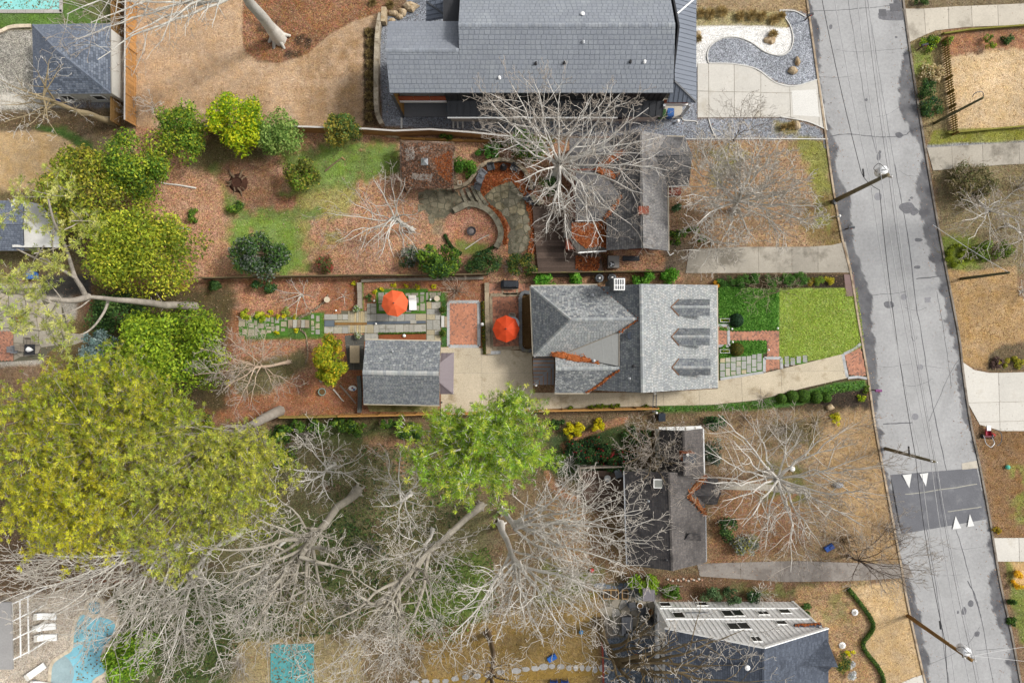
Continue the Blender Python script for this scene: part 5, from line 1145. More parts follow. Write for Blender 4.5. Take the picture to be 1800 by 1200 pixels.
shrub('vivid golden forsythia at the far south-east kerb', 1788, 1020, 10, 26, 1.2, ['E0A81E', 'ECB828', 'C88E1C', 'D8B030'], .09); shrub('dark hedge below the golden forsythia', 1780, 1080, 9, 40, 1.1, ['3E5A20', '4C6A26', '2F481C'], .08); shrub('yellowing shrub beside the east concrete steps', 1752, 932, 8, 10, .6, ['C09A2C', 'A8862A', '7A7A2C'], .08)
shrub('green shrub by the lower path of the pale-roofed house', 1190, 418, 17, 14, 1.3, MIDG + DKG, .1); shrub('spiky green yucca beside the brick porch', 1188, 363, 10, 10, .9, ['4A6A44', '5E7E54', '3A5636'], .1); shrub('low green shrub along the front path', 1218, 405, 14, 10, .8, MIDG, .09); shrub('green shrub clump lower down the front path', 1236, 420, 10, 8, .7, DKG + MIDG, .09)
shrub('fresh green strappy lily clump, west of two', 433, 551, 14, 11, .7, ['A8B02C', '8E9C26', 'C0BC3C', '6E8422'], .14); shrub('fresh green strappy lily clump, east of two', 456, 556, 11, 11, .7, ['94A428', '7E9424', 'B4B438'], .14)
shrub('pale green perennial beside the yellow daffodils', 503, 546, 9, 8, .5, ['9AAA4A', '86983C', 'B0B85C'], .08); shrub('dark mound in the pine straw by the stone wall', 648, 523, 8, 7, .6, DKG, .08)
shrub('olive shrub on the slope under the tan twiggy tree', 352, 742, 26, 18, 1.2, OLIVE + DKG, .11); shrub('yellow daffodil patch under the tan twiggy tree', 405, 675, 16, 10, .35, YEL[:3] + ['8A8A2A'], .07, n=350)
DAFF = ['daffodils by the west lily', 'daffodils west of the stone steps', 'daffodils touching the top pavers', 'daffodils at the stone steps', 'daffodils on the lower side of the steps', 'daffodils at the low corner of the pavers', 'yellow clump by the wall end', 'yellow clump by the umbrella bed corner', 'yellow clump at the umbrella grass edge', 'largest yellow clump behind the umbrella', 'yellow clump right of the largest one', 'flat yellow clump behind the lounger', 'yellow clump by the twisted shrub', 'yellow clump on the straw at the fence']
for (x, y, r), l in zip([(476, 549, 5), (488, 557, 5), (499, 556, 5), (519, 556, 5), (520, 580, 6), (486, 586, 5), (621, 498, 5), (657, 512, 6), (671, 508, 4), (692, 502, 6), (714, 502, 4), (733, 505, 6), (763, 503, 6), (470, 556, 5)], DAFF):
 shrub('small ' + l, x, y, r, r, .35, YEL[:3] + ['8E9A24'], .07, 'yellow spring clumps in the back garden', 110, 'flower_clump', cat='flowers')
def hedge(name, label, pts, wd, h, pal, dens=420):
 q = smooth_line([P(*p) for p in pts], 8); A = [np.array(v) for v in q]; out = []
 L = [np.linalg.norm(b - a) for a, b in zip(A, A[1:])]; n = int(sum(L) * dens * wd)
 pr = np.array(L) / sum(L); i = rng.choice(len(L), n, p=pr); t = rng.random((n, 1)); A = np.array(A); d = A[1:] - A[:-1]; d /= np.linalg.norm(d, axis=1, keepdims=True)
 an = rng.uniform(-.25, math.pi + .25, n); sd = np.stack([-d[i][:, 1], d[i][:, 0], np.zeros(n)], -1); rr = rng.uniform(.8, 1.08, (n, 1))
 nr = sd * np.cos(an)[:, None] + np.array([0, 0, 1]) * np.sin(an)[:, None]
 p = A[i] + (A[i + 1] - A[i]) * t + sd * np.cos(an)[:, None] * wd / 2 * rr + np.array([0, 0, 1]) * (np.clip(np.sin(an), -.2, 1)[:, None] * h * .55 * rr + h * .42)
 Vx, F = leaf_quads(p, nr + rng.normal(0, .4, (n, 3)), rng.uniform(.04, .09, n), .55)
 tt = thing(name, label, 'hedge', q[0]); part('inner_branches', MB().tube([v + V3((0, 0, h * .4)) for v in q], wd * .42, 7), MATS['dark_leaf_mass'], tt); part('crown', npmesh('crown', Vx, F, pick(pal, n, .3)), LEAF, tt)
hedge('curved_hedge', 'narrow serpentine box hedge winding along the tan lawn', [(1489, 1032), (1502, 1048), (1515, 1065), (1527, 1082), (1533, 1098), (1526, 1113), (1516, 1125), (1517, 1138), (1527, 1152), (1540, 1168), (1549, 1185), (1551, 1200), (1548, 1225)], .42, .5, ['4C6E24', '5E7E2C', '3A581C', '6E8C36'])
hedge('clipped_hedge', 'thin striped box hedge between the two brick terraces', [(850, 530), (852, 560), (852, 590), (855, 622)], .6, .5, ['5C6A20', '8A7A24', '7A4A20', '4A5E1E', '94941E'])
hedge('ring_hedge', 'low dark box edging round the south side of the leaf circle', [(782, 412), (788, 425), (797, 437), (812, 446)], .35, .4, ['3A5A24', '4A6A2C', '2C481C']); hedge('ring_hedge', 'low dark box edging on the south-east of the leaf circle', [(838, 446), (856, 441), (873, 430)], .35, .4, ['3A5A24', '4A6A2C', '2C481C'])
for x, y, l in [(1000, 717, 'single mounded grass below the driveway'), (1040, 716, 'first of the row of mounded grasses'), (1050, 715, 'second of the row of mounded grasses'), (1061, 715, 'third of the row of mounded grasses'), (1073, 715, 'fourth of the row of mounded grasses'), (1085, 714, 'fifth of the row of mounded grasses'), (1135, 716, 'last mounded grass by the gate post')]:
 shrub(l, x, y, 7.5, 5, .5, ['66781E', '7C8A22', '52661A'], .08, 'mounded grasses along the driveway fence', 260)
def grass_clump(label, cx, cy, rpx, pal, group, h=.8):
 n = 260; c = P(cx, cy); Rr = rpx / S; d = rng.normal(size=(n, 3)); d[:, 2] = np.abs(d[:, 2]) * 1.1; d /= np.linalg.norm(d, axis=1, keepdims=True)
 L = rng.uniform(.6, 1.1, (n, 1)); a = np.array(c) + d * .05; b = a + d * np.array([Rr, Rr, h]) * L; s = np.cross(d, [0, 0, 1.]); s /= np.linalg.norm(s, axis=1, keepdims=True) + 1e-9
 m = a * .4 + b * .6 + np.array([0, 0, .12]); Vx = np.stack([a, m - s * .022, b, m + s * .022], 1).reshape(-1, 3)
 o = link('ornamental_grass', npmesh('ornamental_grass', Vx, np.arange(n * 4).reshape(-1, 4), pick(pal, n, .25)), LEAF); o['label'] = label; o['category'] = 'grass plant'; o['group'] = group
STRAW = ['D0B478', 'C0A468', 'DEC690', 'A88E58', '96885A']
for x, y, r, l in [(1231, 25, 11, 'straw-coloured grass clump nearest the grey band roof'), (1248, 26, 12, 'straw grass clump, second from the band roof'), (1268, 22, 13, 'tallest straw grass clump in the upper row'), (1300, 30, 11, 'straw grass clump above the white gravel bend'), (1320, 29, 12, 'straw grass clump left of the gravel island'), (1338, 30, 11, 'straw grass clump at the upper island tip'), (1359, 36, 12, 'straw grass clump on the gravel island'), (1372, 30, 9, 'small straw clump at the island rim'), (1358, 62, 10, 'straw grass clump at the island foot'), (1227, 70, 7, 'small tan clump on the white gravel by the wall'), (1390, 222, 9, 'straw grass clump beside the lower boulder'), (1375, 225, 7, 'mossy grass clump beside the lower boulder')]:
 grass_clump(l, x, y, r, STRAW, 'straw grasses in the gravel yard')
for i in range(9):
 grass_clump(['tan grass clump nearest the slab seat', 'second tan grass clump of the wall bed', 'third tan grass clump of the wall bed', 'fourth tan grass clump of the wall bed', 'middle tan grass clump of the wall bed', 'sixth tan grass clump of the wall bed', 'seventh tan grass clump of the wall bed', 'tan grass clump close to the fence', 'last tan grass clump touching the fence'][i], 650 + (i % 2) * 2 - 1, 58 + i * 18.5, 9, ['A8925E', '8E7C50', 'BEA874', '7A6C48'], 'tan grasses in the bed beside the stone wall', .6)
for x, y, l in [(655, 6, 'tan grass clump in the leaf bed, west of two'), (686, 10, 'tan grass clump in the leaf bed, east of two')]: grass_clump(l, x, y, 9, ['A8925E', '8E7C50', 'BEA874'], 'tan grasses in the leaf bed', .6)
Gd = {'group': None}
bare_tree('bare_tree', 'huge pale leafless tree spreading across the grey modern roof and the old house', (972, 312), (984, 286, 6.2),
 [(852, 172, 13), (900, 150, 13.5), (940, 148, 13), (985, 158, 12), (1040, 172, 12), (1090, 165, 11), (1140, 190, 11), (1165, 240, 10.5), (1130, 270, 12), (1175, 300, 10), (1130, 340, 11), (1110, 395, 10), (1060, 425, 9), (1000, 440, 8), (960, 410, 8.5), (985, 380, 10), (1040, 360, 12), (905, 320, 8), (875, 215, 11), (930, 215, 14)], .5, 3, (9, 6, 4), spread=.72, limb=.36)
bare_tree('bare_tree', 'white-limbed leafless tree with drooping fan in the middle of the leafy yard', (724, 404), (690, 382, 5.2),
 [(575, 374, 9), (612, 350, 8), (600, 425, 8), (655, 308, 9), (690, 305, 9), (712, 312, 8), (735, 375, 7), (730, 425, 7), (693, 452, 7), (665, 455, 8), (640, 435, 8), (590, 425, 9), (710, 445, 6), (735, 445, 6)], .26, 3, (6, 4, 3), spread=.7, limb=.42, bark=mat('white_bark', hx('D2CFC6'), .9, .15, 1.2, .2, 12))
bare_tree('bare_tree', 'dense silvery leafless tree filling the front yard by the transformer pole', (1288, 372), (1296, 352, 2.6),
 [(1205, 292, 8), (1232, 262, 9), (1262, 250, 9), (1295, 243, 9.5), (1330, 250, 9.5), (1365, 262, 9.5), (1400, 290, 9), (1425, 325, 9), (1435, 362, 8.5), (1425, 395, 8), (1385, 415, 7.5), (1330, 425, 7.5), (1270, 420, 7), (1225, 395, 7), (1205, 345, 7.5), (1320, 300, 10), (1360, 340, 10)], .30, 3, (10, 7, 4), spread=.62, limb=.58, bow=.05, rmin=.024, bark=BARK_PALE, twig=mat('lichen_twigs', hx('C6BFB4', 1.1), .9, .15, 1, .2, 12))
bare_tree('bare_tree', 'smaller pale leafless tree hanging over the neighbouring driveway', (1252, 428), (1250, 422, 2.0), [(1208, 392, 5), (1200, 440, 5), (1228, 475, 4.5), (1262, 472, 4.5), (1300, 458, 5), (1310, 425, 5.5), (1280, 395, 6), (1240, 385, 6)], .14, 3, (8, 6, 4), limb=.6, rmin=.02, twig=MATS['lichen_twigs'])
bare_tree('bare_tree', 'fine brown leafless sapling at the modern driveway', (1290, 246), (1297, 235, 2), [(1262, 195, 6), (1285, 172, 6.5), (1315, 165, 7), (1345, 185, 6.5), (1360, 210, 6), (1340, 235, 5), (1310, 200, 7)], .08, 3, (7, 6, 4), limb=.6, bark=BARK_BROWN, twig=BARK_GREY, rmin=.012)
bare_tree('bare_tree', 'massive white beech trunk with flared roots in the leaf bed', (491, 68), (405, -50, 15), [(130, 70, 17), (172, 105, 17), (118, 25, 19), (225, 62, 17), (272, 55, 16), (205, 5, 18), (262, 20, 16), (60, -10, 19), (160, 40, 18)], .66, 3, (6, 4, 3), limb=.28, bow=.10, spread=.7, bark=mat('white_bark', hx('D2CFC6')))
bare_tree('bare_tree', 'brown-stemmed leafless tree beside the hip-roofed pool house', (198, 214), (76, 172, 9.5), [(0, 140, 12), (8, 215, 12), (45, 228, 11), (58, 118, 12), (92, 98, 11), (120, 180, 10), (102, 240, 10), (150, 205, 8), (0, 185, 12), (112, 112, 10), (75, 215, 11), (30, 160, 13)], .36, 3, (7, 5, 3), limb=.36, bark=mat('tan_bark', hx('A89878'), .9, .15, 1.2, .2, 12), twig=BARK_PALE)
bare_tree('bare_tree', 'tan twiggy leafless tree in the bark bed west of the garage', (508, 636), (448, 646, 4), [(358, 655, 7), (400, 592, 6), (432, 562, 5.5), (470, 580, 5), (492, 700, 4.5), (440, 712, 6), (350, 612, 7), (530, 680, 4), (410, 728, 6.5), (372, 640, 7.5), (390, 690, 7), (505, 600, 4), (335, 660, 6)], .2, 3, (9, 6, 4), limb=.45, bark=mat('pinkish_bark', hx('C4AE98'), .9, .15, 1.2, .2, 12), rmin=.016)
bare_tree('bare_tree', 'low pale maple with crooked limbs near the north fence of the lot', (532, 520), (531, 517, .7), [(482, 508, 2), (500, 545, 2), (520, 560, 1.8), (545, 545, 2), (558, 520, 2), (540, 490, 2.4), (510, 492, 2.4), (490, 530, 2)], .09, 3, (5, 4, 3), limb=.6, rmin=.014, bark=mat('white_bark', hx('D2CFC6')))
bare_tree('bare_tree', 'tiny pale sapling in the bark bed by the stone wall', (604, 522), (604, 520, .5), [(592, 512, 1.4), (588, 528, 1.2), (605, 538, 1.2), (622, 514, 1.4), (608, 506, 1.5), (618, 526, 1.2)], .05, 2, (4, 4), limb=.6, rmin=.012)
twiggy('contorted_shrub', 'contorted leafless hazel above the herringbone terrace', 802, 512, 36, 1.9, 26, mat('hazel_twig', hx('BBA794'), .9, .15, 1, .2, 9), lvl=2, kids=(5, 4), r=.035)
bare_tree('bare_tree', 'leafless sapling in the bark square between the two front lawns', (1366, 514), (1367, 511, 1.2), [(1302, 508, 3), (1345, 490, 3.6), (1380, 478, 3.8), (1405, 490, 3.4), (1420, 500, 3), (1312, 540, 2.6), (1330, 525, 3), (1400, 520, 3), (1362, 482, 4), (1320, 500, 3.2)], .07, 2, (5, 4), limb=.6, bark=BARK_BROWN, twig=TWIG_TAN, rmin=.010)
LICHEN = mat('lichen_twigs', hx('C6BFB4', 1.1), .9, .15, 1, .2, 12); GROVE = 'leafless trees of the wooded south yard'
def grove(label, *a, **k):
 a = list(a); a[3] *= .86; a[4] -= a[3] > .2; a[5] = (5, 4, 3) if k.pop('sparse', 0) else (8, 5, 4); k.setdefault('twig', LICHEN); k.setdefault('rmin', .017); k['limb'] = k.get('limb', .45) * 1.35; bare_tree('bare_tree', label, *a, group=GROVE, kink=.22, **k)
grove('giant leafless oak whose thick limb sweeps down to the teal pool cover', (628, 862), (528, 978, 19), [(448, 1105, 23), (470, 1160, 23), (500, 1100, 22), (545, 1065, 21), (580, 1085, 21), (352, 960, 22), (372, 1005, 23), (398, 1045, 23), (428, 1125, 23), (610, 965, 20), (640, 1010, 20), (480, 865, 19), (440, 900, 20), (520, 1140, 23), (565, 930, 19)], .54, 3, (8, 5, 4), limb=.40, bow=.10, bark=mat('oak_bark', hx('A9A294'), .9, .2, 1.2, .25, 12, bump=.3), twig=LICHEN)
grove('leaning leafless oak with its long stem reaching toward the bottom edge', (846, 888), (660, 1062, 19), [(560, 1110, 23), (590, 1160, 23), (620, 1180, 23), (655, 1200, 23), (700, 1190, 22), (610, 1030, 21), (720, 1110, 20), (760, 1040, 18), (680, 980, 19), (740, 980, 17), (690, 1140, 22), (640, 1110, 23)], .42, 3, (8, 5, 4), limb=.45, bow=.08, bark=mat('oak_bark', hx('A9A294')), twig=LICHEN)
grove('white-limbed leafless tree reaching over the deck of the brown-roofed house', (884, 898), (905, 930, 9), [(1128, 895, 15), (1140, 955, 15), (1118, 1005, 14), (1065, 858, 14), (1012, 850, 13), (1035, 1000, 14), (1092, 875, 15), (975, 862, 12), (1085, 930, 16), (1050, 960, 16), (990, 930, 14)], .40, 3, (9, 6, 4), limb=.42, spread=.68)
grove('white-limbed leafless tree spreading over the olive lawn', (880, 920), (905, 990, 11), [(1085, 1052, 17), (1060, 1102, 17), (1005, 1120, 17), (955, 1135, 16), (925, 1100, 17), (870, 1130, 16), (820, 1135, 16), (800, 1080, 15), (1040, 1020, 16), (965, 1060, 17), (850, 1060, 16), (1020, 1070, 18), (780, 1140, 15)], .42, 3, (9, 6, 4), limb=.42, spread=.68)
grove('pale forked tree between the bright pine and the oaks', (722, 868), (705, 880, 6), [(680, 795, 9), (705, 785, 9), (745, 828, 8), (668, 838, 9), (655, 890, 10), (765, 890, 8), (690, 940, 10), (735, 930, 9)], .24, 3, (7, 5, 4), limb=.45)
grove('slender pale tree below the green understorey shrubs', (588, 815), (570, 832, 6), [(520, 762, 9), (560, 742, 8), (600, 785, 8), (640, 798, 8), (535, 862, 10), (512, 845, 10), (585, 880, 9), (480, 820, 9), (630, 850, 8)], .2, 3, (7, 5, 4), limb=.45)
grove('pale tree in the shaded middle of the wood', (760, 930), (745, 965, 8), [(690, 930, 12), (780, 940, 11), (820, 990, 12), (760, 1040, 13), (700, 1020, 13), (660, 985, 12), (830, 940, 11), (800, 1020, 13)], .22, 3, (8, 6, 4), limb=.42)
grove('leafless tree fanning over the white pool terrace', (420, 868), (282, 968, 15), [(18, 1012, 21), (0, 1058, 21), (55, 1105, 20), (118, 1125, 20), (88, 982, 20), (150, 1102, 20), (180, 1160, 20), (238, 1122, 19), (30, 975, 21), (218, 1090, 19), (100, 1040, 21), (0, 985, 21), (60, 1040, 21)], .36, 3, (8, 5, 4), limb=.4, bow=.05, spread=.6)
grove('leafless tree by the conifer at the pool', (430, 930), (330, 1010, 14), [(215, 1130, 18), (240, 1165, 19), (280, 1200, 19), (330, 1170, 19), (372, 1120, 18), (395, 1180, 19), (265, 1080, 18), (340, 1100, 18), (410, 1060, 16), (300, 1150, 19)], .3, 3, (8, 5, 4), limb=.42, spread=.65)
grove('dark-stemmed tree rising from the olive lawn edge', (857, 1112), (867, 1210, 12), [(830, 1260, 16), (900, 1280, 16), (880, 1170, 13), (845, 1180, 13), (910, 1200, 14)], .36, 3, (5, 4, 3), limb=.4, bark=BARK_BROWN, twig=LICHEN)
grove('mossy brown tree with twin stems overhanging the white house', (1052, 1092), (1092, 1170, 10), [(1135, 1172, 13), (1290, 1168, 15), (1310, 1105, 14), (1172, 1118, 12), (1205, 1130, 13), (1345, 1195, 15), (1100, 1230, 14), (1255, 1120, 14), (1120, 1225, 15), (1200, 1190, 14), (1110, 1105, 10), (1160, 1090, 11)], .48, 3, (6, 4, 3), limb=.45, sparse=1, bark=mat('moss_brown_bark', hx('77684E'), .9, .2, 1.2, .25, 12), twig=LICHEN, spread=.65)
grove('small leafless tree at the bottom edge left of the stepping stones', (700, 1100), (690, 1130, 6), [(640, 1180, 11), (680, 1220, 11), (740, 1190, 10), (760, 1150, 9), (720, 1100, 9), (650, 1120, 10)], .16, 3, (8, 5, 4), limb=.5)
grove('leafless tree shading the dark shrubbery beside the bottom pool cover', (500, 950), (455, 1010, 10), [(400, 1080, 15), (430, 1110, 15), (480, 1080, 14), (380, 1030, 15), (500, 1030, 13), (420, 960, 13), (455, 1130, 15)], .22, 3, (8, 6, 4), limb=.42)
bare_tree('bare_tree', 'grand silver leafless tree spreading over the leafy front yard', (1350, 830), (1368, 842, 4.5), [(1240, 792, 10), (1262, 728, 10), (1330, 735, 10), (1395, 742, 11), (1460, 762, 11), (1525, 800, 11), (1560, 872, 12), (1520, 925, 12), (1475, 905, 12), (1445, 962, 12), (1400, 955, 12), (1345, 965, 11), (1305, 925, 10), (1228, 845, 9), (1290, 775, 10), (1500, 742, 11), (1560, 820, 12), (1270, 880, 9), (1390, 1005, 11)], .34, 3, (8, 5, 4), limb=.52, spread=.6, bark=BARK_PALE, bow=.05, kink=.1)
bare_tree('bare_tree', 'dark brown leafless tree whose twigs hang over the street', (1490, 976), (1510, 985, 2.5), [(1622, 942, 8), (1640, 1000, 8), (1602, 1035, 7.5), (1560, 1045, 7), (1535, 915, 7), (1575, 905, 7.5), (1620, 970, 8.5), (1480, 930, 6), (1500, 1030, 6), (1625, 1020, 8)], .16, 3, (9, 7, 4), limb=.5, spread=.6, bark=mat('dark_bark', hx('6A5A4E'), .9, .2, 1.2, .25, 12), rmin=.012)
bare_tree('bare_tree', 'brown twiggy tree pressed against the brown-roofed house', (1140, 792), (1145, 800, 2.5), [(1100, 755, 6.5), (1130, 740, 6), (1165, 750, 7), (1195, 780, 8), (1200, 820, 8), (1170, 850, 8), (1130, 845, 7.5), (1095, 815, 6.5), (1080, 785, 5), (1150, 790, 8)], .14, 3, (9, 7, 4), limb=.5, bark=mat('ochre_bark', hx('94815F'), .9, .2, 1.2, .25, 12), rmin=.013)
bare_tree('bare_tree', 'white-twigged tree at the east edge with a crooked arching limb', (1716, 352), (1740, 372, 4), [(1690, 388, 8), (1702, 420, 8), (1735, 440, 8.5), (1722, 335, 6), (1760, 345, 8), (1805, 352, 9), (1815, 320, 9), (1790, 420, 9), (1830, 400, 9), (1690, 350, 6)], .2, 3, (7, 5, 4), limb=.45)
bare_tree('bare_tree', 'second white-twigged tree cut by the east picture edge', (1770, 395), (1795, 410, 4), [(1765, 430, 8), (1800, 460, 8), (1840, 440, 9), (1850, 390, 9), (1790, 370, 7), (1755, 400, 7)], .16, 3, (7, 5, 4), limb=.45)
for x, y, r, h, n, l, c in [(1378, 752, 42, 1.8, 22, 'grey-brown thicket just south of the front driveway', BARK_GREY), (1310, 735, 34, 1.6, 16, 'brown thicket beside the green south border', BARK_BROWN), (1430, 745, 30, 1.6, 14, 'loose thicket by the yellow shrub', TWIG_TAN), (1690, 322, 48, 2.2, 26, 'brown bare thicket on the east bank', TWIG_TAN), (1796, 512, 26, 1.8, 12, 'white-twigged shrub at the east edge of the tan lawn', BARK_PALE), (1335, 1042, 28, 1.8, 16, 'white-twigged shrub beside the white wall', BARK_PALE), (775, 312, 30, 1.6, 14, 'grey bare shrub beside the stone pyramid roof', BARK_GREY), (905, 470, 26, 1.6, 14, 'grey bare shrub against the timber deck', BARK_GREY), (1340, 700, 26, 1.2, 12, 'grey bare shrub at the driveway edge', BARK_GREY), (1480, 950, 40, 2.0, 24, 'purplish thicket below the leafy front yard', BARK_BROWN), (1560, 930, 36, 1.8, 16, 'fine brown thicket next to the street', BARK_BROWN), (420, 1165, 46, 2.2, 24, 'grey thicket west of the teal pool cover', BARK_GREY), (330, 1120, 44, 2.2, 22, 'tangled thicket beside the conifer', BARK_GREY), (60, 985, 50, 2.2, 24, 'brown thicket above the pergola', BARK_BROWN), (510, 1010, 46, 2.4, 26, 'dark thicket under the giant oak', BARK_BROWN), (610, 1060, 40, 2.2, 20, 'grey thicket in the middle of the wood', BARK_GREY), (690, 1080, 40, 2.2, 18, 'pale thicket beside the mossy clearing', BARK_PALE), (830, 1180, 30, 2, 14, 'grey thicket by the dark-stemmed tree', BARK_GREY), (1000, 815, 30, 1.8, 18, 'grey thicket between the bright pine and the deck', BARK_PALE), (990, 850, 22, 1.6, 12, 'pale thicket beside the timber deck', BARK_PALE), (235, 200, 34, 2, 14, 'grey bare shrub beside the cedar fence', BARK_GREY), (270, 190, 26, 2, 10, 'thin bare shrub on the tan lawn edge', BARK_PALE), (540, 770, 34, 2.4, 16, 'grey thicket south of the rear fence', BARK_GREY), (1080, 1150, 24, 2, 12, 'pale thicket beside the slate-gravel terrace', BARK_PALE), (650, 960, 36, 2.2, 18, 'grey thicket behind the oak limb', BARK_GREY), (770, 1090, 34, 2, 16, 'pale thicket above the stepping stones', BARK_PALE), (160, 200, 40, 1.6, 18, 'brown thicket along the bed by the pool house', BARK_BROWN), (1790, 330, 30, 2, 16, 'grey thicket at the east picture edge', BARK_GREY)]:
 twiggy('bare_shrub', l, x, y, r, h, n, c, 'leafless thickets', lvl=2, kids=(6, 5), r=.03)
# ---- drives, walks and terraces
def tree_of(base, piece, polys, m, z, t=.15, pal=None, thick=.05):
 for q in polys:
  mb = MB(); mb.tint(t, random.choice(pal) if pal else None); mb.prism([P(x, y) + V3((0, 0, z + random.uniform(-.004, .004))) for x, y in q], thick); part(piece, mb, m, base)
def rect(x0, y0, x1, y1, j=0.0):
 r = lambda: random.uniform(-j, j)
 return [(x0 + r(), y0 + r()), (x1 + r(), y0 + r()), (x1 + r(), y1 + r()), (x0 + r(), y1 + r())]
slabs('modern_driveway', 'concrete_slab', [(1226,112),(1246,112.5),(1290,113.5),(1318,118),(1340,130),(1362,145),(1395,152),(1420,147),(1440,139),(1454,228),(1420,214),(1390,206),(1226,207)],
      [((1245,90),(1246,230)), ((1290,90),(1291,230)), ((1337,90),(1337,230)), ((1386,90),(1390,230)), ((1200,160),(1290,162)), ((1437,90),(1440,240))], CONC_WHITE, .05, .9, t=.05)
part('pebbled_panel', MB().prism([P(x, y) + V3((0, 0, .058)) for x, y in [(1391,160),(1434,158),(1440,206),(1394,203)]], .05), mat('white_pebbles', hx('E2E0DA'), .9, .05, .5, .3, 16), bpy.data.objects['modern_driveway'])
slabs('neighbour_driveway', 'concrete_slab', [(1212,438),(1300,434),(1420,434),(1462,431),(1486,425),(1498,479),(1205,480)], [((1332,400),(1334,500)), ((1391,400),(1392,500)), ((1437,400),(1438,500)), ((1260,400),(1258,500))], CONC_OLD, .05, .7, t=.08)
DRIVE = [(775,610),(860,612),(935,618),(937,690),(1150,690),(1262,683),(1262,669),(1345,655),(1420,637),(1481,622),(1489,664),(1420,680),(1330,703),(1250,711),(1150,713),(940,719),(775,726)]
slabs('driveway', 'concrete_slab', DRIVE, [((847,600),(847,655)), ((987,680),(987,730)), ((1043,680),(1043,730)), ((1104,680),(1104,730)), ((1166,680),(1166,730)), ((1229,680),(1229,730)), ((760,656),(935,655)), ((1301,640),(1306,720)), ((1371,630),(1376,720)), ((936,600),(938,740))], AGGREGATE, .05, .5, t=.05)
slabs('south_driveway', 'concrete_slab', [(1225,990),(1400,985),(1596,992),(1606,1014),(1500,1020),(1380,1022),(1230,1012)], [((1300,950),(1302,1050)), ((1370,950),(1372,1050)), ((1440,950),(1442,1050)), ((1510,950),(1512,1050))], mat('dull_concrete', hx('979089'), .9, .16, .5, .15, 7, wear=hx('77706A'), ws=.5, wt=.52), .04, .6, t=.1)
slabs('upper_driveway', 'concrete_slab', [(1586,16),(1622,16),(1680,12),(1755,9),(1900,2),(1900,40),(1780,45),(1700,48),(1645,54),(1625,62),(1598,75)], [((1622,0),(1628,70)), ((1666,0),(1668,70)), ((1707,0),(1709,70)), ((1753,0),(1755,70)), ((1800,0),(1802,70))], CONC, .05, .8, t=.1)
slabs('side_driveway', 'concrete_slab', [(1629,260),(1725,254),(1900,246),(1900,284),(1760,290),(1640,300)], [((1672,240),(1674,310)), ((1726,240),(1728,310)), ((1790,240),(1792,310))], CONC_OLD, .05, .7, t=.1)
slabs('wide_driveway', 'concrete_slab', [(1690,635),(1712,650),(1738,655),(1760,655),(1900,651),(1900,757),(1760,757),(1722,746),(1700,706)], [((1754,630),(1758,780)), ((1690,708),(1900,703)), ((1700,742),(1900,737)), ((1820,630),(1822,780))], CONC_WHITE, .05, .8, t=.05)
slabs('corner_driveway', 'concrete_slab', [(1745,945),(1900,944),(1900,978),(1820,986),(1752,986)], [((1790,930),(1792,1000))], CONC_WHITE, .05, .8, t=.06)
slabs('front_walk_slabs', 'concrete_slab', [(1240,848),(1275,846),(1345,850),(1420,858),(1420,868),(1345,862),(1275,860),(1240,862)], [((1275,840),(1276,870)), ((1310,840),(1310,870)), ((1350,840),(1350,870))], CONC_OLD, .03, .6, t=.1)
slabs('corner_walk', 'concrete_slab', [(1560,1210),(1605,1190),(1624,1184),(1632,1210),(1640,1260),(1540,1260)], [((1590,1180),(1600,1260))], CONC_WHITE, .04, .7, t=.05)
def edging(label, px, m, w_=.09, h=.1):
 pts = [P(x, y) for x, y in sm(px, 4)]; mb = MB()
 for a, b in zip(pts, pts[1:]): mb.beam(a + V3((0, 0, h / 2)), b + V3((0, 0, h / 2)), w_, h)
 struct('edging', mb, m)
EDG = mat('white_edging', hx('DAD8D2'), .8, .06, .5, .1, 7)
for px in ([(1245,111),(1243,95),(1252,78),(1275,66),(1300,67),(1322,76),(1345,92),(1372,98),(1388,89),(1394,70),(1388,44),(1370,20)], [(1246,112),(1290,113),(1330,122),(1362,145),(1395,152),(1440,139)], [(1370,19),(1396,20),(1415,30)], [(1372,206),(1400,210),(1425,216),(1454,229)], [(1200,245),(1300,244),(1455,245)], [(1245,208),(1250,225),(1258,243)], [(1200,209),(1202,212),(1224,214),(1224,220)]): edging('', px, EDG)
for x in (706, 797, 804, 813): struct('edging', MB().beam(P(x, 208) + V3((0, 0, .06)), P(x + (x > 797), 226) + V3((0, 0, .06)), .16, .12), EDG)
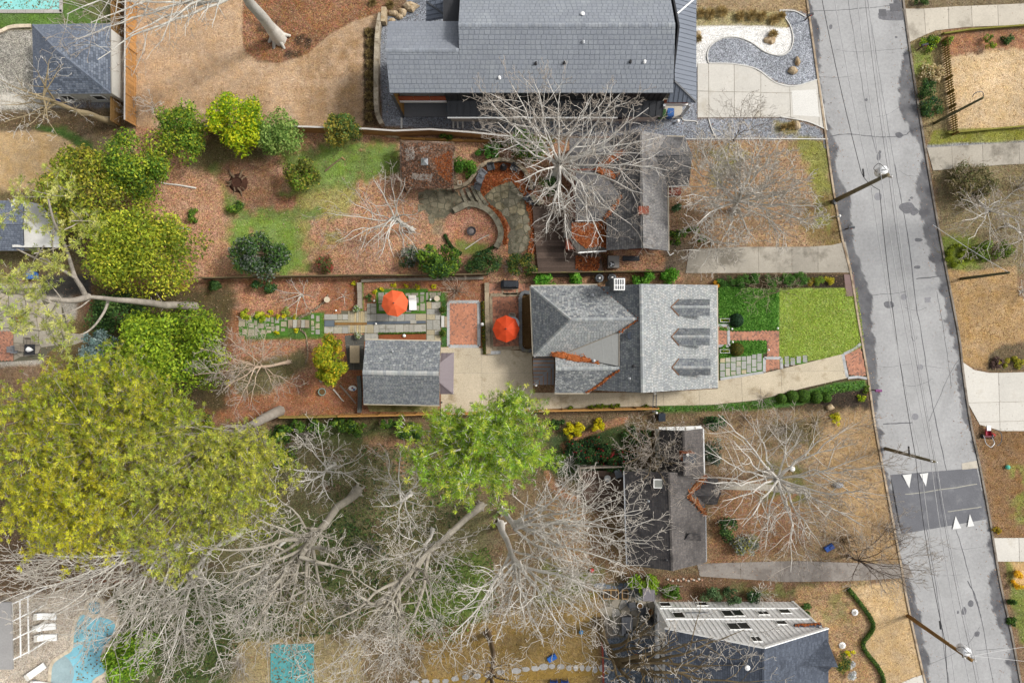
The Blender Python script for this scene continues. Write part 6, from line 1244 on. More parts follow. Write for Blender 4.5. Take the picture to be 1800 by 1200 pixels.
def bricks(px, z, parent, L=.235, ang=45, pal=None, m=None):
 w_ = L / 2; po = ccw(W(px)); xs = [p[0] for p in po]; ys = [p[1] for p in po]; cx, cy = (min(xs) + max(xs)) / 2, (min(ys) + max(ys)) / 2
 R_ = max(max(xs) - min(xs), max(ys) - min(ys)) * .75; a = R(ang); ca, sa = math.cos(a), math.sin(a); mb = MB(); n = int(R_ / w_) + 2
 pal = pal or [(1.08, .98, .95), (.92, .9, .9), (1.2, 1.1, 1.02), (.62, .66, .72), (1.0, .9, .86), (1.12, 1.06, 1.0)]
 for i in range(-n, n):
  for j in range(-n, n):
   k = (i - j) % 4
   if k == 0: r_ = (i, j, 2, 1)
   elif k == 3: r_ = (i, j - 0, 1, 2)
   else: continue
   x0, y0 = r_[0] * w_ + .004, r_[1] * w_ + .004; x1, y1 = x0 + r_[2] * w_ - .008, y0 + r_[3] * w_ - .008
   cxx, cyy = (x0 + x1) / 2, (y0 + y1) / 2
   if not inside((cx + cxx * ca - cyy * sa, cy + cxx * sa + cyy * ca), po): continue
   f = random.choice(pal); t_ = random.uniform(.88, 1.12); mb.col = tuple(q * t_ for q in f); zz = z + random.uniform(-.004, .004)
   mb.prism([V3((cx + x * ca - y * sa, cy + x * sa + y * ca, zz)) for x, y in ((x0, y0), (x1, y0), (x1, y1), (x0, y1))], .04)
 return part('brick', mb, m or BRICK, parent, kind='stuff')
MORTAR = mat('sand_joint', hx('8E7A66'), .95, .1, 1, .2, 9)
def brick_area(name, px, z=.05, **k):
 b = sheet(name, px, z - .012, MORTAR, .06); bricks(px, z, b, **k); return b
brick_area('brick_apron', [(1485,624),(1512,609),(1523,659),(1505,660),(1492,658)])
def border(name, px, m, wd, z=.056, closed=True, L_=.9):
 pts = [P(x, y) for x, y in px]; pts = pts + [pts[0]] if closed else pts; b = None
 st = struct(name, MB().beam(pts[0] + V3((0, 0, z - .06)), pts[1] + V3((0, 0, z - .06)), wd * .8, .04), CONC_OLD)
 for a, c in zip(pts, pts[1:]):
  n = max(1, round((c - a).length / L_))
  for i in range(n):
   p, q = a.lerp(c, i / n), a.lerp(c, (i + 1) / n); d = (q - p).normalized() * .008
   part('border_stone', MB().tint(.1).beam(p + d + V3((0, 0, z - .03)), q - d + V3((0, 0, z - .03)), wd, .06), m, st)
 return st
GRSTONE = mat('grey_border_stone', hx('B9BABA'), .85, .08, .6, .14, 8, wear=hx('989A9A'), ws=.9, wt=.6)
border('apron_border', [(1481,622),(1489,663)], GRSTONE, .28, closed=False); border('apron_border', [(1483,622),(1500,614),(1513,604)], GRSTONE, .26, closed=False); border('apron_border', [(1490,664),(1508,662),(1524,665)], GRSTONE, .24, closed=False)
brick_area('brick_walk', [(1282,583),(1368,581.5),(1368,626),(1349.5,626),(1349.5,599),(1346,597),(1282,598)], .06)
brick_area('brick_stoop', [(1259,574),(1277,574),(1277.5,606),(1259,606)], .16); border('stoop_border', [(1258,572),(1279.5,572),(1280.5,608),(1258,608)], GRSTONE, .26, .17, closed=False)
brick_area('brick_landing', [(1347,631.5),(1370,631.5),(1371,647),(1346,652)], .05); border('landing_border', [(1343,654),(1343.5,629),(1373,629),(1374,648)], GRSTONE, .28, closed=False)
BLU = [(1, 1, 1), (.92, .93, .96), (1.08, 1.08, 1.1), (1.1, 1.05, .95), (.98, 1.0, 1.02)]; TANP = [(1.15, 1.02, .78), (1.25, 1.08, .78)]
fp = [(155,205,[(955,1000,1),(1008,1086,0),(1095,1152,0)]),(213,260,[(950,997,0),(1005,1053,0),(1062,1142,0)]),(269,318,[(945,997,0),(1005,1086,0),(1095,1133,0)]),(325,373,[(940,982,0),(989,1040,0),(1047,1126,0)]),(380,428,[(938,980,0),(988,1071,0),(1080,1118,1)]),(435,481,[(933,1018,0),(1026,1106,0)]),(489,535,[(917,958,0),(966,1046,0),(1055,1096,0)]),(544,592,[(909,996,0),(1004,1081,0)])]
FPT = struct('paver_bed', MB().prism([P(x, y) + V3((0, 0, .02)) for x, y in [(1265,628),(1341,619),(1341,652),(1265,664)]], .05), mat('green_joint', hx('4F7A2C'), .95, .2, 1.5, .3, 10))
for x0, x1, rows in fp:
 for y0, y1, t_ in rows: tree_of(FPT, 'paving_stone', [rect(1240 + x0 / 6, 470 + y0 / 6, 1240 + x1 / 6, 470 + y1 / 6, .25)], STONE, .055, .06, TANP if t_ else BLU)
border('paver_border', [(1266,666),(1304,660),(1342,654)], GRSTONE, .24, closed=False)
SS = struct('stepping_row', MB().prism([P(x, y) + V3((0, 0, .008)) for x, y in rect(1377, 626, 1420, 640)], .03), MATS['green_joint'])
for r_ in ((835,935,880,1008),(835,1012,880,1046),(897,953,942,1030),(962,937,1005,1008),(1026,925,1070,998)): tree_of(SS, 'stepping_stone', [rect(1240 + r_[0] / 6, 470 + r_[1] / 6, 1240 + r_[2] / 6, 470 + r_[3] / 6, .3)], STONE, .05, .06, BLU)
MAUVE = mat('mauve_concrete', hx('8C7672'), .9, .08, .6, .1, 8)
KP = sheet('kerb_pad', [(1483,482),(1500,482),(1505,520),(1486,521)], .03, MORTAR); tree_of(KP, 'concrete_pad', [[(1483,482.5),(1500,482.5),(1502,501),(1485,501)], [(1485.2,502),(1502.2,502),(1505,520),(1488,521)]], MAUVE, .06, .05)
def ashlar(x0, y0, x1, y1, lo=9, hi=26):
 w_, h = x1 - x0, y1 - y0
 if (w_ < hi and h < hi * .75 and random.random() < .75) or (w_ < lo * 1.7 and h < lo * 1.7): return [(x0, y0, x1, y1)]
 if w_ > h * 1.15 or (w_ > h * .8 and random.random() < .5):
  c_ = x0 + w_ * random.uniform(.35, .65); return ashlar(x0, y0, c_, y1, lo, hi) + ashlar(c_, y0, x1, y1, lo, hi)
 c_ = y0 + h * random.uniform(.35, .65); return ashlar(x0, y0, x1, c_, lo, hi) + ashlar(x0, c_, x1, y1, lo, hi)
FLAG = mat('flagstone', hx('AFACA1'), .85, .1, 1.2, .16, 8, wear=hx('8F8B7E'), ws=1.2, wt=.62)
FP = [(1, 1, 1.02), (.96, .98, 1.02), (1.05, 1.04, 1.02), (1.12, 1.02, .80), (.9, .92, .95), (1.2, 1.02, .72), (1.0, .98, .9), (1.02, 1.03, 1.05)]
FT = sheet('flagged_terrace', [(570,552),(600,552),(600,546),(645,546),(645,533),(662,533),(662,551),(749,551),(749,530),(775,530),(775,600),(640,600),(640,586),(570,586)], .02, mat('dark_joint', hx('6E6A58'), .95, .1, 1, .2, 9))
def flags(x0, y0, x1, y1, pal=FP, lo=9, hi=24, m=FLAG, z=.05, g=.35, base=FT, piece='flagstone'):
 for a, b, c_, d in ashlar(x0, y0, x1, y1, lo, hi): tree_of(base, piece, [rect(a + g, b + g, c_ - g, d - g, .12)], m, z, .1, pal)
flags(570, 552, 612, 562); flags(570, 574, 612, 586); flags(589, 562.5, 612, 566.5); flags(589, 571.5, 612, 573.5, lo=12)
flags(645, 551.5, 749, 564.5); flags(645, 570, 749, 585.5); flags(645, 533, 661.5, 551.2); flags(750, 530.5, 774.5, 599); flags(641, 586, 665, 598)
for i in range(9):
 x0 = 612 + i * 3.7
 tree_of(FT, 'tread_stone', [rect(x0 + .25, 547 + (i % 2), x0 + 3.4, 566.5, .2), rect(x0 + .25, 571.5, x0 + 3.4, 585 - (i % 2), .2)], FLAG, .05 + .012 * i if i < 5 else .05, .1, [(1.22, 1.06, .76), (1.1, 1.0, .8), (1.3, 1.08, .7), (1.05, 1.0, .9)])
part('water_basin', MB().prism([P(x, y) + V3((0, 0, .075)) for x, y in rect(570.5, 563, 588, 574)], .09), mat('slate_metal', hx('5D6670'), .4, .1, 1, .1, 8, spec=.5), FT)
part('basin_water', MB().prism([P(x, y) + V3((0, 0, .082)) for x, y in rect(571.5, 564, 587, 573)], .03), mat('dark_water', hx('6A747C'), .15, .1, 2, 0, 1, spec=.6), FT)
part('copper_rill', MB().prism([P(x, y) + V3((0, 0, .062)) for x, y in rect(588.4, 567, 645, 571)], .06), mat('brown_rill', hx('8E6A3A'), .7, .2, 2, .25, 9), FT)
part('water_rill', MB().prism([P(x, y) + V3((0, 0, .065)) for x, y in [(645.5,565.3),(748.5,563.3),(748.5,568.3),(645.5,570.3)]], .06), MATS['slate_metal'], FT)
part('rill_bridge', MB().prism([P(x, y) + V3((0, 0, .09)) for x, y in rect(721.5, 563, 732, 568.6)], .05), FLAG, FT)
sheet('straw_planter', rect(666, 587, 749, 598), .06, mat('pine_needles', hx('8E5334'), .95, .2, 1.5, .35, 12), .1); hedge('low_hedge', 'thin green grass edging along the straw planter', [(666, 586), (708, 585.5), (749, 584.5)], .2, .2, ['5A7A2A', '6A8A30', '486A22'])
single('globe_light', 'white globe light lying in the straw planter', 'garden light', MB().lathe(P(711, 590) + V3((0, 0, .05)), [(.05, 0), (.16, .08), (.17, .17), (.1, .28), (.02, .31)], 12), WHITE, smooth=True)
GT = bpy.data.objects['ground']
SG_ = sheet('stone_lawn', rect(662, 508, 752, 551), .012, MATS['green_joint'], .05)
for x, y, w_, h in [(665,514,10,8),(677,514,9,8),(665,523,10,10),(666,535,10,11),(677,538,9,9),(700,515,8,8),(713,515,9,5),(723,515,12,5),(704,526,8,8),(714,543,9,6),(731,522,5,10),(733,537,4,9),(739,514,7,4),(739,520,6,11),(739,533,8,13),(690,515,8,7),(688,536,9,10),(700,538,9,9),(713,524,7,9)]: tree_of(SG_, 'stepping_stone', [rect(x, y, x + w_, y + h, .3)], FLAG, .04, .1, [(.85, .82, .76), (.95, .9, .82), (.8, .8, .8)])
S2 = sheet('stone_lawn', rect(749, 512, 776, 530), .012, MATS['green_joint'], .05)
for x, y, w_, h in [(749,514,4,14),(755,514,12,5),(756,519.5,10,7),(769,514,6,6),(768,523,6,5)]: tree_of(S2, 'stepping_stone', [rect(x, y, x + w_, y + h, .3)], FLAG, .04, .1, [(.85, .82, .76), (.95, .9, .82)])
PV = sheet('paver_path', [(420,559),(506,557),(506,590),(420,590)], .01, MATS['green_joint'], .03)
for a, b, c_, d in [(420,560,431,574),(436,560,443,566),(437,568,446,576),(437,578,447,590),(447,563,452,572),(448,574,453,590),(454,568,464,577),(455,562,461,567),(466,558,475,565),(467,569,473,572.5),(468,574.5,477,578),(459,580,467,587),(469,580,477,585),(477,558,481,567),(484,559,491,568),(476,569,482,573),(478,574,483,583),(485,572,491,582),(494,565,504,574),(493,558,498,562),(500,558,505,563),(494,577,501,582),(426,578,434,588)]: tree_of(PV, 'paving_stone', [rect(a, b, c_, d, .4)], FLAG, .04, .1, [(.92, .88, .8), (1.0, .92, .76), (.9, .9, .92), (.85, .8, .7)])
ST_ = struct('garden_steps', MB().prism([P(x, y) + V3((0, 0, .02)) for x, y in rect(506, 562, 545, 577)], .05), MATS['dark_joint'])
for i, x in enumerate((506.5, 516, 524, 531, 538.5)): part('step_stone', MB().tint(.12).prism([P(a, b) + V3((0, 0, .10 + .07 * i)) for a, b in rect(x, 562, x + [8.5, 7, 6, 6.5, 6][i], 576, .4)], .12), FLAG if i % 2 else STONE_TAN, ST_)
P2 = sheet('paver_strip', rect(546, 550, 564, 590), .01, MATS['green_joint'], .03)
for a, b, c_, d in [(547,552,552,560),(556,555,562,565),(547,563,552,571),(555,568,562,577),(547,573,553,581),(555,579,562,587),(547,584,552,587.5)]: tree_of(P2, 'paving_stone', [rect(a, b, c_, d, .3)], FLAG, .04, .1, [(.98, .95, .9), (.9, .9, .95), (1.1, .98, .78)])
brick_area('herringbone_terrace', rect(791, 533, 839.5, 606), .06, pal=[(1.18, 1.0, .9), (1.08, .92, .84), (1.25, 1.06, .96), (.7, .7, .75), (1.12, .97, .88), (1.2, 1.02, .9)]); border('terrace_border', rect(788.5, 530.5, 842, 608.5), GRSTONE, .30)
part('bench_slab', MB().prism([P(x, y) + V3((0, 0, .2)) for x, y in rect(776, 555, 781, 575)], .2), mat('white_slab', hx('D4D2CC'), .8, .05, .5, .08, 6), FT); part('step_slab', MB().prism([P(x, y) + V3((0, 0, .1)) for x, y in rect(781.6, 556, 786, 575)], .1), STONE_TAN, FT)
brick_area('umbrella_terrace', rect(864, 520, 912, 610), .06, ang=90, pal=[(1.0, .84, .78), (.86, .76, .72), (.58, .56, .60), (1.1, .92, .82), (.7, .66, .68)]); brick_area('grill_terrace', rect(858, 499, 933, 515), .06, ang=0)
border('terrace_border', [(862,519),(913,517.5)], STONE_TAN, .32, .09, False); border('terrace_border', [(863,520),(865,612)], STONE_TAN, .26, .09, False); border('terrace_border', [(866,612),(913,611)], STONE_TAN, .34, .09, False)
border('terrace_border', [(883,505),(884,516),(909,516),(909,505)], STONE_TAN, .2, .09, False)
sheet('soil_strip', rect(918, 519, 936, 613), .03, mat('bare_soil', hx('6E5434'), .95, .25, 1, .3, 9)); sheet('slate_strip', [(917,617),(934,617),(934,640),(919,640)], .03, mat('slate_pad', hx('59626C'), .7, .1, 1, .1, 8))
sheet('garage_path', [(645,711),(735,712),(770,713),(770,724),(650,723)], .04, mat('mossy_concrete', hx('9A9060'), .9, .2, .8, .2, 8, wear=hx('6E6E3A'), ws=.9, wt=.5))
slabs('garage_pad', 'slate_slab', [(606,590),(640,588),(640,650),(612,650)], [((600,606),(650,606)), ((600,640),(650,640)), ((622,580),(622,660))], mat('dark_slate', hx('5F5E58'), .85, .15, .8, .2, 8), .04, .4)
def stone_wall(label, pts, wd, hgt, m, cap=.55, group=None, name='stone_wall', courses=2, capm=None):
 "courses of separate stones along a line, with coping stones"
 q = [P(x, y) for x, y in sm(pts, 5)]; t = thing(name, label, 'wall', q[0], group)
 if courses == 1 and wd < .3:
  for a, b in zip(q, q[1:]):
   for f in (0, .5):
    part('stone', MB().tint(.3).rock(a.lerp(b, f) + V3((random.uniform(-.05, .05), random.uniform(-.05, .05), 0)), (b - a).length * random.uniform(.22, .3), wd * random.uniform(.4, .7), hgt * random.uniform(.6, 1.2), 6), m, t)
  return t
 cl = [0]
 for a, b in zip(q, q[1:]): cl.append(cl[-1] + (b - a).length)
 def at(s):
  for i in range(len(q) - 1):
   if s <= cl[i + 1] + 1e-6: return q[i].lerp(q[i + 1], (s - cl[i]) / max(1e-6, cl[i + 1] - cl[i]))
  return q[-1]
 n = max(2, round(cl[-1] / cap)); ch = (hgt - .08) / courses
 core = MB().tube([p + V3((0, 0, hgt * .4)) for p in q], min(wd, hgt) * .38, 5); part('core', core, MORTAR, t)
 for c_ in range(courses):
  s = -(c_ % 2) * cap * .5
  while s < cl[-1]:
   l = cap * random.uniform(.8, 1.2); a, b = at(max(0, s + .01)), at(min(cl[-1], s + l - .01)); s += l
   if (b - a).length > .1: part('stone', MB().tint(.22).beam(a + V3((0, 0, ch * (c_ + .5))), b + V3((0, 0, ch * (c_ + .5))), wd * random.uniform(.88, 1.0), ch * .95), m, t)
 s = 0
 while s < cl[-1] - .05:
  l = min(cl[-1] - s, cap * random.uniform(.85, 1.25)); a, b = at(s + .01), at(s + l - .01); s += l
  part('coping_stone', MB().tint(.2).beam(a + V3((0, 0, hgt - .04)), b + V3((0, 0, hgt - .04)), wd * random.uniform(1.02, 1.12), .085 * random.uniform(.9, 1.2)), capm or m, t)
 return t
stone_wall('mossy stone wall running beside the terrace hedge from the pillar to the driveway', [(856, 497), (857, 560), (859, 622)], .42, .5, STONE_DARK, .8, capm=STONE_TAN)
stone_wall('tan block pad wall closing the brick terrace at the driveway', [(858, 620), (880, 619)], .3, .35, GRSTONE, .7)
stone_wall('grey timber-like wall between the bark bed and the umbrella lawn', [(633, 497), (634, 520), (634, 543)], .38, .55, WOOD_GREY, .8)
stone_wall('low retaining wall under the north fence', [(636, 494), (690, 492), (760, 491), (850, 489)], .26, .4, WOOD_GREY, 1.1)
stone_wall('dark L-shaped seat wall wrapping the umbrella terrace', [(932, 515), (916, 515), (914.5, 540), (915, 580), (917, 615), (934, 615.5)], .30, .45, mat('seat_wall_stone', hx('74767A'), .85, .12, 1, .15, 8, wear=hx('8C8874'), ws=1, wt=.6), .7)
stone_wall('curving edge of flat stones from the maple to the paver path', [(577, 519), (570, 530), (557, 541), (540, 552), (526, 558)], .28, .16, STONE_TAN, .6, courses=1); stone_wall('curved edge of flat stones bending south from the steps', [(528, 579), (537, 588), (540, 605), (541, 625), (536, 640)], .26, .16, STONE_TAN, .6, courses=1)
stone_wall('rough stone wall behind the garage', [(632, 660), (634, 690), (633, 724)], .34, .5, mat('grey_wall_stone', hx('6E706C'), .9, .15, 1, .2, 8), .5)
stone_wall('arc of stacked stone round the leaf circle', [(798, 372), (810, 366), (822, 360), (836, 361), (851, 366), (866, 378), (876, 393), (881, 410), (878, 425), (872, 436)], .52, .5, STONE_TAN, .55, capm=STONE_DARK)
stone_wall('thin curved wall embracing the upper terrace from the steps to the chairs', [(787, 333), (805, 331), (823, 324), (834, 310), (845, 295), (860, 287), (880, 283), (900, 286), (918, 298), (930, 315), (936, 335)], .32, .7, STONE_TAN, .6)
stone_wall('short dark wall at the timber deck corner', [(934, 345), (942, 356), (950, 360)], .4, .6, STONE_DARK, .5)
stone_wall('tall rustic stone wall along the east side of the tan lawn', [(672, 30), (667, 55), (665, 90), (664, 140), (665, 200), (674, 222)], .42, .9, mat('pale_fieldstone', hx('B5A995'), .9, .18, .9, .25, 8, wear=hx('8A7C66'), ws=1.3, wt=.56), .75, courses=3)
for i, (a, l) in enumerate([([(810, 333), (818, 352), (825, 368)], 'first curved terrace step from the west'), ([(820, 331), (829, 350), (838, 362)], 'second curved terrace step'), ([(829, 328), (838, 346), (848, 362)], 'third curved terrace step'), ([(837, 322), (843, 342), (857, 362)], 'inner curved terrace step, nearest the chairs')]):
 stone_wall(l, a, .3, .12 + .08 * i, STONE_DARK, .45, 'curved steps between the two terraces', 'stone_step', 1)
def crazy(name, px, sz, m, z, pal, piece='flagstone', jit=.38, gap=.88):
 po = W(px); xs = [p[0] for p in po]; ys = [p[1] for p in po]; b = struct(name, MB().prism([V3((x, y, z - .025)) for x, y in po], .05), MATS['dark_joint'])
 pts = [(x + random.uniform(-jit, jit) * sz, y + random.uniform(-jit, jit) * sz) for x in np.arange(min(xs), max(xs) + sz, sz) for y in np.arange(min(ys), max(ys) + sz, sz)]
 for i, p in enumerate(pts):
  if not inside(p, po): continue
  c_ = [(p[0] + dx * sz * 1.2, p[1] + dy * sz * 1.2) for dx, dy in ((-1, -1), (1, -1), (1, 1), (-1, 1))]
  for k, q in enumerate(pts):
   if k != i and abs(q[0] - p[0]) < 3 * sz and abs(q[1] - p[1]) < 3 * sz:
    mx, my = (p[0] + q[0]) / 2, (p[1] + q[1]) / 2; dx, dy = q[0] - p[0], q[1] - p[1]; c_ = clip(c_, (mx, my), (mx - dy, my + dx))
    if len(c_) < 3: break
  if len(c_) < 3: continue
  mb = MB().tint(.16, random.choice(pal)); mb.prism([V3((p[0] + (x - p[0]) * gap, p[1] + (y - p[1]) * gap, z + random.uniform(-.01, .01))) for x, y in c_], .05); part(piece, mb, m, b)
crazy('old_terrace', [(850,346),(866,331),(885,322),(905,318),(916,332),(922,350),(933,378),(927,398),(931,425),(926,438),(910,450),(893,446),(893,428),(899,405),(890,386),(880,372),(862,360)], .72, STONE_DARK, .045, [(1, 1, .98), (.85, .86, .84), (1.2, 1.15, 1.0), (.75, .76, .74)])
crazy('lower_terrace', [(745,338),(770,333),(800,336),(812,350),(798,368),(785,380),(760,384),(745,366)], .6, STONE_DARK, .04, [(1, .97, .9), (.85, .84, .78), (.75, .74, .7)])
crazy('west_patio', [(-60,520),(60,505),(110,540),(125,590),(70,632),(-60,640)], 1.3, mat('patio_stone', hx('B5AC9B'), .9, .12, .6, .15, 8), .04, [(1, 1, 1), (.93, .94, .95), (1.06, 1.03, .98)], gap=.95)
crazy('barbecue_terrace', [(1068,1052),(1120,1046),(1148,1050),(1150,1110),(1090,1120),(1070,1090)], .85, mat('grey_patio_stone', hx('96928A'), .9, .14, .7, .18, 8), .04, [(1, 1, 1), (.9, .92, .95), (1.1, 1.05, .95)])
crazy('slate_pad', [(1056,1026),(1105,1022),(1132,1030),(1130,1056),(1058,1058)], .7, mat('blue_slate', hx('6E7884'), .85, .14, .7, .18, 8), .035, [(1, 1, 1), (.85, .88, .92), (1.2, 1.1, .9)])
SSG = struct('stepping_path', MB().prism([P(x, y) + V3((0, 0, .004)) for x, y in [(700,1204),(780,1190),(1070,1170),(1070,1184),(780,1206)]], .02), mat('olive_turf', hx('93783E'), .95, .2, 1, .3, 9))
for i, (x, y, w_, h) in enumerate([(728,1199,18,10),(748,1197,14,10),(766,1196,14,9),(783,1196,12,9),(800,1192,14,10),(819,1189,14,10),(839,1187,14,11),(858,1185,13,11),(880,1181,16,10),(907,1178,18,12),(924,1175,16,9),(941,1174,16,11),(956,1171,18,12),(970,1170,13,9),(986,1171,14,10),(1000,1173,10,11),(1012,1173,9,12),(1023,1173,9,12),(1034,1174,10,11),(1046,1176,10,12),(1060,1174,16,14),(1070,1176,9,14)]):
 a0 = random.random() * 6; tree_of(SSG, 'stepping_stone', [[(x + w_ / 2 * math.cos(a0 + k * 6.283 / 7) * random.uniform(.85, 1.1), y + h / 2 * math.sin(a0 + k * 6.283 / 7) * random.uniform(.85, 1.1)) for k in range(7)]], mat('pale_stepping_stone', hx('A9A7A4'), .9, .1, .8, .15, 8), .04, .12)
border('brick_edge', [(1058, 1124), (1060, 1160), (1061, 1215)], mat('red_brick_edge', hx('9E5040'), .9, .1, 1, .15, 9), .18, .08, False, .3)
# ---- the neighbouring houses
N_ = thing('house', 'old house with worn grey roofs half hidden under the huge pale tree', 'house', P(1125, 340, 0))
BRK = mat('red_brick_wall', hx('8A5242'), .9, .14, .8, .2, 10); GWH = mat('white_clapboard', hx('DAD8D0'), .7, .06, .6, .08, 7)
nr0, nr1 = P(1128, 230, 5.8), P(1130, 436, 5.8); ne0, ne1, nw0, nw1 = P(1170, 238, 3.4), P(1175, 441, 3.4), P(1068, 242, 3.4), P(1066, 440, 3.4)
LIGHT = [(1.12, 1.12, 1.12), (1.05, 1.05, 1.06), (1.18, 1.17, 1.16), (.98, .98, 1)]; DARK = [(.70, .70, .72), (.62, .62, .65), (.78, .78, .79), (.55, .55, .58)]  # tints paint in the lit east slope and the shaded west slope
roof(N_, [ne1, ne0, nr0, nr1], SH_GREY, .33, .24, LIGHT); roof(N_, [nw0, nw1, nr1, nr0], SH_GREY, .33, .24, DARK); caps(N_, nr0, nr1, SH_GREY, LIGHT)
prism_part(N_, 'wall', [(nw1.x + .3, nw1.y + .5), (ne1.x - .3, ne1.y + .5), (ne0.x - .3, ne0.y - .4), (nw0.x + .3, nw0.y - .4)], 0, 3.38, BRK)
gable(N_, V3((nw1.x + .2, nw1.y + .4, 3.3)), V3((ne1.x - .2, ne1.y + .4, 3.3)), V3((nr1.x, nr1.y + .3, 5.65)), GWH); gable(N_, V3((ne0.x - .2, ne0.y - .4, 3.3)), V3((nw0.x + .2, nw0.y - .4, 3.3)), V3((nr0.x, nr0.y - .4, 5.6)), GWH)
ga, gb = V3((nw1.x + .3, nw1.y + .5, 0)), V3((ne1.x - .3, ne1.y + .5, 0))
for t in (1.6, 4.6): window(N_, ga, gb, t, .9, 1.0, 2.4, panes=1, bars=1)
part('attic_vent', MB().box(V3((nr1.x, nr1.y + .22, 4.5)), (1.1, .08, .4)), DARKGREY, N_)
part('downspout', MB().tube([ne1 + V3((-.1, .1, -.2)), ne1 + V3((.7, -.1, -2.6)), ne1 + V3((1.2, .2, -3.2))], .05, 6), WHITE, N_)
a0, a1, b0, b1, r0_, r1_ = P(1172, 240, 3.3), P(1204, 241, 3.3), P(1172, 327, 3.3), P(1211, 325, 3.3), P(1150, 275, 4.7), P(1217, 273, 4.5)
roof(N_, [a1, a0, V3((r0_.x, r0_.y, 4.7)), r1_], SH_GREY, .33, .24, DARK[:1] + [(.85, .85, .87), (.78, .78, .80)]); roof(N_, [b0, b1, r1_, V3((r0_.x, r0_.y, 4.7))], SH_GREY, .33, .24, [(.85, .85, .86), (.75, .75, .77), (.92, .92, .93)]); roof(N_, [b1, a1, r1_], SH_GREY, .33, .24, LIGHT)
prism_part(N_, 'wall', [(b0.x, b0.y + .4), (b1.x - .35, b1.y + .4), (a1.x - .35, a1.y - .3), (a0.x, a0.y - .3)], 0, 3.28, BRK); part('gutter', MB().beam(b0 + V3((0, -.05, -.1)), b1 + V3((0, -.05, -.1)), .11, .1), WHITE, N_); part('gutter', MB().beam(a0 + V3((0, .05, -.1)), a1 + V3((0, .05, -.1)), .11, .1), GUT, N_); part('gutter', MB().beam(ne1 + V3((.05, 0, -.1)), V3((ne1.x, b0.y, ne1.z - .1)), .11, .1), GUT, N_)
part('brick_stoop', MB().box(P(1183, 334) + V3((0, 0, .2)), (1.4, 1.1, .4)), BRK, N_)
w0, w1, w2, w3, wr0, wr1_ = P(1001, 243, 3.0), P(1072, 243, 3.0), P(1001, 296, 3.0), P(1072, 296, 3.0), P(1001, 268, 4.4), P(1095, 268, 4.4)
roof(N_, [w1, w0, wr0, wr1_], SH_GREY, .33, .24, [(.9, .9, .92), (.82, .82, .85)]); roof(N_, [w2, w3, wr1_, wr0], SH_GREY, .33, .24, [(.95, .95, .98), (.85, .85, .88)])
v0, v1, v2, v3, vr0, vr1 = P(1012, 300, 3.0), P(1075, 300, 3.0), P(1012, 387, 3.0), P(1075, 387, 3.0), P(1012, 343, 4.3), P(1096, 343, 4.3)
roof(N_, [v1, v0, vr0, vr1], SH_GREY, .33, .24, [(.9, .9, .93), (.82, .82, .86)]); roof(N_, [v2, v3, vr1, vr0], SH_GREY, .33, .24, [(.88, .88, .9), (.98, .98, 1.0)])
prism_part(N_, 'wall', [(w2.x + .3, v2.y + .3), (nw1.x + .25, v2.y + .3), (nw1.x + .25, w0.y - .3), (w2.x + .3, w0.y - .3)], 0, 2.98, BRK); part('gutter', MB().beam(v2 + V3((0, -.05, -.08)), P(1062, 387, 2.92), .1, .1), WHITE, N_); part('gutter', MB().beam(v0 + V3((-.05, 0, -.08)), v2 + V3((-.05, 0, -.08)), .1, .1), mat('rusty_gutter', hx('8A5A40'), .8), N_)
fl = [P(992, 386, 2.5), P(1067, 389, 2.5), P(1066, 440, 2.5), P(1016, 443, 2.5), P(1000, 418, 2.5), P(991, 418, 2.5)]
FR = part('flat_roof', MB().prism(fl, .15), mat('old_felt', hx('5E5A56'), .9, .2, .8, .2, 8), N_); prism_part(N_, 'wall', [(fl[0].x + .2, fl[3].y + .3), (nw1.x + .2, fl[3].y + .3), (nw1.x + .2, fl[0].y), (fl[0].x + .2, fl[0].y)], 0, 2.34, BRK); part('gutter', MB().beam(fl[3] + V3((0, -.05, -.05)), fl[2] + V3((0, -.05, -.05)), .11, .11), WHITE, N_)
def leaf_patch(parent, px, z, n, pal=('C4703E', 'A95A2C', 'B8693A', '8C4A2C', 'CC8450')):
 po = W(px, 3 if callable(z) else z); xs = [p[0] for p in po]; ys = [p[1] for p in po]; out = []
 while len(out) < n:
  x, y = random.uniform(min(xs), max(xs)), random.uniform(min(ys), max(ys))
  if inside((x, y), po): out.append((x, y, (z(x, y) if callable(z) else z) + random.uniform(.02, .08)))
 c_ = np.array(out); Vx, F = leaf_quads(c_, np.array([0, 0, 1.]) + rng.normal(0, .3, (n, 3)), rng.uniform(.07, .13, n), .6); link('leaf', npmesh('leaf', Vx, F, pick(pal, n)), LEAF, parent, kind='stuff')
leaf_patch(FR, [(1005,392),(1066,388),(1066,436),(1054,432),(1030,436),(1005,418)], 2.5, 2600)
drift(N_, [P(1054, 292, 3.2), P(1064, 285, 3.5), P(1080, 275, 4.0), P(1092, 268, 4.4)], .4); drift(N_, [P(1050, 298, 3.2), P(1070, 306, 3.4), P(1084, 312, 3.7), P(1094, 300, 4.2)], .4); drift(N_, [P(1064, 383, 3.1), P(1074, 374, 3.5), P(1084, 360, 3.9), P(1092, 346, 4.3)], .28)
part('chimney', MB().box(P(1130, 371, 5.6) - V3((0, 0, .3)), (.9, .7, 1.6)), BRK, N_)
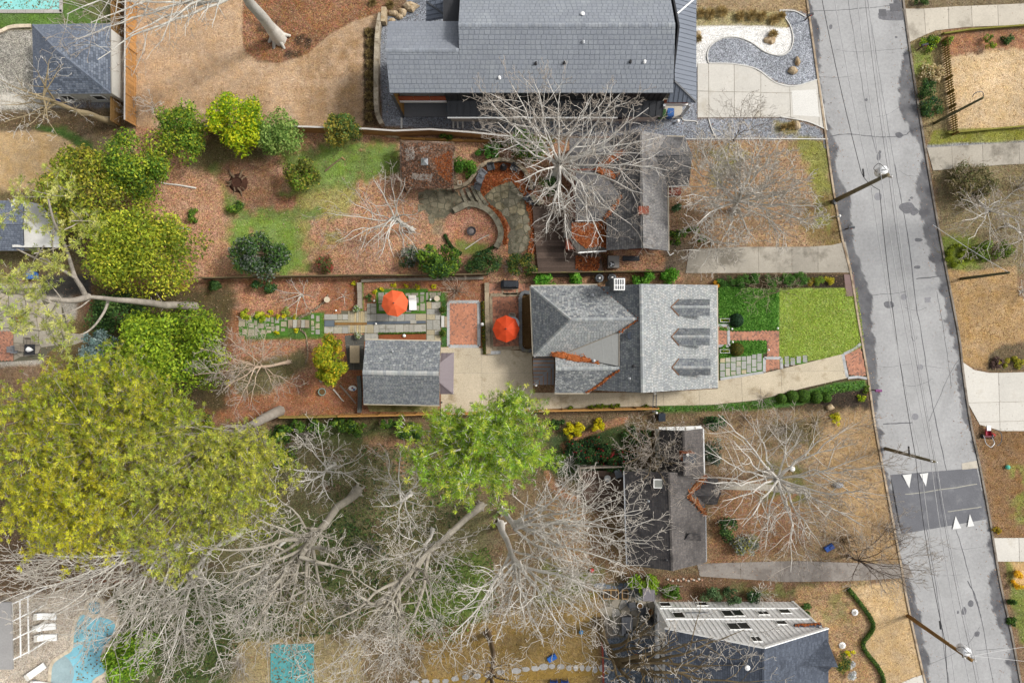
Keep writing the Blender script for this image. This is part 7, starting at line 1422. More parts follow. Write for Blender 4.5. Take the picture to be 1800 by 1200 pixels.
for x, y, l in [(1083, 461, 'grey air-conditioning unit in the leafy side yard of the old house')]:
 t = thing('condenser', l, 'air conditioner', P(x, y)); c = P(1079, 460, .9)
 part('cabinet', MB().box(V3((c.x, c.y, .45)), (1.05, 1.15, .9)), mat('putty_metal', hx('8E8A86'), .6, .08, 1, .1, 8), t); part('fan_ring', MB().lathe(V3((c.x - .2, c.y - .25, .9)), [(.3, 0), (.3, .04), (.24, .05)], 16), BLACK, t)
 for k in range(3): part('fan_blade', MB().beam(V3((c.x - .2, c.y - .25, .97)), V3((c.x - .2 + .22 * math.cos(k * 2.1), c.y - .25 + .22 * math.sin(k * 2.1), .97)), .1, .015), STEEL, t)
PV_ = thing('pavilion', 'square pavilion with a leaf-strewn pyramid roof and a small metal cap', 'pavilion', P(755, 290))
cs = [P(704, 330, 2.4), P(797, 331, 2.4), P(797, 250, 2.4), P(703, 247, 2.4)]; ap = P(746, 284, 3.9); WR = mat('worn_shingle', hx('8A7464'), .95, .2, .5, .3, 9, wear=hx('B3A89C'), ws=.55, wt=.6)
for i in range(4): roof(PV_, [cs[i], cs[(i + 1) % 4], ap], WR, .3, .22, [(1, 1, 1), (.85, .82, .8), (.7, .66, .62), (1.1, 1.02, .95)])
for c_ in cs: caps(PV_, c_, ap, WR, [(.55, .55, .52), (.62, .6, .52)], .3);
for c_ in cs: q = c_.lerp(ap, .06); part('post', MB().box(V3((q.x, q.y, 1.15)), (.16, .16, 2.3)), WOOD_DARK, PV_)
part('roof_cap', MB().add([ap + V3((a * .33, b * .33, -.05)) for a, b in ((-1, -1), (1, -1), (1, 1), (-1, 1))] + [ap + V3((0, 0, .25))], [(0, 1, 4), (1, 2, 4), (2, 3, 4), (3, 0, 4)]), STEEL, PV_)
def on_pyr(x, y):
 zs = []
 for i in range(4):
  a, b = cs[i], cs[(i + 1) % 4]; n_ = (b - a).cross(ap - a); zs.append(a.z - (n_.x * (x - a.x) + n_.y * (y - a.y)) / n_.z)
 return min(zs) + .04
leaf_patch(PV_, [(705,249),(796,252),(795,329),(706,328)], on_pyr, 2600, ('A07A64', '7A5E4C', 'B89A84', '6A5244', 'A88068', 'B0744C')); leaf_patch(PV_, [(762,282),(794,262),(793,322),(772,308)], on_pyr, 700)
leaf_patch(PV_, [(712,262),(726,258),(732,282),(714,282)], on_pyr, 260, ('D0C8BE', 'C4B8AC')); leaf_patch(PV_, [(726,306),(762,308),(758,318),(724,314)], on_pyr, 300, ('D0C8BE', 'C4B8AC')); leaf_patch(PV_, [(738,258),(756,256),(752,270),(740,270)], on_pyr, 160, ('D0C8BE', 'A88A74'))
leaf_patch(bpy.data.objects['old_terrace'], [(836,300),(850,285),(880,281),(905,285),(930,320),(945,360),(944,440),(925,458),(935,400),(920,345),(900,318),(868,328),(850,345),(838,335)], .05, 2600); leaf_patch(bpy.data.objects['old_terrace'], [(850,350),(880,374),(892,395),(892,430),(884,430),(882,400),(866,372)], .05, 500)
T_ = thing('house', 'brown-grey roofed house with a brick chimney and a white gutter, south of the lot', 'house', P(1180, 880, 0))
SLT = [(1.12, 1.12, 1.12), (1.0, 1.0, 1.0), (1.2, 1.19, 1.18)]; SDK = [(.55, .56, .6), (.62, .63, .66), (.48, .49, .54), (.7, .7, .72)]  # side light put into colour: pale east slopes, dark west slopes
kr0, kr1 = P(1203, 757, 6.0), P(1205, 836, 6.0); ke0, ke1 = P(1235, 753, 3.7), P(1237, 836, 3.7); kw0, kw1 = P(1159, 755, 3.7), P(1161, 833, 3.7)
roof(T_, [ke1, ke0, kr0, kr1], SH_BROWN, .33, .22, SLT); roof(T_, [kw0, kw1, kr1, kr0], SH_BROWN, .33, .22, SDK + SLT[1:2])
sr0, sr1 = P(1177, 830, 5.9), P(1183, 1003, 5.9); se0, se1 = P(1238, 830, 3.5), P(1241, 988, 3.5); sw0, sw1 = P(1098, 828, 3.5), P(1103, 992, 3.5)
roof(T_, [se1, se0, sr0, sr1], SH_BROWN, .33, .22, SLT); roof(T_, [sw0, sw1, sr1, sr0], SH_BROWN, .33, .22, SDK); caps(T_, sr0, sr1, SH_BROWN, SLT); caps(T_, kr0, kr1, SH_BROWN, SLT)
CRM = mat('mossy_siding', hx('8C8A74'), .85, .15, .8, .15, 7, wear=hx('6A6E50'), ws=.8, wt=.5)
prism_part(T_, 'wall', [(kw1.x + .3, kw1.y), (ke1.x - .35, ke1.y), (ke0.x - .35, ke0.y - .35), (kw0.x + .3, kw0.y - .35)], 0, 3.68, GWH); prism_part(T_, 'wall', [(sw1.x + .35, sw1.y + .4), (se1.x - .35, se1.y + .4), (se0.x - .35, se0.y - .3), (sw0.x + .35, sw0.y - .3)], 0, 3.48, CRM)
gable(T_, V3((ke0.x - .2, ke0.y - .3, 3.6)), V3((kw0.x + .2, kw0.y - .3, 3.6)), V3((kr0.x, kr0.y - .3, 5.9)), GWH); gable(T_, V3((sw1.x + .2, sw1.y + .4, 3.4)), V3((se1.x - .2, se1.y + .4, 3.4)), V3((sr1.x, sr1.y + .4, 5.7)), CRM); gable(T_, V3((se0.x - .2, se0.y - .3, 3.4)), V3((sw0.x + .2, sw0.y - .3, 3.4)), V3((sr0.x, sr0.y - .3, 5.7)), CRM)
PG = part('north_awning', MB().prism([P(1158, 750.5, 3.2), P(1232, 748.5, 3.2), P(1238, 755, 3.3), P(1160, 757, 3.3)], .1), WHITE, T_)
for x in (1171, 1188, 1205, 1222): part('awning_rib', MB().beam(P(x, 750, 3.26), P(x + 1, 756, 3.34), .06, .05), GUT, PG)
part('gutter', MB().beam(ke1 + V3((.06, 0, -.06)), ke0 + V3((.06, 0, -.06)), .15, .12), WHITE, T_); part('gutter', MB().beam(P(1241, 986, 3.46), P(1240, 900, 3.46), .13, .12), STEEL, T_); part('gutter', MB().beam(sw0 + V3((-.06, 0, -.06)), sw1 + V3((-.06, 0, -.06)), .14, .12), STEEL, T_)
chs = part('chimney', MB().box(P(1208, 801, 6.4) - V3((0, 0, .6)), (1.05, .75, 2.2)), mat('orange_brick', hx('9A5A3C'), .9, .12, .8, .2, 10), T_); part('chimney_cap', MB().box(P(1212, 805, 7.1), (1.15, .8, .12)), DARKGREY, chs); part('flue', MB().tube([P(1209, 799, 7.1), P(1209, 799, 7.4)], .13, 8), WHITE, chs)
sk = part('skylight', MB().box(onplane(1158, 849, [sw0, sw1, sr1]) + V3((0, 0, .1)), (1.0, .8, .18)), WHITE, T_); part('pane', MB().box(onplane(1157.5, 849, [sw0, sw1, sr1]) + V3((0, 0, .2)), (.8, .66, .03)), mat('milky_glass', hx('8A8C86'), .3, .1, 1, 0, 1), sk)
x0_, x1_, x2_, x3_ = P(1211, 872, 5.0), P(1266, 868, 4.4), P(1243, 840, 3.4), P(1262, 841, 3.4); x4_, x5_ = P(1243, 886, 3.4), P(1260, 886, 3.4)
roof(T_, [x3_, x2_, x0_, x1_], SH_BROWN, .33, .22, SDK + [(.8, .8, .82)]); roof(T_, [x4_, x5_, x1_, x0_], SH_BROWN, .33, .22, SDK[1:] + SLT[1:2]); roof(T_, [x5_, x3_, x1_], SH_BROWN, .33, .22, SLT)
for q in (x3_, x5_): part('porch_post', MB().box(V3((q.x - .3, q.y + (.3 if q is x5_ else -.3), 1.6)), (.16, .16, 3.2)), WHITE, T_)
LB = mat('brown_leaf_drift', hx('9A6E4C'), .95, .2, 1.5, .35, 12); drift(T_, [P(1241, 836, 3.6), P(1228, 848, 4.0), P(1218, 860, 4.4), P(1211, 871, 4.95)], .3, LB); drift(T_, [P(1212, 873, 4.9), P(1224, 884, 4.3), P(1234, 896, 3.8), P(1240, 902, 3.55)], .26, LB)
ES = [se1, se0, sr0]; dq = [onplane(1203, 948, ES), onplane(1231, 948, ES), P(1232, 937, 4.6), onplane(1209, 934, ES)]
roof(T_, [dq[0] + V3((0, 0, .05)), dq[1] + V3((0, 0, .35)), P(1231, 938, 4.75), dq[3] + V3((0, 0, .12))], SH_BROWN, .33, .22, SDK[3:] + SLT[1:2], name='dormer')
vent(T_, onplane(1171, 983, [sw0, sw1, sr1]), .08, .3, BLACK); vent(T_, onplane(1140, 880, [sw0, sw1, sr1]), .07, .3, STEEL)
wa, wb = V3((sw0.x + .35, sw0.y - .3, 0)), V3((kw1.x, sw0.y - .3, 0))
window(T_, V3((kw1.x + .3, sw0.y - .3, 0)), wa, 1.5, 1.2, 1.2, 2.5, panes=2)
def deck(name, label, px, z, bw, m, n_axis=(1, 0), parent=None, jx=.12):
 q = W(px); c_ = P(sum(x for x, _ in px) / len(px), sum(y for _, y in px) / len(px)); t = thing(name, label, 'deck', c_)
 part('deck_frame', MB().prism([V3((x, y, z - .06)) for x, y in q], .14), WOOD_DARK, t); ys = [y for _, y in q]; xs = [x for x, _ in q]
 s = (min(ys) if n_axis == (1, 0) else min(xs)); e = (max(ys) if n_axis == (1, 0) else max(xs))
 while s < e:
  a, b = ((0, s), (1, s)) if n_axis == (1, 0) else ((s, 1), (s, 0))
  a2, b2 = ((0, s + bw - .02), (1, s + bw - .02)) if n_axis == (1, 0) else ((s + bw - .02, 1), (s + bw - .02, 0))
  p = clip(ccw(q), a, b); p = clip(p, b2, a2) if len(p) > 2 else p
  if len(p) > 2 and area(p) > .02: mb = MB().tint(.3); mb.prism([V3((x, y, z + random.uniform(-.006, .006))) for x, y in p], .04); part('deck_board', mb, m, t)
  s += bw
 for x, y in q: part('deck_post', MB().box(V3((x * .985, y * .985, z / 2 - .05)), (.12, .12, max(.1, z - .14))), WOOD_DARK, t)
 return t
deck('deck', 'dark timber deck on the west side of the brown-roofed house', [(1022, 826), (1094, 824), (1097, 895), (1040, 893), (1024, 870)], .7, .3, WOOD_DARK)
part('parapet', MB().beam(P(1019, 822, 1.5) - V3((0, 0, .4)), P(1092, 820, 1.5) - V3((0, 0, .4)), .14, 1.0), WOOD_GREY, bpy.data.objects['deck']); part('parapet', MB().beam(P(1020, 824, 1.5) - V3((0, 0, .4)), P(1022, 846, 1.5) - V3((0, 0, .4)), .14, 1.0), WOOD_GREY, bpy.data.objects['deck'])
DK2 = deck('deck', 'weathered dark timber deck between the old terrace and the leafy flat roof', [(936, 362), (975, 360), (992, 366), (992, 420), (1016, 446), (1055, 447), (1060, 482), (1020, 487), (947, 487), (940, 420)], .3, .3, mat('aged_deck_board', hx('64554C'), .9, .2, .7, .25, 9))
leaf_patch(DK2, [(1012,450),(1055,452),(1052,476),(1030,480),(1012,472)], .32, 500)
B_ = thing('house', 'tall white board-and-batten house with charcoal gables at the bottom edge', 'house', P(1290, 1130, 0))
BNB = mat('white_board_siding', (.80, .80, .79), .6, .04, .5, .05, 6); ezb = 6.9
wy = P(0, 1057, 0).y; xw, xe = P(1151, 1057).x, P(1393, 1057).x; yS = wy - 11
prism_part(B_, 'wall', [(xw, yS), (xe, yS), (xe, wy), (xw, wy)], 0, ezb, BNB); zap = 10.95
apx = P(1343, 1140, zap); gable(B_, V3((xe, wy - .01, ezb)), V3((xw, wy - .01, ezb)), V3((apx.x, wy - .01, zap - .15)), BNB)
nd = V3((0, 1, 0))
for i in range(1, 29):
 x = xw + (xe - xw) * i / 29; top = min(ezb + max(0, (zap - ezb) * (1 - abs(x - apx.x) / ((apx.x - xw) if x < apx.x else (xe - apx.x)))), zap) - .15; part('batten', MB().box(V3((x, wy + .02, top / 2)), (.05, .025, top)), BNB, B_)
for z in (1.8, 4.4): part('belly_band', MB().box(V3(((xw + xe) / 2, wy + .05, z)), (xe - xw + .1, .1, .2)), WHITE, B_)
for x in (xw, xe): part('corner_board', MB().box(V3((x, wy, ezb / 2)), (.2, .2, ezb)), WHITE, B_)
for i in range(1, 12): part('batten', MB().box(V3((xw - .02, wy - i * .9, ezb / 2)), (.04, .05, ezb)), BNB, B_)
part('belly_band', MB().box(V3((xw - .05, (wy + yS) / 2, 1.8)), (.1, abs(wy - yS), .2)), WHITE, B_)
A_, E_ = V3((xw, wy, 0)), V3((xe, wy, 0))
def bw(px, py, wd, hh, panes=1):
 q = None
 for z in np.arange(.2, 9, .05):
  p = P(px, py, z)
  if p.y >= wy: q = p; break
 if q is None: return
 wd *= 1.3; hh *= 1.25; window(B_, E_, A_, xe - q.x, wd, q.z - hh / 2, q.z + hh / 2, WHITE, .03, panes, 0, None, .05)
for px, py, wd, hh, pn in [(1169, 1062, .75, .8, 1), (1233, 1061, .8, .7, 1), (1193, 1081, .75, 1.1, 1), (1279, 1077.5, .75, 1.2, 1), (1296, 1077, .75, 1.2, 1), (1341, 1077, .75, .7, 2), (1379, 1074, .75, .8, 1), (1289, 1100.5, .75, 1.2, 1), (1307, 1099.5, .75, 1.2, 1), (1329, 1123, .6, .8, 2), (1373, 1094, .7, .7, 1)]: bw(px, py, wd, hh, pn)
for t, z0, z1 in ((1.2, .6, 1.6), (2.6, 2.4, 4.1), (4.2, 2.4, 4.1), (5.8, 2.4, 4.1), (2.6, 4.8, 6.0), (5.0, 4.8, 6.0)): window(B_, A_, V3((xw, yS, 0)), t, 1.0, z0, z1, WHITE, .06, 2)
aw = part('awning', MB().prism([P(1205, 1076, 3.0), P(1244, 1075, 3.0), P(1245, 1080, 2.8), P(1206, 1081, 2.8)], .08), SH_DARK, B_)
fv = .45; wl0, wl1 = V3((xw - fv, wy + .1, ezb)), V3((xw - fv, yS, ezb)); wr_ = V3((apx.x, wy + .1, zap)); wr2 = V3((apx.x, yS, zap)); el0, el1 = V3((xe + fv, wy + .1, ezb)), V3((xe + fv, yS, ezb))
CH = [(1, 1, 1.02), (.9, .9, .93), (1.1, 1.1, 1.12), (.8, .8, .84)]; SH_SLATE = mat('slate_blue_shingle', hx('59606B'), .95, .1, .4, .22, 14, wear=hx('4B515B'), ws=.6, wt=.56)
roof(B_, [wl0, wl1, wr2, wr_], SH_SLATE, .33, .2, CH); roof(B_, [el1, el0, wr_, wr2], SH_SLATE, .33, .2, CH); caps(B_, wr_, wr2, SH_SLATE, CH)
for a, b in ((wl0, wr_), (el0, wr_)): part('rake_board', MB().beam(a - V3((0, -.05, .1)), b - V3((0, -.05, .1)), .08, .28), WHITE, B_)
g0, g1, g2, g3, gr0, gr1 = P(1397, 1096, 6.0), P(1443, 1094.5, 6.0), P(1382, 1188, 5.4), P(1428, 1190, 5.4), P(1368, 1168, 8.6), P(1467, 1166, 8.2)
roof(B_, [g1, g0, gr0, gr1], SH_SLATE, .33, .2, CH); roof(B_, [V3((gr0.x, g3.y, 6.0)), V3((gr1.x - .5, g3.y, 6.0)), gr1, gr0], SH_SLATE, .33, .2, CH); caps(B_, gr0, gr1, SH_SLATE, CH)
prism_part(B_, 'wall', [(xe - .1, g3.y), (gr1.x - 1.6, g3.y), (gr1.x - 1.6, g1.y - .6), (xe - .1, g1.y - .6)], 0, 5.9, BNB); gable(B_, V3((gr1.x - 1.6, g3.y, 5.9)), V3((gr1.x - 1.6, g1.y - .6, 5.9)), V3((gr1.x - 1.6, gr1.y, 8.0)), BNB)
part('porch_roof', MB().prism([P(1398, 1188, 3.2), P(1425, 1188, 3.2), P(1425, 1215, 3.2), P(1398, 1215, 3.2)], .15), STEEL, B_)
drift(B_, [P(1236, 1198, 8.2), P(1252, 1188, 8.5), P(1282, 1178, 8.9)], .13); drift(B_, [P(1398, 1097, 6.1), P(1420, 1096, 6.1), P(1441, 1095, 6.1)], .08); drift(B_, [P(1374, 1132, 7.4), P(1377, 1128, 7.3), P(1380, 1124, 7.1)], .12)
WB = [wl0, wl1, wr2]; q_ = onplane(1308, 1165, WB); part('vent_pipe', MB().tube([q_ - V3((0, 0, .1)), q_ + V3((0, 0, .8))], .16, 10), STEEL, B_); part('vent_cap', MB().lathe(q_ + V3((0, 0, .8)), [(.22, 0), (.22, .08), (.05, .2)], 10), WHITE, B_)
H_ = thing('pool_house', 'square pool house with a hipped blue-grey shingle roof and white walls', 'pool house', P(130, 110, 0))
hc = [P(60, 165, 3.0), P(194, 164, 3.0), P(193, 42, 3.0), P(57, 44, 3.0)]; ha = P(97, 86, 5.4); ha2 = P(101, 91, 5.4)
SH_POOL = mat('blue_pool_shingle', hx('7C8490'), .9, .08, .4, .2, 12)
for i in range(4): roof(H_, [hc[i], hc[(i + 1) % 4], ha], SH_POOL, .3, .2, MOTTLE_DARK[:2] + [(1, 1, 1.02), (.88, .9, .95), (1.1, 1.1, 1.1)] if i < 2 else [(.92, .93, .97), (.84, .86, .92), (1, 1, 1)])
for c_ in hc: caps(H_, c_, ha, SH_POOL, [(.8, .82, .86), (.9, .9, .92)], .3)
prism_part(H_, 'wall', [(hc[0].x + .3, hc[0].y + .15), (hc[1].x - .12, hc[1].y + .15), (hc[2].x - .12, hc[2].y - .3), (hc[3].x + .3, hc[3].y - .3)], 0, 2.98, GWH)
for i in range(4): part('gutter', MB().beam(hc[i] - V3((0, 0, .07)), hc[(i + 1) % 4] - V3((0, 0, .07)), .1, .1), STEEL, H_)
for t in (2.0, 5.0): window(H_, V3((hc[0].x + .3, hc[0].y + .15, 0)), V3((hc[1].x, hc[0].y + .15, 0)), t, 1.0, 1.0, 2.2)
SHD = thing('shed', 'blue-shingled shed at the west picture edge beside the white canopy', 'shed', P(15, 395, 0)); q4 = [P(-60, 440, 2.8), P(42, 440, 2.8), P(42, 353, 2.8), P(-60, 353, 2.8)]; qr0, qr1 = P(-60, 395, 4.2), P(40, 395, 4.2)
roof(SHD, [q4[0], q4[1], qr1, qr0], SH_POOL, .3, .2, CH); roof(SHD, [q4[2], q4[3], qr0, qr1], SH_POOL, .3, .2, CH); prism_part(SHD, 'wall', [(q4[0].x, q4[0].y + .3), (q4[1].x - .3, q4[0].y + .3), (q4[1].x - .3, q4[2].y - .3), (q4[0].x, q4[2].y - .3)], 0, 2.75, GWH)
CN = thing('canopy', 'sagging white fabric canopy on poles beside the blue shed', 'canopy', P(75, 400, 0)); gr = MB(); n_ = 9
cp = [[None] * n_ for _ in range(n_)]
for i in range(n_):
 for j in range(n_):
  u, v_ = i / (n_ - 1), j / (n_ - 1); x = 32 + 76 * u + 6 * v_ * u - 4 * math.sin(v_ * 9); y = 352 + 84 * v_ + 14 * u * (1 - v_); zz = 2.7 - 1.0 * math.sin(math.pi * u) * math.sin(math.pi * v_) + .12 * math.sin(u * 11 + v_ * 7); p = P(x, y, 2.5); cp[i][j] = V3((p.x, p.y, zz + .4))
vs = [cp[i][j] for i in range(n_) for j in range(n_)]; gr.add(vs, [(i * n_ + j, i * n_ + j + 1, (i + 1) * n_ + j + 1, (i + 1) * n_ + j) for i in range(n_ - 1) for j in range(n_ - 1)])
part('fabric', gr, mat('white_canvas', hx('DAD9D4'), .8, .08, .6, .08, 5), CN, smooth=True)
for i, j in ((0, 0), (n_ - 1, 0), (0, n_ - 1), (n_ - 1, n_ - 1)): part('pole', MB().tube([V3((cp[i][j].x, cp[i][j].y, 0)), cp[i][j]], .05, 7), STEEL, CN)
# ---- fences
def fence(label, px, hgt, m, bd=.14, gap=.012, post=2.4, horizontal=False, name='fence', cap=None, capm=None, rails=True):
 q = [P(x, y) for x, y in px]; t = thing(name, label, 'fence', q[0]); me = None
 for a, b in zip(q, q[1:]):
  L = (b - a).length; d = (b - a).normalized(); n_ = V3((-d.y, d.x, 0)); np_ = max(1, round(L / post))
  for i in range(np_ + 1): part('post', MB().box(a.lerp(b, i / np_) + n_ * .06 + V3((0, 0, hgt / 2)), (.1, .1, hgt), math.atan2(d.y, d.x)), m, t)
  if horizontal:
   k = horizontal; h = hgt / k
   for i in range(np_):
    p, r_ = a.lerp(b, i / np_), a.lerp(b, (i + 1) / np_)
    for j in range(k): part('board', MB().tint(.18).beam(p + d * .01 + V3((0, 0, h * (j + .5))), r_ - d * .01 + V3((0, 0, h * (j + .5))), .035, h * .86), m, t)
  else:
   if rails:
    for z in (.35, hgt - .35): part('rail', MB().beam(a + n_ * .035 + V3((0, 0, z)), b + n_ * .035 + V3((0, 0, z)), .05, .09), m, t)
   k = int(L / bd)
   for i in range(k):
    c_ = a + d * (L * (i + .5) / k); z = hgt * random.uniform(.985, 1.01)
    o = part('picket', MB().tint(.2).obox(c_ + V3((0, 0, z / 2)), d * (L / k - gap) / 2, n_ * .012, (0, 0, z / 2)), m, t)
  if cap: part('cap_rail', MB().beam(a + V3((0, 0, hgt + .02)), b + V3((0, 0, hgt + .02)), cap, .045), capm or m, t)
 return t
FW = mat('tan_fence_wood', hx('B8894E'), .85, .15, .7, .2, 8); FD = mat('dark_fence_wood', hx('6E6048'), .9, .2, .7, .25, 8, wear=hx('7C7A44'), ws=1, wt=.6); FP_ = mat('pale_fence_top', hx('CDC8C2'), .8, .08, .8, .1, 8)
fence('slatted horizontal fence with a pale top rail below the tan lawn', [(366, 233), (530, 233), (650, 237), (700, 240.5), (760, 238), (830, 243), (898, 250)], 2.0, mat('amber_fence_wood', hx('A8784A'), .85, .15, .7, .2, 8), horizontal=6, cap=.16, capm=FP_)
fence('tall cedar fence with a pale top along the west side of the tan lawn', [(241, -30), (240, 60), (239.5, 130), (239, 222)], 2.05, mat('orange_fence_wood', hx('C4935C'), .85, .15, .7, .2, 8), .15, cap=.13, capm=FP_)
fence('brown board fence beside the pool house', [(213, -30), (213, 100), (212, 222)], 1.7, mat('brown_fence_wood', hx('8C6C40'), .85, .15, .7, .2, 8), .16, cap=.12)
fence('dark fence behind the main lot, from the yellow-green tree to the pillar', [(360, 491), (500, 488), (640, 486), (760, 486), (858, 484)], 1.7, FD, .17, cap=.12); fence('dark board fence between the deck and the laurels', [(935, 482), (1060, 480), (1162, 479)], 1.6, FD, .17, cap=.1)
fence('weathered part of the south fence below the bark bed', [(500, 731), (565, 730), (602, 729)], 1.7, mat('olive_fence_wood', hx('988448'), .85, .15, .7, .2, 8), .16, cap=.1)
fence('golden newer part of the south fence behind the garage', [(602, 728.5), (670, 727), (735, 725.5)], 1.9, FW, .15, cap=.12); fence('golden board fence along the south side of the driveway', [(735, 725.5), (860, 724), (935, 720), (1040, 718), (1152, 715.5)], 1.7, FW, .15, cap=.12)
fence('brown picket railing on the far street bank', [(1655, 72), (1662, 140), (1668, 190), (1673, 238)], 1.1, mat('railing_wood', hx('8A7238'), .85, .15, .7, .2, 8), .22, .1, 1.8); fence('mossy low timber edge below the far tan lawn', [(1662, 236), (1740, 229), (1830, 221)], .5, mat('mossy_timber', hx('84803A'), .9, .2, .8, .2, 8), .3, .01, 2.4, cap=.14); fence('mossy low timber edge beside the upper driveway', [(1655, 62), (1700, 55), (1830, 45)], .45, MATS['mossy_timber'], .3, .01, 2.4, cap=.14)
fence('rust-coloured low fence above the pool terrace', [(118, 1016), (195, 1016), (275, 1017)], 1.2, mat('rust_fence', hx('9C6C50'), .9), .2)
tb = thing('sleeper_wall', 'low wall of new timber sleepers under the slatted fence', 'wall', P(790, 244))
for i in range(8): part('sleeper', MB().tint(.2).box(P(716 + i * 22, 244.5 + i * .8) + V3((0, 0, .18)), (1.18, .2, .36), -.03), FW, tb)
gt = thing('driveway_gate', 'grey metal gate standing open across the driveway', 'gate', P(1148, 705));
for x in (1144.5, 1150): part('gate_rail', MB().beam(P(x, 692) + V3((0, 0, 1.1)), P(x - 1, 722) + V3((0, 0, 1.1)), .07, .09), DARKGREY, gt)
for k in range(9): part('gate_bar', MB().box(P(1150 - k * .1, 692 + k * 3.5) + V3((0, 0, .58)), (.03, .03, 1.05)), DARKGREY, gt)
for x, y in ((1147, 690), (1150, 723)): part('gate_post', MB().box(P(x, y) + V3((0, 0, .65)), (.16, .16, 1.3)), WHITE, gt)
# ---- poles and wires
POLEW = mat('pole_wood', hx('7A7058'), .9, .2, 1, .25, 9)
def pole(label, base, top, r=.17, m=None, transformer=None, arms=((.4, 1.1),), cat='utility pole'):
 b = P(base[0], base[1]); tp = P(*top); t = thing('utility_pole', label, cat, b); part('pole', MB().tube([b, b.lerp(tp, .5), tp], [r * 1.15, r, r * .8], 10), m or POLEW, t, smooth=True)
 d = V3((.23, .97, 0)); s = V3((.97, -.23, 0))
 for dz, L in arms:
  part('crossarm', MB().beam(tp - V3((0, 0, dz)) - s * L / 2, tp - V3((0, 0, dz)) + s * L / 2, .11, .12), WOOD_GREY, t)
  for k in (-1, 1): part('insulator', MB().lathe(tp - V3((0, 0, dz - .06)) + s * k * L * .42, [(.05, 0), (.07, .08), (.04, .2)], 8), WHITE, t)
 if transformer:
  z = tp.z - transformer; c_ = b.lerp(tp, z / tp.z) + V3((-.1, .5, 0)); tr_ = part('transformer', MB().lathe(c_ - V3((0, 0, .55)), [(.33, 0), (.38, .06), (.38, .95), (.34, 1.02), (.1, 1.06)], 16), mat('transformer_grey', (.72, .73, .74), .4, .05, 1, .05, 5, spec=.4), t, smooth=True)
  for k in (-.12, .12): part('bushing', MB().lathe(c_ + V3((k, 0, .5)), [(.05, 0), (.06, .1), (.03, .25)], 8), WHITE, tr_)
  part('drop_cable', MB().tube([V3(v) for v in smooth_line([c_ + V3((0, 0, .7)), c_ + V3((-.5, .5, .6)), c_ + V3((-.75, .2, .2)), c_ + V3((-.3, -.1, -.1))], 5)], .025, 5), BLACK, t)
 return tp
tA = pole('wooden pole with a white transformer in front of the silvery tree', (1463, 355), (1561, 307, 10.9), .19, transformer=.9); tB = pole('wooden pole leaning over the street above the speed hump', (1556, 788), (1642, 811, 8.3), .15, arms=((.15, .5),)); tC = pole('brown pole with a round transformer near the serpentine hedge', (1596, 1082), (1708, 1160, 10.0), .17, mat('brown_pole', hx('8A6A3C'), .9, .2, 1, .25, 9), .9)
pole('dark lamp pole standing in the far tan lawn', (1642, 217), (1728, 172, 7.6), .12, mat('dark_pole', hx('5E5C40'), .9, .2, 1, .2, 9), arms=()); pole('short dark pole on the lower tan lawn with a service wire', (1689, 490), (1774, 479, 6.4), .13, MATS['dark_pole'], arms=())
t_ = P(1728, 172, 7.5); part('lamp_arm', MB().tube([V3(v) for v in smooth_line([t_, t_ + V3((-.3, .35, .4)), t_ + V3((-.9, .3, .4)), t_ + V3((-1.1, -.05, .2))], 4)], .035, 6), DARKGREY, bpy.data.objects['utility_pole.003'])
ap_ = bpy.data.objects['utility_pole']; c_ = P(1461, 356); part('meter_box', MB().box(c_ + V3((-.3, -.25, 1.3)), (.2, .5, .35), .5), DARKGREY, ap_); part('sticker', MB().box(c_ + V3((.18, .1, 1.6)), (.1, .28, .25), .5), mat('green_plate', hx('4CAA3C'), .5), ap_)
T0 = P(1500, -190, 10.5); T3 = P(1800, 1560, 10)
def wire(label, pts, r, m, sag=.35):
 o_ = MB(); al = []
 for a, b in zip(pts, pts[1:]):
  for i in range(15): t = i / 14; q = a.lerp(b, t); al.append(q - V3((0, 0, sag * 4 * t * (1 - t))))
 single('power_line', label, 'power line', o_.tube(al, r, 4), m)
LW = mat('bright_wire', (.5, .5, .5), .4, 0, 1, 0, 1); DWR = mat('dark_wire', (.03, .03, .035), .6, 0, 1, 0, 1)
s_ = V3((.97, -.23, 0))
for label, off, dz, r, m in [('pale upper wire strung from the transformer pole along the street centre', -.45, .3, .03, LW), ('pale wire on the street side of the crossarms', .5, .3, .03, LW), ('thin dark wire between the pole tops', .05, 0, .014, DWR)]:
 wire(label, [T0 + s_ * off - V3((0, 0, dz)), tA + s_ * off - V3((0, 0, dz)), tB + s_ * off * .5 - V3((0, 0, dz * .3)), tC + s_ * off - V3((0, 0, dz)), T3 + s_ * off], r, m)
def on_pole(b, tp, z): return P(*b).lerp(tp, z / tp.z)
wire('thick black cable bundle low on the street poles', [V3((T0.x, T0.y, 7.0)) - V3((2.4, 0, 0)), P(1513, 300, 6.6), on_pole((1463, 355), tA, 7.0) + V3((1.2, -.4, 0)), on_pole((1556, 788), tB, 5.4), on_pole((1596, 1082), tC, 6.2), V3((T3.x - 2, T3.y, 6))], .028, DWR, .5); wire('silver cable running beside the black bundle', [V3((T0.x - 1.4, T0.y, 7.6)), on_pole((1463, 355), tA, 7.9), on_pole((1556, 788), tB, 6.2), on_pole((1596, 1082), tC, 7.0), V3((T3.x - 1, T3.y, 7))], .03, LW, .5)
wire('pale service wire crossing to the lower tan lawn pole', [P(1640, 395, 7), P(1774, 479, 6.3)], .022, LW, .2); wire('dashed pale service wire at the bottom right corner', [tC - V3((0, 0, .6)), P(1900, 1125, 6)], .015, LW, .3); wire('second pale service wire near the bottom right corner', [tC - V3((0, 0, .9)), P(1900, 1175, 5.6)], .015, LW, .3)
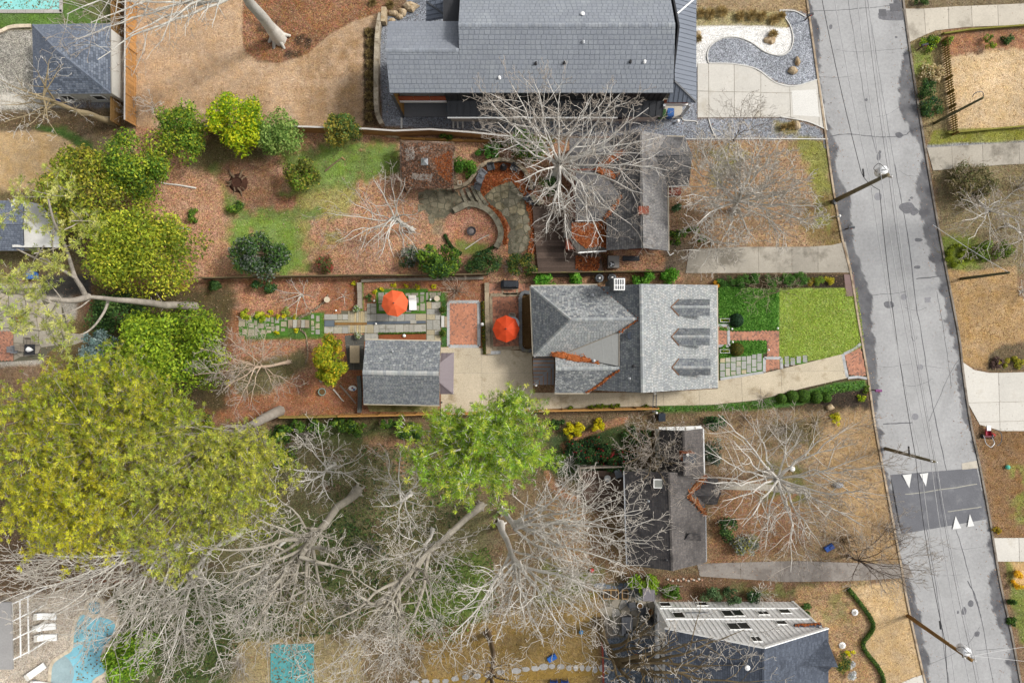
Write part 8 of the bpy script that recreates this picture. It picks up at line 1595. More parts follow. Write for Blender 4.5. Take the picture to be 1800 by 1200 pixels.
for x, y, z, l, ln in [(1517, 303, 6.7, 'black splice case hanging on the cable below the transformer', .5), (1597, 790, 5.6, 'black splice case hanging near the speed hump pole', .45), (1652, 1097, 6.3, 'black splice case hanging near the round transformer', .45)]: single('splice_case', l, 'cable box', MB().tube([P(x, y - 6, z), P(x + 1.5, y + 8, z)], .08, 8), BLACK)
# ---- umbrellas and garden furniture
def umbrella(label, cx, cy, rpx, col, tip, a0):
 z = 2.3; c_ = P(cx, cy, z); k = (H - z) / H / S; Rr = rpx * k; t = thing('umbrella', label, 'umbrella', V3((c_.x, c_.y, 0)), 'orange garden umbrellas'); m = mat(tip, hx(col), .7, .05, 1, .04, 4)
 for i in range(8):
  p = [V3((c_.x + Rr * math.cos(a0 + (i + j) * math.pi / 4), c_.y + Rr * math.sin(a0 + (i + j) * math.pi / 4), z)) for j in (0, 1)]; top = V3((c_.x, c_.y, z + .62)); md = (p[0] + p[1]) / 2 + V3((0, 0, -.03))
  q = [p[0].lerp(top, .5) + V3((0, 0, .05)), p[1].lerp(top, .5) + V3((0, 0, .05))]; mb = MB().tint(.03); mb.add([p[0], md, p[1], q[1], q[0], top, p[0] - V3((0, 0, .14)), md - V3((0, 0, .14)), p[1] - V3((0, 0, .14))], [(0, 1, 2, 3, 4), (4, 3, 5), (6, 7, 1, 0), (7, 8, 2, 1)]); part('canopy_panel', mb, m, t)
  part('rib', MB().beam(p[0] - V3((0, 0, .03)), top - V3((0, 0, .03)), .02, .02), STEEL, t)
 part('pole', MB().tube([V3((c_.x, c_.y, 0)), V3((c_.x, c_.y, z + .6))], .03, 8), STEEL, t); part('finial', MB().lathe(V3((c_.x, c_.y, z + .6)), [(.06, 0), (.07, .06), (.02, .16)], 10), DARKGREY, t); part('base', MB().lathe(V3((c_.x, c_.y, .04)), [(.3, 0), (.3, .06), (.08, .1)], 14), DARKGREY, t)
umbrella('coral-orange umbrella beside the white lounger on the stone lawn', 694, 533, 24, 'EC6A3E', 'coral_canvas', .2); umbrella('deeper red-orange umbrella over the round glass table', 889.5, 578, 24, 'D2481E', 'red_orange_canvas', .02)
def lounger(label, cx, cy, L, wd, rz, group=None):
 c_ = P(cx, cy); t = thing('sun_lounger', label, 'sun lounger', c_, group); M_ = Matrix.Rotation(rz, 3, 'Z')
 def tr(mb): mb.v = [tuple(c_ + M_ @ V3(v)) for v in mb.v]; return mb
 part('mattress', tr(MB().box((-L * .16, 0, .36), (L * .66, wd, .12))), WHITE, t); mb = MB().obox((L * .32, 0, .52), (L * .17, 0, .16), (0, wd / 2, 0), (-.03, 0, .05)); part('backrest', tr(mb), WHITE, t); part('pillow', tr(MB().box((L * .42, 0, .70), (.3, wd * .9, .1))), mat('cream_cushion', hx('E2DED4'), .9, .05, 1, .05, 5), t); part('frame', tr(MB().box((0, 0, .26), (L, wd * .94, .05))), STEEL, t)
 for a in (-1, 1):
  for b in (-1, 1): part('leg', tr(MB().box((a * L * .42, b * wd * .42, .13), (.05, .05, .26))), STEEL, t)
lounger('white sun lounger under the edge of the coral umbrella', 726.5, 533, 1.4, .72, R(92))
for x, y, r_, l in [(85, 1080, 178, 'uppermost white lounger beside the lagoon pool'), (84, 1099, 186, 'second white lounger beside the lagoon pool'), (86, 1117, 180, 'third white lounger beside the lagoon pool'), (68, 1176, 215, 'white lounger set askew on the lower pool terrace'), (78, 1200, 170, 'white lounger cut by the bottom picture edge')]: lounger(l, x, y, 2.0, .62, R(r_), 'white loungers round the lagoon pool')
def table_round(name, label, cx, cy, r, h, m, cat='table'):
 c_ = P(cx, cy); t = thing(name, label, cat, c_); part('top', MB().lathe(c_ + V3((0, 0, h - .04)), [(r * .96, 0), (r, .02), (r, .04)], 20), m, t); part('pedestal', MB().lathe(c_, [(r * .6, 0), (r * .2, .1), (r * .15, h - .05)], 10), DARKGREY, t); return t
CRS = mat('cream_stone', hx('DCCDB4'), .85, .06, 1, .1, 8)
table_round('garden_table', 'round cream stone table on the pine straw', 577, 527, .29, .5, CRS); table_round('garden_table', 'round cream stone table beside the twisted shrub', 769, 525, .27, .5, CRS); table_round('glass_table', 'round pale glass table under the red-orange umbrella', 901, 569, .66, .72, mat('pale_glass', hx('C6D2DC'), .15, .05, 1, 0, 1, spec=.6), 'table')
def chair(label, cx, cy, rz, m, w_=.62, group=None, arms=True, name='garden_chair'):
 c_ = P(cx, cy); t = thing(name, label, 'chair', c_, group); M_ = Matrix.Rotation(rz, 3, 'Z')
 def tr(mb): mb.v = [tuple(c_ + M_ @ V3(v)) for v in mb.v]; return mb
 part('seat', tr(MB().obox((0, 0, .38), (w_ * .45, 0, .02), (0, w_ * .45, 0), (0, 0, .025))), m, t)
 for k in range(4): part('back_slat', tr(MB().tint(.15).obox((-w_ * .52, (k - 1.5) * w_ * .24, .68), (-.06, 0, .33), (0, w_ * .105, 0), (.012, 0, .002))), m, t)
 for b in (-1, 1):
  if arms: part('armrest', tr(MB().box((0, b * w_ * .53, .58), (w_ * 1.0, .1, .03))), m, t)
  for a in (-1, 1): part('leg', tr(MB().box((a * w_ * .42, b * w_ * .5, .28), (.06, .05, .56))), m, t)
CHG = mat('dark_grey_chair', hx('55575A'), .6, .1, 1, .1, 8); CHP = mat('pale_grey_chair', hx('8A8C90'), .6, .1, 1, .1, 8)
for x, y, a, m, l in [(863, 296, -1.35, CHG, 'dark slatted chair by the iron stove, left of it'), (849, 307, -.7, CHP, 'pale grey slatted chair, upper of the pair on the terrace curve'), (845, 317, -.45, CHP, 'pale grey slatted chair, lower of the pair on the terrace curve'), (841, 330, -.3, CHG, 'dark slatted chair by the curved steps'), (904, 297, -1.9, CHG, 'dark slatted chair by the iron stove, right of it'), (934, 329, 3.1, CHG, 'dark slatted chair on the east side of the old terrace'), (927, 349, 2.5, CHG, 'dark slatted chair, upper of the pair near the deck corner'), (936, 355, 2.4, CHG, 'dark slatted chair, lower of the pair near the deck corner')]: chair(l, x, y, a, m, .6, 'slatted chairs round the old terrace')
chair('woven pale chair tucked under the red-orange umbrella', 900, 557, R(-95), mat('wicker', hx('BDB6A8'), .9, .12, 2, .25, 16), .55)
def pot(label, cx, cy, r, m, h=.5, plant=None, soil=True, name='plant_pot', pl=.09, n=200):
 c_ = P(cx, cy); t = thing(name, label, 'plant pot', c_); part('pot', MB().lathe(c_, [(r * .65, 0), (r * .9, h * .6), (r, h * .9), (r, h), (r * .84, h), (r * .8, h * .86)], 18, top=False), m, t)
 part('soil', MB().lathe(c_ + V3((0, 0, h * .8)), [(r * .8, 0), (r * .82, h * .08)], 14), MATS['bare_soil'], t)
 if plant:
  d = rng.normal(size=(n, 3)); d[:, 2] = np.abs(d[:, 2]); d /= np.linalg.norm(d, axis=1, keepdims=True); p = np.array(c_) + np.array([0, 0, h * .95]) + d * np.array([r * 1.25, r * 1.25, r]) * rng.uniform(.5, 1, (n, 1)); Vx, F = leaf_quads(p, d + rng.normal(0, .4, (n, 3)), rng.uniform(.5, 1.2, n) * pl, .5); part('plant', npmesh('plant', Vx, F, pick(plant, n)), LEAF, t)
VAR = ['E0E4D0', '8AAE5A', '5A8A34', 'C8D8A0', 'D8CFE0', 'A8A030']; BOX = ['5A7A2C', '4A6826', '7A8A30', '3A5620']
YP = mat('yellow_glaze', hx('C9BE78'), .5, .1, 1, .1, 6); TEAL = mat('teal_glaze', hx('8FB0A8'), .4, .1, 1, .1, 6); TERRA = mat('terracotta', hx('B07850'), .8, .1, 1, .15, 8)
pot('pot of variegated white-and-green plants at the top of the terrace steps', 629, 543, .32, GRSTONE, .5, VAR, pl=.1); pot('pot of variegated white-and-green plants at the garage corner', 631, 590, .32, GRSTONE, .5, VAR, pl=.1); pot('yellow-rimmed pot with a clipped shrub above the white step', 779, 545, .31, YP, .5, BOX, n=260); pot('yellow-rimmed pot with a clipped shrub below the white step', 779, 585.5, .31, YP, .5, BOX, n=260); pot('empty teal-rimmed round pot on the bark bed', 568, 688, .37, TEAL, .45)
for y, l in ((563, 'flower box of yellow-green plants by the front stoop, north side'), (617, 'flower box of yellow-green plants by the front stoop, south side')):
 c_ = P(1272.5, y); t = thing('flower_box', l, 'flower box', c_)
 for a in (-1, 1): part('side', MB().box(c_ + V3((0, a * .16, .2)), (.9, .03, .4)), WHITE, t); part('end', MB().box(c_ + V3((a * .44, 0, .2)), (.03, .29, .4)), WHITE, t)
 p = np.array(c_) + np.column_stack([rng.uniform(-.4, .4, 90), rng.uniform(-.13, .13, 90), rng.uniform(.35, .5, 90)]); Vx, F = leaf_quads(p, rng.normal(0, .5, (90, 3)) + [0, 0, 1], .06 * np.ones(90), .6); part('plant', npmesh('plant', Vx, F, pick(['C8C82C', '3E6A2C', '2C4A24', 'A8C838', '6A8A34'], 90)), LEAF, t)
t = thing('grill', 'barbecue under a black cover on the upper brick terrace', 'barbecue', P(896, 501)); c_ = P(896, 500.5); part('cover', MB().add([c_ + V3((x * sx, y * sy, z)) for z, sx, sy in ((.05, .85, .38), (.85, .82, .36), (1.12, .55, .26)) for x, y in ((-1, -1), (-.3, -1.12), (.3, -1.12), (1, -1), (1.05, 0), (1, 1), (-1, 1), (-1.05, 0))], [(i, (i + 1) % 8, 8 + (i + 1) % 8, 8 + i) for i in range(8)] + [(8 + i, 8 + (i + 1) % 8, 16 + (i + 1) % 8, 16 + i) for i in range(8)] + [tuple(16 + i for i in range(8))]), mat('grill_cover', hx('34383F'), .7, .15, 2, .15, 8), t); part('side_shelf', MB().box(c_ + V3((0, -.45, .5)), (1.1, .08, .06)), WOOD_GREY, t)
t = thing('stone_table', 'tan box-shaped table on the dark slate behind the garage', 'table', P(624, 623)); part('top', MB().box(P(623.5, 622.5, .8) , (.92, 1.66, .09)), mat('tan_slab', hx('C6B394'), .85, .08, .8, .15, 8), t); part('base', MB().box(P(625, 622.5) + V3((0, 0, .38)), (.8, 1.5, .76)), DARKGREY, t)
t = thing('soil_bag', 'plump white-and-blue soil bag lying on the bark by the garage', 'bag', P(620, 682)); c_ = P(620, 682); part('bag', MB().lathe(c_, [(.25, 0), (.42, .06), (.4, .13), (.2, .18)], 10, 1.0, .66), WHITE, t); part('print', MB().box(c_ + V3((.16, -.12, .185)), (.18, .2, .01), -.4), mat('blue_print', hx('4A7AB0'), .6), t); part('print', MB().lathe(c_ + V3((0, .02, .18)), [(.1, 0), (.1, .012)], 10), mat('red_print', hx('8A4A5A'), .6), t)
for pts, r, m, l in [([(586, 684), (594, 693), (600, 701), (605, 705)], .07, BARK_PALE, 'pale broken branch lying on the bark'), ([(598, 677), (610, 690), (626, 709)], .09, BARK_GREY, 'grey log lying toward the garage wall'), ([(562, 668), (566, 672)], .1, WOOD_GREY, 'short pale offcut near the teal pot'), ([(345, 331), (328, 328), (310, 325), (290, 323), (268, 316)], .09, BARK_PALE, 'long fallen white limb by the yellow-green tree'), ([(572, 301), (585, 290), (600, 279)], .09, BARK_BROWN, 'dark fallen branch on the grass with a sawn fork'), ([(601, 277), (607, 282)], .09, mat('sawn_wood', hx('BC9A6C')), 'short sawn log end on the grass'), ([(310, 404), (320, 401), (336, 404)], .1, BARK_PALE, 'pale log under the yellow-green tree'), ([(818, 438), (834, 427), (848, 418), (860, 413)], .05, BARK_PALE, 'thin white branch across the leaf circle'), ([(925, 337), (940, 343), (955, 351)], .05, BARK_PALE, 'thin white branch fallen by the deck corner'), ([(1053, 465), (1043, 471), (1037, 461)], .08, mat('sawn_wood'  , hx('BC9A6C')), 'bent pale branch on the leafy deck')]:
 single('fallen_branch', l, 'branch', MB().tube([P(x, y) + V3((0, 0, r * .9)) for x, y in sm(pts, 3)], [r * (1 - .5 * i / (len(pts) * 3)) for i in range(len(sm(pts, 3)))], 6), m)
for x, y, l in [(848, 570, 'round white globe light between the two brick terraces'), (592, 546, 'white path light near the cream table'), (659, 529, 'white path light by the dark mound'), (757, 527, 'white path light left of the cream table'), (1285, 578, 'white path light at the walk, north-west corner'), (1365, 577, 'white path light at the walk, north-east corner'), (1286, 601, 'white path light at the walk, south-west corner'), (1349, 615, 'white path light at the walk, south-east corner'), (662, 569, 'white path light at the rill'), (1190, 215, 'white globe at the modern house corner'), (982, 998, 'white ball lying under the bare trees'), (1049, 444, 'white bucket by the flat roof gutter')]:
 c_ = P(x, y); t = thing('path_light', l, 'garden light', c_); r = .17 if 'globe' in l or 'ball' in l or 'bucket' in l else .1; part('stem', MB().tube([c_, c_ + V3((0, 0, .3))], .025, 6), DARKGREY, t); part('globe', MB().lathe(c_ + V3((0, 0, .25)), [(r * .5, 0), (r, r * .6), (r, r * 1.2), (r * .5, r * 1.8), (.01, r * 2)], 12), WHITE, t, smooth=True)
for x, y, l in [(1052, 490, 'round-topped air-conditioning condenser left of the chimney'), (1074, 489, 'air-conditioning condenser right beside the chimney')]:
 c_ = P(x, y); t = thing('condenser', l, 'air conditioner', c_, 'condensers behind the house'); part('cabinet', MB().lathe(c_, [(.4, 0), (.42, .05), (.42, .8), (.36, .88)], 8), mat('condenser_grey', hx('8C9298'), .5, .1, 1, .1, 8, metal=.3), t); part('fan_guard', MB().lathe(c_ + V3((0, 0, .88)), [(.3, 0), (.3, .03), (.24, .04)], 18), BLACK, t); part('fan_hub', MB().lathe(c_ + V3((0, 0, .92)), [(.1, 0), (.08, .05)], 10), WHITE, t)
t = thing('iron_stove', 'black iron chiminea on the upper terrace between two chairs', 'stove', P(885, 296)); c_ = P(885, 296); part('hearth', MB().lathe(c_, [(.55, 0), (.55, .08)], 16), mat('hearth_brick', hx('7A5248'), .9), t); part('body', MB().lathe(c_ + V3((0, 0, .08)), [(.2, 0), (.34, .2), (.32, .45), (.14, .7), (.1, 1.25), (.14, 1.3)], 14), BLACK, t)
t = thing('fire_bowl', 'dark round fire bowl in the middle of the leaf circle', 'fire bowl', P(829, 407)); c_ = P(829, 407); part('bowl', MB().lathe(c_, [(.2, 0), (.4, .2), (.46, .38), (.4, .38), (.25, .25)], 16, top=True), mat('rusty_iron', hx('4E4A4C'), .8, .2, 2, .2, 8), t); part('ash', MB().lathe(c_ + V3((0, 0, .26)), [(.27, 0), (.1, .06)], 10), mat('ash', hx('8A8280'), .9), t)
for x, y, l in [(809, 325, 'square open lantern post on the curved wall near the pavilion'), (951, 358, 'square open lantern post at the deck corner')]:
 c_ = P(x, y); t = thing('lantern_post', l, 'lantern', c_)
 for a, b in ((-1, -1), (1, -1), (1, 1), (-1, 1)): part('corner_rod', MB().box(c_ + V3((a * .16, b * .16, .45)), (.05, .05, .9)), CRS, t)
 for a in (-1, 1): part('top_frame', MB().box(c_ + V3((a * .16, 0, .92)), (.08, .4, .06)), CRS, t); part('top_frame', MB().box(c_ + V3((0, a * .16, .921)), (.24, .08, .06)), CRS, t)
t = thing('tree_stump', 'uprooted grey stump with a dark hollow in the leafy yard', 'stump', P(419, 322)); c_ = P(419, 322)
part('hollow', MB().lathe(c_, [(.95, 0), (.7, .3), (.5, .42), (.42, .3)], 13), mat('rotten_wood', hx('4A3024'), .95, .3, 2, .35, 9), t)
for k in range(9): a = k * .7 + random.random() * .9; L = random.uniform(.7, 1.7); part('root', MB().tube([c_ + V3((.5 * math.cos(a), .5 * math.sin(a), .3)), c_ + V3((L * .7 * math.cos(a + .2), L * .7 * math.sin(a + .2), .22)), c_ + V3((L * math.cos(a + .1), L * math.sin(a + .1), .02))], [.13, .08, .03], 6), BARK_BROWN, t)
PST = mat('pale_boulder', hx('C2AE90'), .9, .15, 1.5, .25, 7, wear=hx('A48A66'), ws=2, wt=.55)
for x, y, rx, ry, h, l in [(1392, 125, .55, .4, .5, 'pale boulder in the slate gravel, lower of two'), (1401, 109, .28, .5, .4, 'pale long boulder in the slate gravel, upper of two'), (1399, 222, .4, .5, .5, 'tan boulder between straw clumps by the street'), (1353, 72, .6, .4, .35, 'tan flat boulder at the foot of the gravel island'), (1227, 60, .35, .3, .3, 'orange-tan stone at the wall of the modern house'), (692, 25, .5, .3, .5, 'round pale boulder beside the slab seat, first of four'), (702, 30, .4, .35, .4, 'white angular boulder beside the slab seat'), (708, 23, .45, .4, .5, 'tan boulder above the slate gravel'), (722, 13, .75, .5, .6, 'large tan boulder at the roof corner'), (690, 37, .35, .25, .3, 'low pale stone at the roof corner'), (674, 742, .5, .35, .5, 'grey boulder south of the rear fence'), (684, 238, .35, .25, .3, 'white stone at the end of the slatted fence'), (696, 239, .4, .3, .3, 'tan stone at the end of the slatted fence'), (1458, 716, .45, .35, .4, 'tan sawn log end in the street corner bed')]:
 single('boulder', l, 'boulder', MB().rock(P(x, y), rx, ry, h, 9), PST)
single('slab_seat', 'long pale stone slab standing at the top of the rustic wall', 'stone slab', MB().box(P(677, 33) + V3((0, 0, .5)), (.45, 1.4, 1.0), -.06), PST)
for i in range(14): single('edge_stone', ['white edge stone nearest the green bush', 'pinkish edge stone, second from the green bush', 'white edge stone, third from the green bush', 'pale edge stone, fourth along the shaded bed', 'tan edge stone, fifth along the shaded bed', 'white edge stone, sixth along the shaded bed', 'rosy edge stone, seventh along the shaded bed', 'pale edge stone past the middle of the bed row', 'white edge stone, ninth along the shaded bed', 'tan edge stone, tenth along the shaded bed', 'rosy edge stone, eleventh along the shaded bed', 'white edge stone, twelfth along the shaded bed', 'pale edge stone, last but one of the bed row', 'last edge stone of the bed row by the drive'][i], 'edge stone', MB().rock(P(1173 + i * 4.6, 1017 + (i % 3) * 1.5), .14, .12, .18, 7), mat(['white_edge_stone', 'rosy_edge_stone'][i % 2], hx(['D8D0C4', 'C49A80'][i % 2]), .9), 'edge stones of the shaded bed')
def bin_(label, cx, cy, col, rz=0.0, h=1.05, w_=.6):
 c_ = P(cx, cy); t = thing('wheelie_bin', label, 'bin', c_); m = mat('plastic_' + col, hx(col), .45, .05, 1, .05, 5, spec=.4); ca = Matrix.Rotation(rz, 3, 'Z')
 def tr(mb): mb.v = [tuple(c_ + ca @ V3(v)) for v in mb.v]; return mb
 part('body', tr(MB().add([(x * s, y * s, z) for z, s in ((.06, .42 * w_), (h * .93, .5 * w_)) for x, y in ((-1, -1.15), (1, -1.15), (1, 1.15), (-1, 1.15))], [(0, 1, 5, 4), (1, 2, 6, 5), (2, 3, 7, 6), (3, 0, 4, 7), (3, 2, 1, 0)])), m, t); ld = part('lid', tr(MB().obox((0, .02, h * .97), (w_ * .54, 0, 0), (0, w_ * .62, .03), (0, 0, .03))), m, t); part('handle', tr(MB().beam((-w_ * .4, w_ * .7, h * .95), (w_ * .4, w_ * .7, h * .95), .04, .04)), m, t)
 for a in (-1, 1): part('wheel', tr(MB().tube([(a * w_ * .4, w_ * .55, .12), (a * w_ * .5, w_ * .55, .12)], .12, 10)), BLACK, t)
bin_('green bin under the corner of the grey band roof', 1161, 205, '4A7A3C'); bin_('blue bin under the corner of the grey band roof', 1175, 204, '2E6AB4'); bin_('blue bin beside the pool house', 112, 180, '2C4E9C', 1.6); bin_('green bin beside the pool house', 99, 177, '6E9468', 1.6); bin_('bright blue bin on the west patio', 64, 485, '3C7AD0', .1); bin_('dark bin by the gate post', 1160, 732, '26303E'); bin_('small grey bin on the patio slab of the modern house', 791, 197, '5C6A78', 0, .8, .5); bin_('grey bin on the deck of the brown-roofed house', 1085, 830, '767C84', .3, .9, .6)
t = thing('barrel_grill', 'round white-lidded kettle barbecue on the dark deck', 'barbecue', P(1066, 838)); c_ = P(1066, 838, .7); part('lid', MB().lathe(c_ + V3((0, 0, .75)), [(.33, 0), (.3, .15), (.15, .25), (.02, .27)], 14), mat('grey_enamel', hx('C2C2C0'), .4, .05, 1, .05, 4), t); part('bowl', MB().lathe(c_ + V3((0, 0, .45)), [(.1, 0), (.3, .15), (.33, .29)], 14), BLACK, t)
for k in range(3): part('leg', MB().tube([c_ + V3((.2 * math.cos(k * 2.1), .2 * math.sin(k * 2.1), .55)), c_ + V3((.3 * math.cos(k * 2.1), .3 * math.sin(k * 2.1), 0))], .02, 6), BLACK, t)
t = thing('tarp', 'rumpled dark tarpaulin lying below the white gable', 'tarpaulin', P(1108, 455)); g_ = [[V3((P(1094 + 30 * i / 6, 451).x, P(0, 450 + 9 * j / 3).y, .05 + .12 * abs(math.sin(i * 1.7 + j * 2.3)))) for j in range(4)] for i in range(7)]; part('sheet', MB().add([p for r in g_ for p in r], [(i * 4 + j, i * 4 + j + 1, i * 4 + j + 5, i * 4 + j + 4) for i in range(6) for j in range(3)]), mat('dark_tarp', hx('3C3E42'), .6, .15, 2, .15, 8), t, smooth=True)
def mailbox(label, cx, cy, rz, m, h=1.1):
 c_ = P(cx, cy); t = thing('mailbox', label, 'mailbox', c_); part('post', MB().box(c_ + V3((0, 0, h / 2)), (.1, .1, h)), WOOD_DARK, t); M_ = Matrix.Rotation(rz, 3, 'Z'); pr = [(-.12, 0), (.12, 0), (.12, .14), (.08, .22), (0, .25), (-.08, .22), (-.12, .14)]
 b = part('box', MB().add([tuple(c_ + M_ @ V3((x, y, h + z))) for x in (-.3, .3) for y, z in pr], [tuple(range(6, -1, -1)), tuple(range(7, 14))] + [(i, (i + 1) % 7, 7 + (i + 1) % 7, 7 + i) for i in range(7)]), m, t); part('flag', MB().box(c_ + M_ @ V3((0, -.15, h + .2)), (.12, .02, .16), rz), mat('red_flag', hx('B83A2C'), .5), b)
mailbox('black mailbox at the tip of the slate gravel', 1415, 36, .3, BLACK); mailbox('dark mailbox on the kerb below the silvery tree', 1486, 403, .0, DARKGREY); mailbox('plum mailbox at the street corner of the black bed', 1533, 685, .0, mat('plum_paint', hx('8A4A80'), .5)); mailbox('small black mailbox by the lime shrub across the street', 1613, 88, .2, BLACK)
WTR = mat('pool_water', hx('8ACCC8', 1.25), .12, .12, .6, .05, 4, spec=.5); COP = mat('coping_stone', hx('B9B4AE'), .85, .1, 1, .12, 8)
sheet('pool_water', [(-80, -60), (104, -60), (105, 18), (-80, 18)], .02, WTR)
cpn = struct('pool_coping', MB().beam(P(-80, 20) + V3((0, 0, .02)), P(110, 20) + V3((0, 0, .02)), .3, .06), COP)
for i in range(12): part('coping_stone', MB().tint(.12).box(P(-74 + i * 16, 21) + V3((0, 0, .06)), (.86, .32, .07)), COP, cpn)
for i in range(5): part('coping_stone', MB().tint(.12).box(P(108, 14 - i * 16) + V3((0, 0, .06)), (.32, .86, .07)), COP, cpn)
stone_wall('curved pale stone edge between the turf and the pebble bed', [(-40, 60), (0, 58), (12, 52), (28, 48), (57, 47)], .3, .25, CRS, .5, courses=1)
AQ = mat('lagoon_water', hx('82BCCB', 1.25), .15, .14, .5, .05, 4, wear=hx('86BCC8'), ws=.4, wt=.58, spec=.5)
def ring(px, wd, m, name='pool_coping', piece='coping_stone', z=.09, L_=.6):
 q = [P(x, y) for x, y in sm(px + [px[0]], 5)]; st = struct(name, MB().tube([p + V3((0, 0, .02)) for p in q], .05, 4), m)
 for a, b in zip(q, q[1:]): part(piece, MB().tint(.14).beam(a + V3((0, 0, z - .04)), b + V3((0, 0, z - .04)), wd, .08), m, st)
LG = [(133, 1092), (142, 1077), (160, 1078), (185, 1082), (203, 1090), (206, 1108), (196, 1125), (185, 1140), (180, 1158), (194, 1170), (184, 1184), (165, 1198), (158, 1230), (90, 1230), (88, 1190), (92, 1165), (110, 1150), (125, 1140), (128, 1115)]
sheet('lagoon_water', sm(LG + [LG[0]], 4)[:-1], .05, AQ); ring(LG, .32, CRS)
SHL = [(92, 1168), (108, 1152), (122, 1158), (131, 1180), (124, 1205), (108, 1228), (92, 1228), (89, 1195)]; sheet('shallow_ledge', sm(SHL + [SHL[0]], 4)[:-1], .055, mat('ledge_water', hx('A9C0C4'), .2, .12, .8, .1, 6, spec=.5))
SP_ = [(170 + 15 * math.cos(k * .785), 1065 + 15 * math.sin(k * .785)) for k in range(8)]; sheet('spa_water', sm(SP_ + [SP_[0]], 4)[:-1], .32, mat('spa_water', hx('7FAEBE'), .2, .15, 1, .1, 6, spec=.5), .3); ring(SP_, .4, CRS, 'spa_coping', z=.40)
WL = ('B08A5C', '8C6A44', 'C4A878', '7A6A4A'); leaf_patch(bpy.data.objects['lagoon_water'], [(136, 1095), (200, 1095), (180, 1195), (135, 1195)], .05, 160, WL); leaf_patch(bpy.data.objects['pool_water'], [(0, -10), (100, -10), (100, 14), (0, 14)], .02, 70, WL)
TC = thing('pool_cover', 'teal safety cover over a pool under the bare trees', 'pool cover', P(515, 1170)); CV = mat('teal_cover', hx('569A9C', 1.15), .7, .15, .8, .2, 7, wear=hx('6A9894'), ws=1, wt=.6); part('cover', MB().prism([P(x, y) + V3((0, 0, .06)) for x, y in [(476, 1132), (552, 1130), (552, 1240), (476, 1240)]], .05), CV, TC)
for x in (491, 506, 521, 536): part('strap', MB().beam(P(x, 1131) + V3((0, 0, .067)), P(x, 1238) + V3((0, 0, .067)), .06, .01), CV, TC)
leaf_patch(TC, [(477, 1133), (551, 1133), (551, 1205), (477, 1205)], .06, 260, WL)
pg = thing('pergola', 'white-framed pergola beside the grey flat roof at the pool', 'pergola', P(35, 1118, 0)); part('flat_roof', MB().prism([P(-60, 1058, 3.0), P(19, 1058, 3.0), P(22, 1176, 3.0), P(-60, 1176, 3.0)], .2), mat('pale_roofing', hx('A7A5A3'), .8, .08, .6, .1, 6), pg)
for y in (1062, 1092, 1125, 1160): part('rafter', MB().beam(P(20, y, 2.8), P(52, y - 16, 2.6), .1, .16), WHITE, pg); part('post', MB().box(V3((P(50, y - 14, 2.6).x, P(50, y - 14, 2.6).y, 1.3)), (.12, .12, 2.6)), WHITE, pg)
for x, k in ((21, 0), (35, -7), (49, -14)): part('purlin', MB().beam(P(x, 1062 + k, 2.72), P(x + 1.5, 1162 + k, 2.72), .07, .12), WHITE, pg)
t = thing('fire_pit', 'rusty round fire pit on the west patio', 'fire pit', P(37, 561)); c_ = P(37, 561); part('ring', MB().lathe(c_, [(.36, 0), (.36, .35), (.27, .35), (.26, .1)], 16), mat('rust_steel', hx('9A4E34'), .8, .2, 2, .2, 8), t)
brick_area('brick_steps', [(-40, 585), (24, 582), (26, 634), (-40, 634)], .18); t = thing('patio_table', 'dark dining table with a folded white umbrella on the west patio', 'table', P(61, 614)); c_ = P(61, 614); part('top', MB().box(c_ + V3((0, 0, .72)), (1.0, 1.0, .05)), BLACK, t); part('folded_umbrella', MB().rock(c_ + V3((0, 0, .76)), .35, .28, .3, 7), WHITE, t)
for a in (-1, 1):
 for b in (-1, 1): part('leg', MB().box(c_ + V3((a * .42, b * .42, .35)), (.05, .05, .7)), BLACK, t)
for x, y, a, l in [(45, 611, 0, 'tan-grey patio chair left of the dark table'), (57, 600, -1.5, 'grey patio chair above the dark table'), (31, 614, 0, 'pale patio chair with a green towel')]: chair(l, x, y, a, CHP if 'pale' in l else WOOD_GREY, .6, 'chairs on the west patio')
RW = mat('raised_bed_wood', hx('B59468'), .85, .12, 1, .15, 8)
for x0, x1, l in [(1060, 1086, 'long raised timber planting bed on the slate pad'), (1093, 1103, 'narrow raised timber planting bed on the slate pad')]:
 t = thing('raised_bed', l, 'planter', P((x0 + x1) / 2, 1042)); part('soil', MB().prism([P(x, y) + V3((0, 0, .3)) for x, y in rect(x0 + 1, 1035, x1 - 1, 1049)], .3), mat('bed_soil', hx('4A4238'), .95, .2, 2, .3, 9), t)
 for y in (1034.5, 1049.5): part('bed_board', MB().beam(P(x0, y) + V3((0, 0, .2)), P(x1, y) + V3((0, 0, .2)), .07, .4), RW, t)
 for x in (x0, x1, *([(x0 + x1) / 2] if x1 - x0 > 15 else [])): part('bed_board', MB().beam(P(x, 1035) + V3((0, 0, .2)), P(x, 1049) + V3((0, 0, .2)), .07, .4), RW, t)
t = thing('garden_shed', 'tiny lean-to with a ribbed grey roof by the green bush', 'shed', P(1141, 1044, 0)); rr = [P(1130, 1056, 1.9), P(1152, 1056, 1.9), P(1151, 1034, 2.2), P(1130, 1034, 2.2)]; seams(t, rr, mat('ribbed_roof', hx('8F8B90'), .6, .1, 1, .1, 8), .18, .03); prism_part(t, 'wall', [(rr[0].x + .1, rr[0].y + .1), (rr[1].x - .1, rr[1].y + .1), (rr[2].x - .1, rr[2].y - .1), (rr[3].x + .1, rr[3].y - .1)], 0, 1.85, WOOD_GREY)
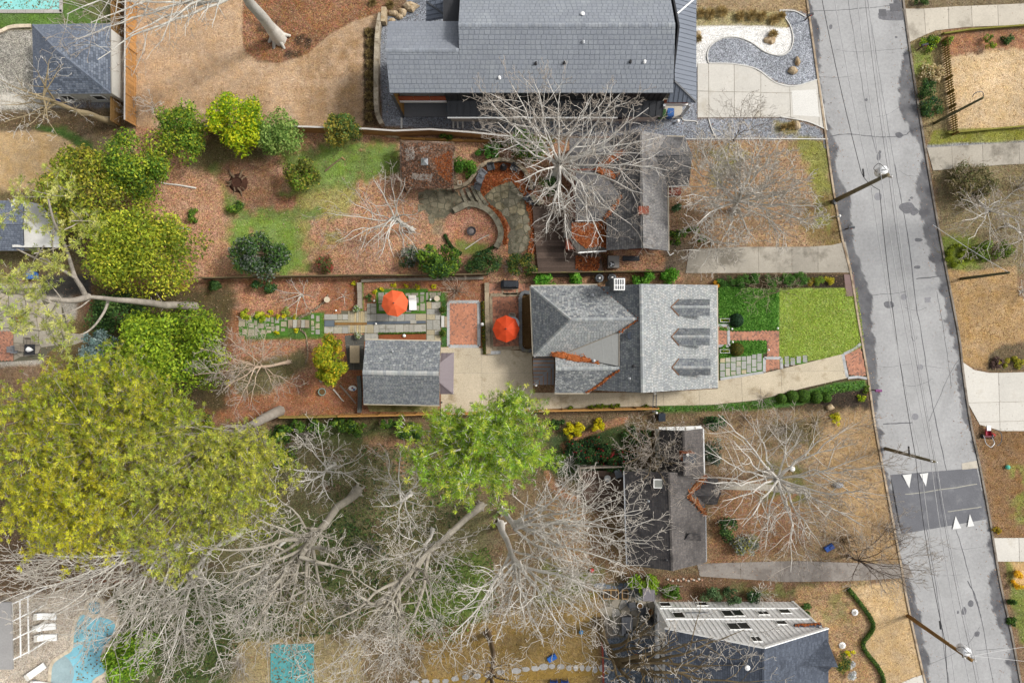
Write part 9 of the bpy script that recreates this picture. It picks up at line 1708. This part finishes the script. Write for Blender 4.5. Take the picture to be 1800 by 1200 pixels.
pot('white square-rimmed fire pot on the barbecue terrace', 1124, 1062, .3, WHITE, .4); pot('terracotta pot on the barbecue terrace', 1143, 1073, .24, TERRA, .35); chair('dark chair left of the white fire pot', 1111, 1061, .2, CHG, .65); chair('dark chair below the white fire pot', 1128, 1071, 1.9, CHG, .65); t = thing('grill', 'black barbecue near the white wall', 'barbecue', P(1138, 1086)); c_ = P(1138, 1086); part('body', MB().box(c_ + V3((0, 0, .45)), (.9, .55, .8), -.3), BLACK, t); part('hood', MB().lathe(c_ + V3((0, 0, .85)), [(.4, 0), (.36, .16), (.15, .26)], 12, 1, .65), BLACK, t)
for x, y, wd, hh, l in [(1101, 1095, 1.1, 1.7, 'grey L-shaped sofa on the barbecue terrace, long side'), (1111, 1111, 1.5, .8, 'grey L-shaped sofa on the barbecue terrace, short side')]:
 c_ = P(x, y); t = thing('outdoor_sofa', l, 'sofa', c_); part('base', MB().box(c_ + V3((0, 0, .22)), (wd, hh, .4)), CHG, t); part('cushion', MB().box(c_ + V3((0, 0, .46)), (wd * .92, hh * .92, .12)), CHP, t); part('backrest', MB().box(c_ + V3((-wd * .42 if wd < hh else 0, -hh * .42 if wd > hh else 0, .65)), (.16 if wd < hh else wd, hh if wd < hh else .16, .4)), CHP, t)
for x, y, rz, l, col in [(970, 1154, .6, 'blue plastic toy lying on the olive lawn', '2E6AC0'), (1021, 1109, 0, 'light blue ball under the bare tree', '5AA0D8'), (1040, 1001, 0, 'red ball in the leaf litter', 'C8282C'), (1118, 1151, 0, 'orange ball on the slate gravel', 'E86A24'), (1456, 961, 0, 'blue crate among the purplish thicket', '3A62B0'), (1769, 820, 0, 'small turquoise cap on the brown lawn', '5AC0A8')]:
 c_ = P(x, y); m = mat('toy_' + col, hx(col), .4, .03, 1, .03, 4)
 single('toy' if 'toy' in l else ('crate' if 'crate' in l else ('lid' if 'cap' in l else 'ball')), l, 'crate' if 'crate' in l else 'toy', MB().obox(c_ + V3((0, 0, .2)), (.38, .22, 0), (-.12, .2, 0), (0, 0, .16)).obox(c_ + V3((.15, .1, .42)), (.12, .08, 0), (-.06, .1, 0), (0, 0, .07)) if 'toy' in l or 'crate' in l else MB().lathe(c_, [(.08, .01), (.19, .08), (.22, .2), (.19, .32), (.08, .4)], 12), m, smooth='ball' in l)
for x, y, l in [(973, 1197, 'blue cushioned seat of the bottom lawn bench, left'), (992, 1197, 'blue cushioned seat of the bottom lawn bench, right')]: chair(l, x, y, -1.57, mat('blue_seat', hx('2A4A94'), .6), .6, 'blue seats at the bottom edge')
t = thing('garden_cart', 'red-and-white cart with a curved handle at the edge of the brown lawn', 'cart', P(1732, 763)); c_ = P(1732, 762); part('tray', MB().add([tuple(c_ + V3((x * s, y * s, z))) for z, s in ((.25, .8), (.5, 1)) for x, y in ((-.28, -.1), (.28, -.1), (.22, .62), (-.22, .62))], [(0, 1, 5, 4), (1, 2, 6, 5), (2, 3, 7, 6), (3, 0, 4, 7), (3, 2, 1, 0)]), mat('crimson_paint', hx('B03048'), .5), t); part('lining', MB().box(c_ + V3((0, .62, .5)), (.38, .5, .12)), WHITE, t); part('axle_bar', MB().box(c_ + V3((0, -.22, .35)), (1.0, .12, .1)), mat('maroon_bar', hx('7A3A48'), .5), t)
for a in (-1, 1): part('wheel', MB().tube([c_ + V3((a * .42, -.22, .24)), c_ + V3((a * .5, -.22, .24))], .24, 12), BLACK, t); part('handle', MB().tube([V3(v) for v in smooth_line([c_ + V3((a * .35, -.25, .4)), c_ + V3((a * .42, -.8, .7)), c_ + V3((a * .1, -1.15, .8)), c_ + V3((0, -1.17, .8))], 4)], .03, 6), STEEL, t)
t = thing('compost_holder', 'round wire compost holder with a dark lining beside the red cart', 'compost bin', P(1746, 766)); part('ring', MB().tube([P(1746, 768) + V3((.5 * math.cos(k * .3), .75 * math.sin(k * .3), .5)) for k in range(-5, 7)], .04, 6), DARKGREY, t); part('lining', MB().rock(P(1743, 764), .3, .25, .35, 7), mat('red_cloth', hx('A8403A'), .8), t)
single('tub', 'upturned grey tub under the big silver tree', 'tub', MB().lathe(P(1473, 852), [(.5, 0), (.48, .2), (.36, .35), (.2, .38)], 12, 1, .6), mat('grey_tub', hx('8A8A8E'), .5)); t = thing('lawn_ornament', 'round white ornament hanging in the silver tree shade', 'ornament', P(1391, 823)); part('globe', MB().lathe(P(1391, 823), [(.1, 0), (.26, .15), (.26, .3), (.1, .45)], 12), WHITE, t, smooth=True)
t = thing('marker_post', 'small white marker post on the leafy front yard', 'marker', P(1472, 325)); part('post', MB().lathe(P(1472, 381), [(.1, 0), (.09, .5), (.13, .52), (.02, .65)], 8), WHITE, t)
for x, y, l in [(1502, 1075, 'white-and-black garden ornament in the flower bed, upper'), (1480, 1133, 'white ring ornament in the flower bed, lower')]: single('garden_ornament', l, 'ornament', MB().lathe(P(x, y), [(.3, 0), (.34, .1), (.2, .2), (.1, .5)], 8), WHITE)
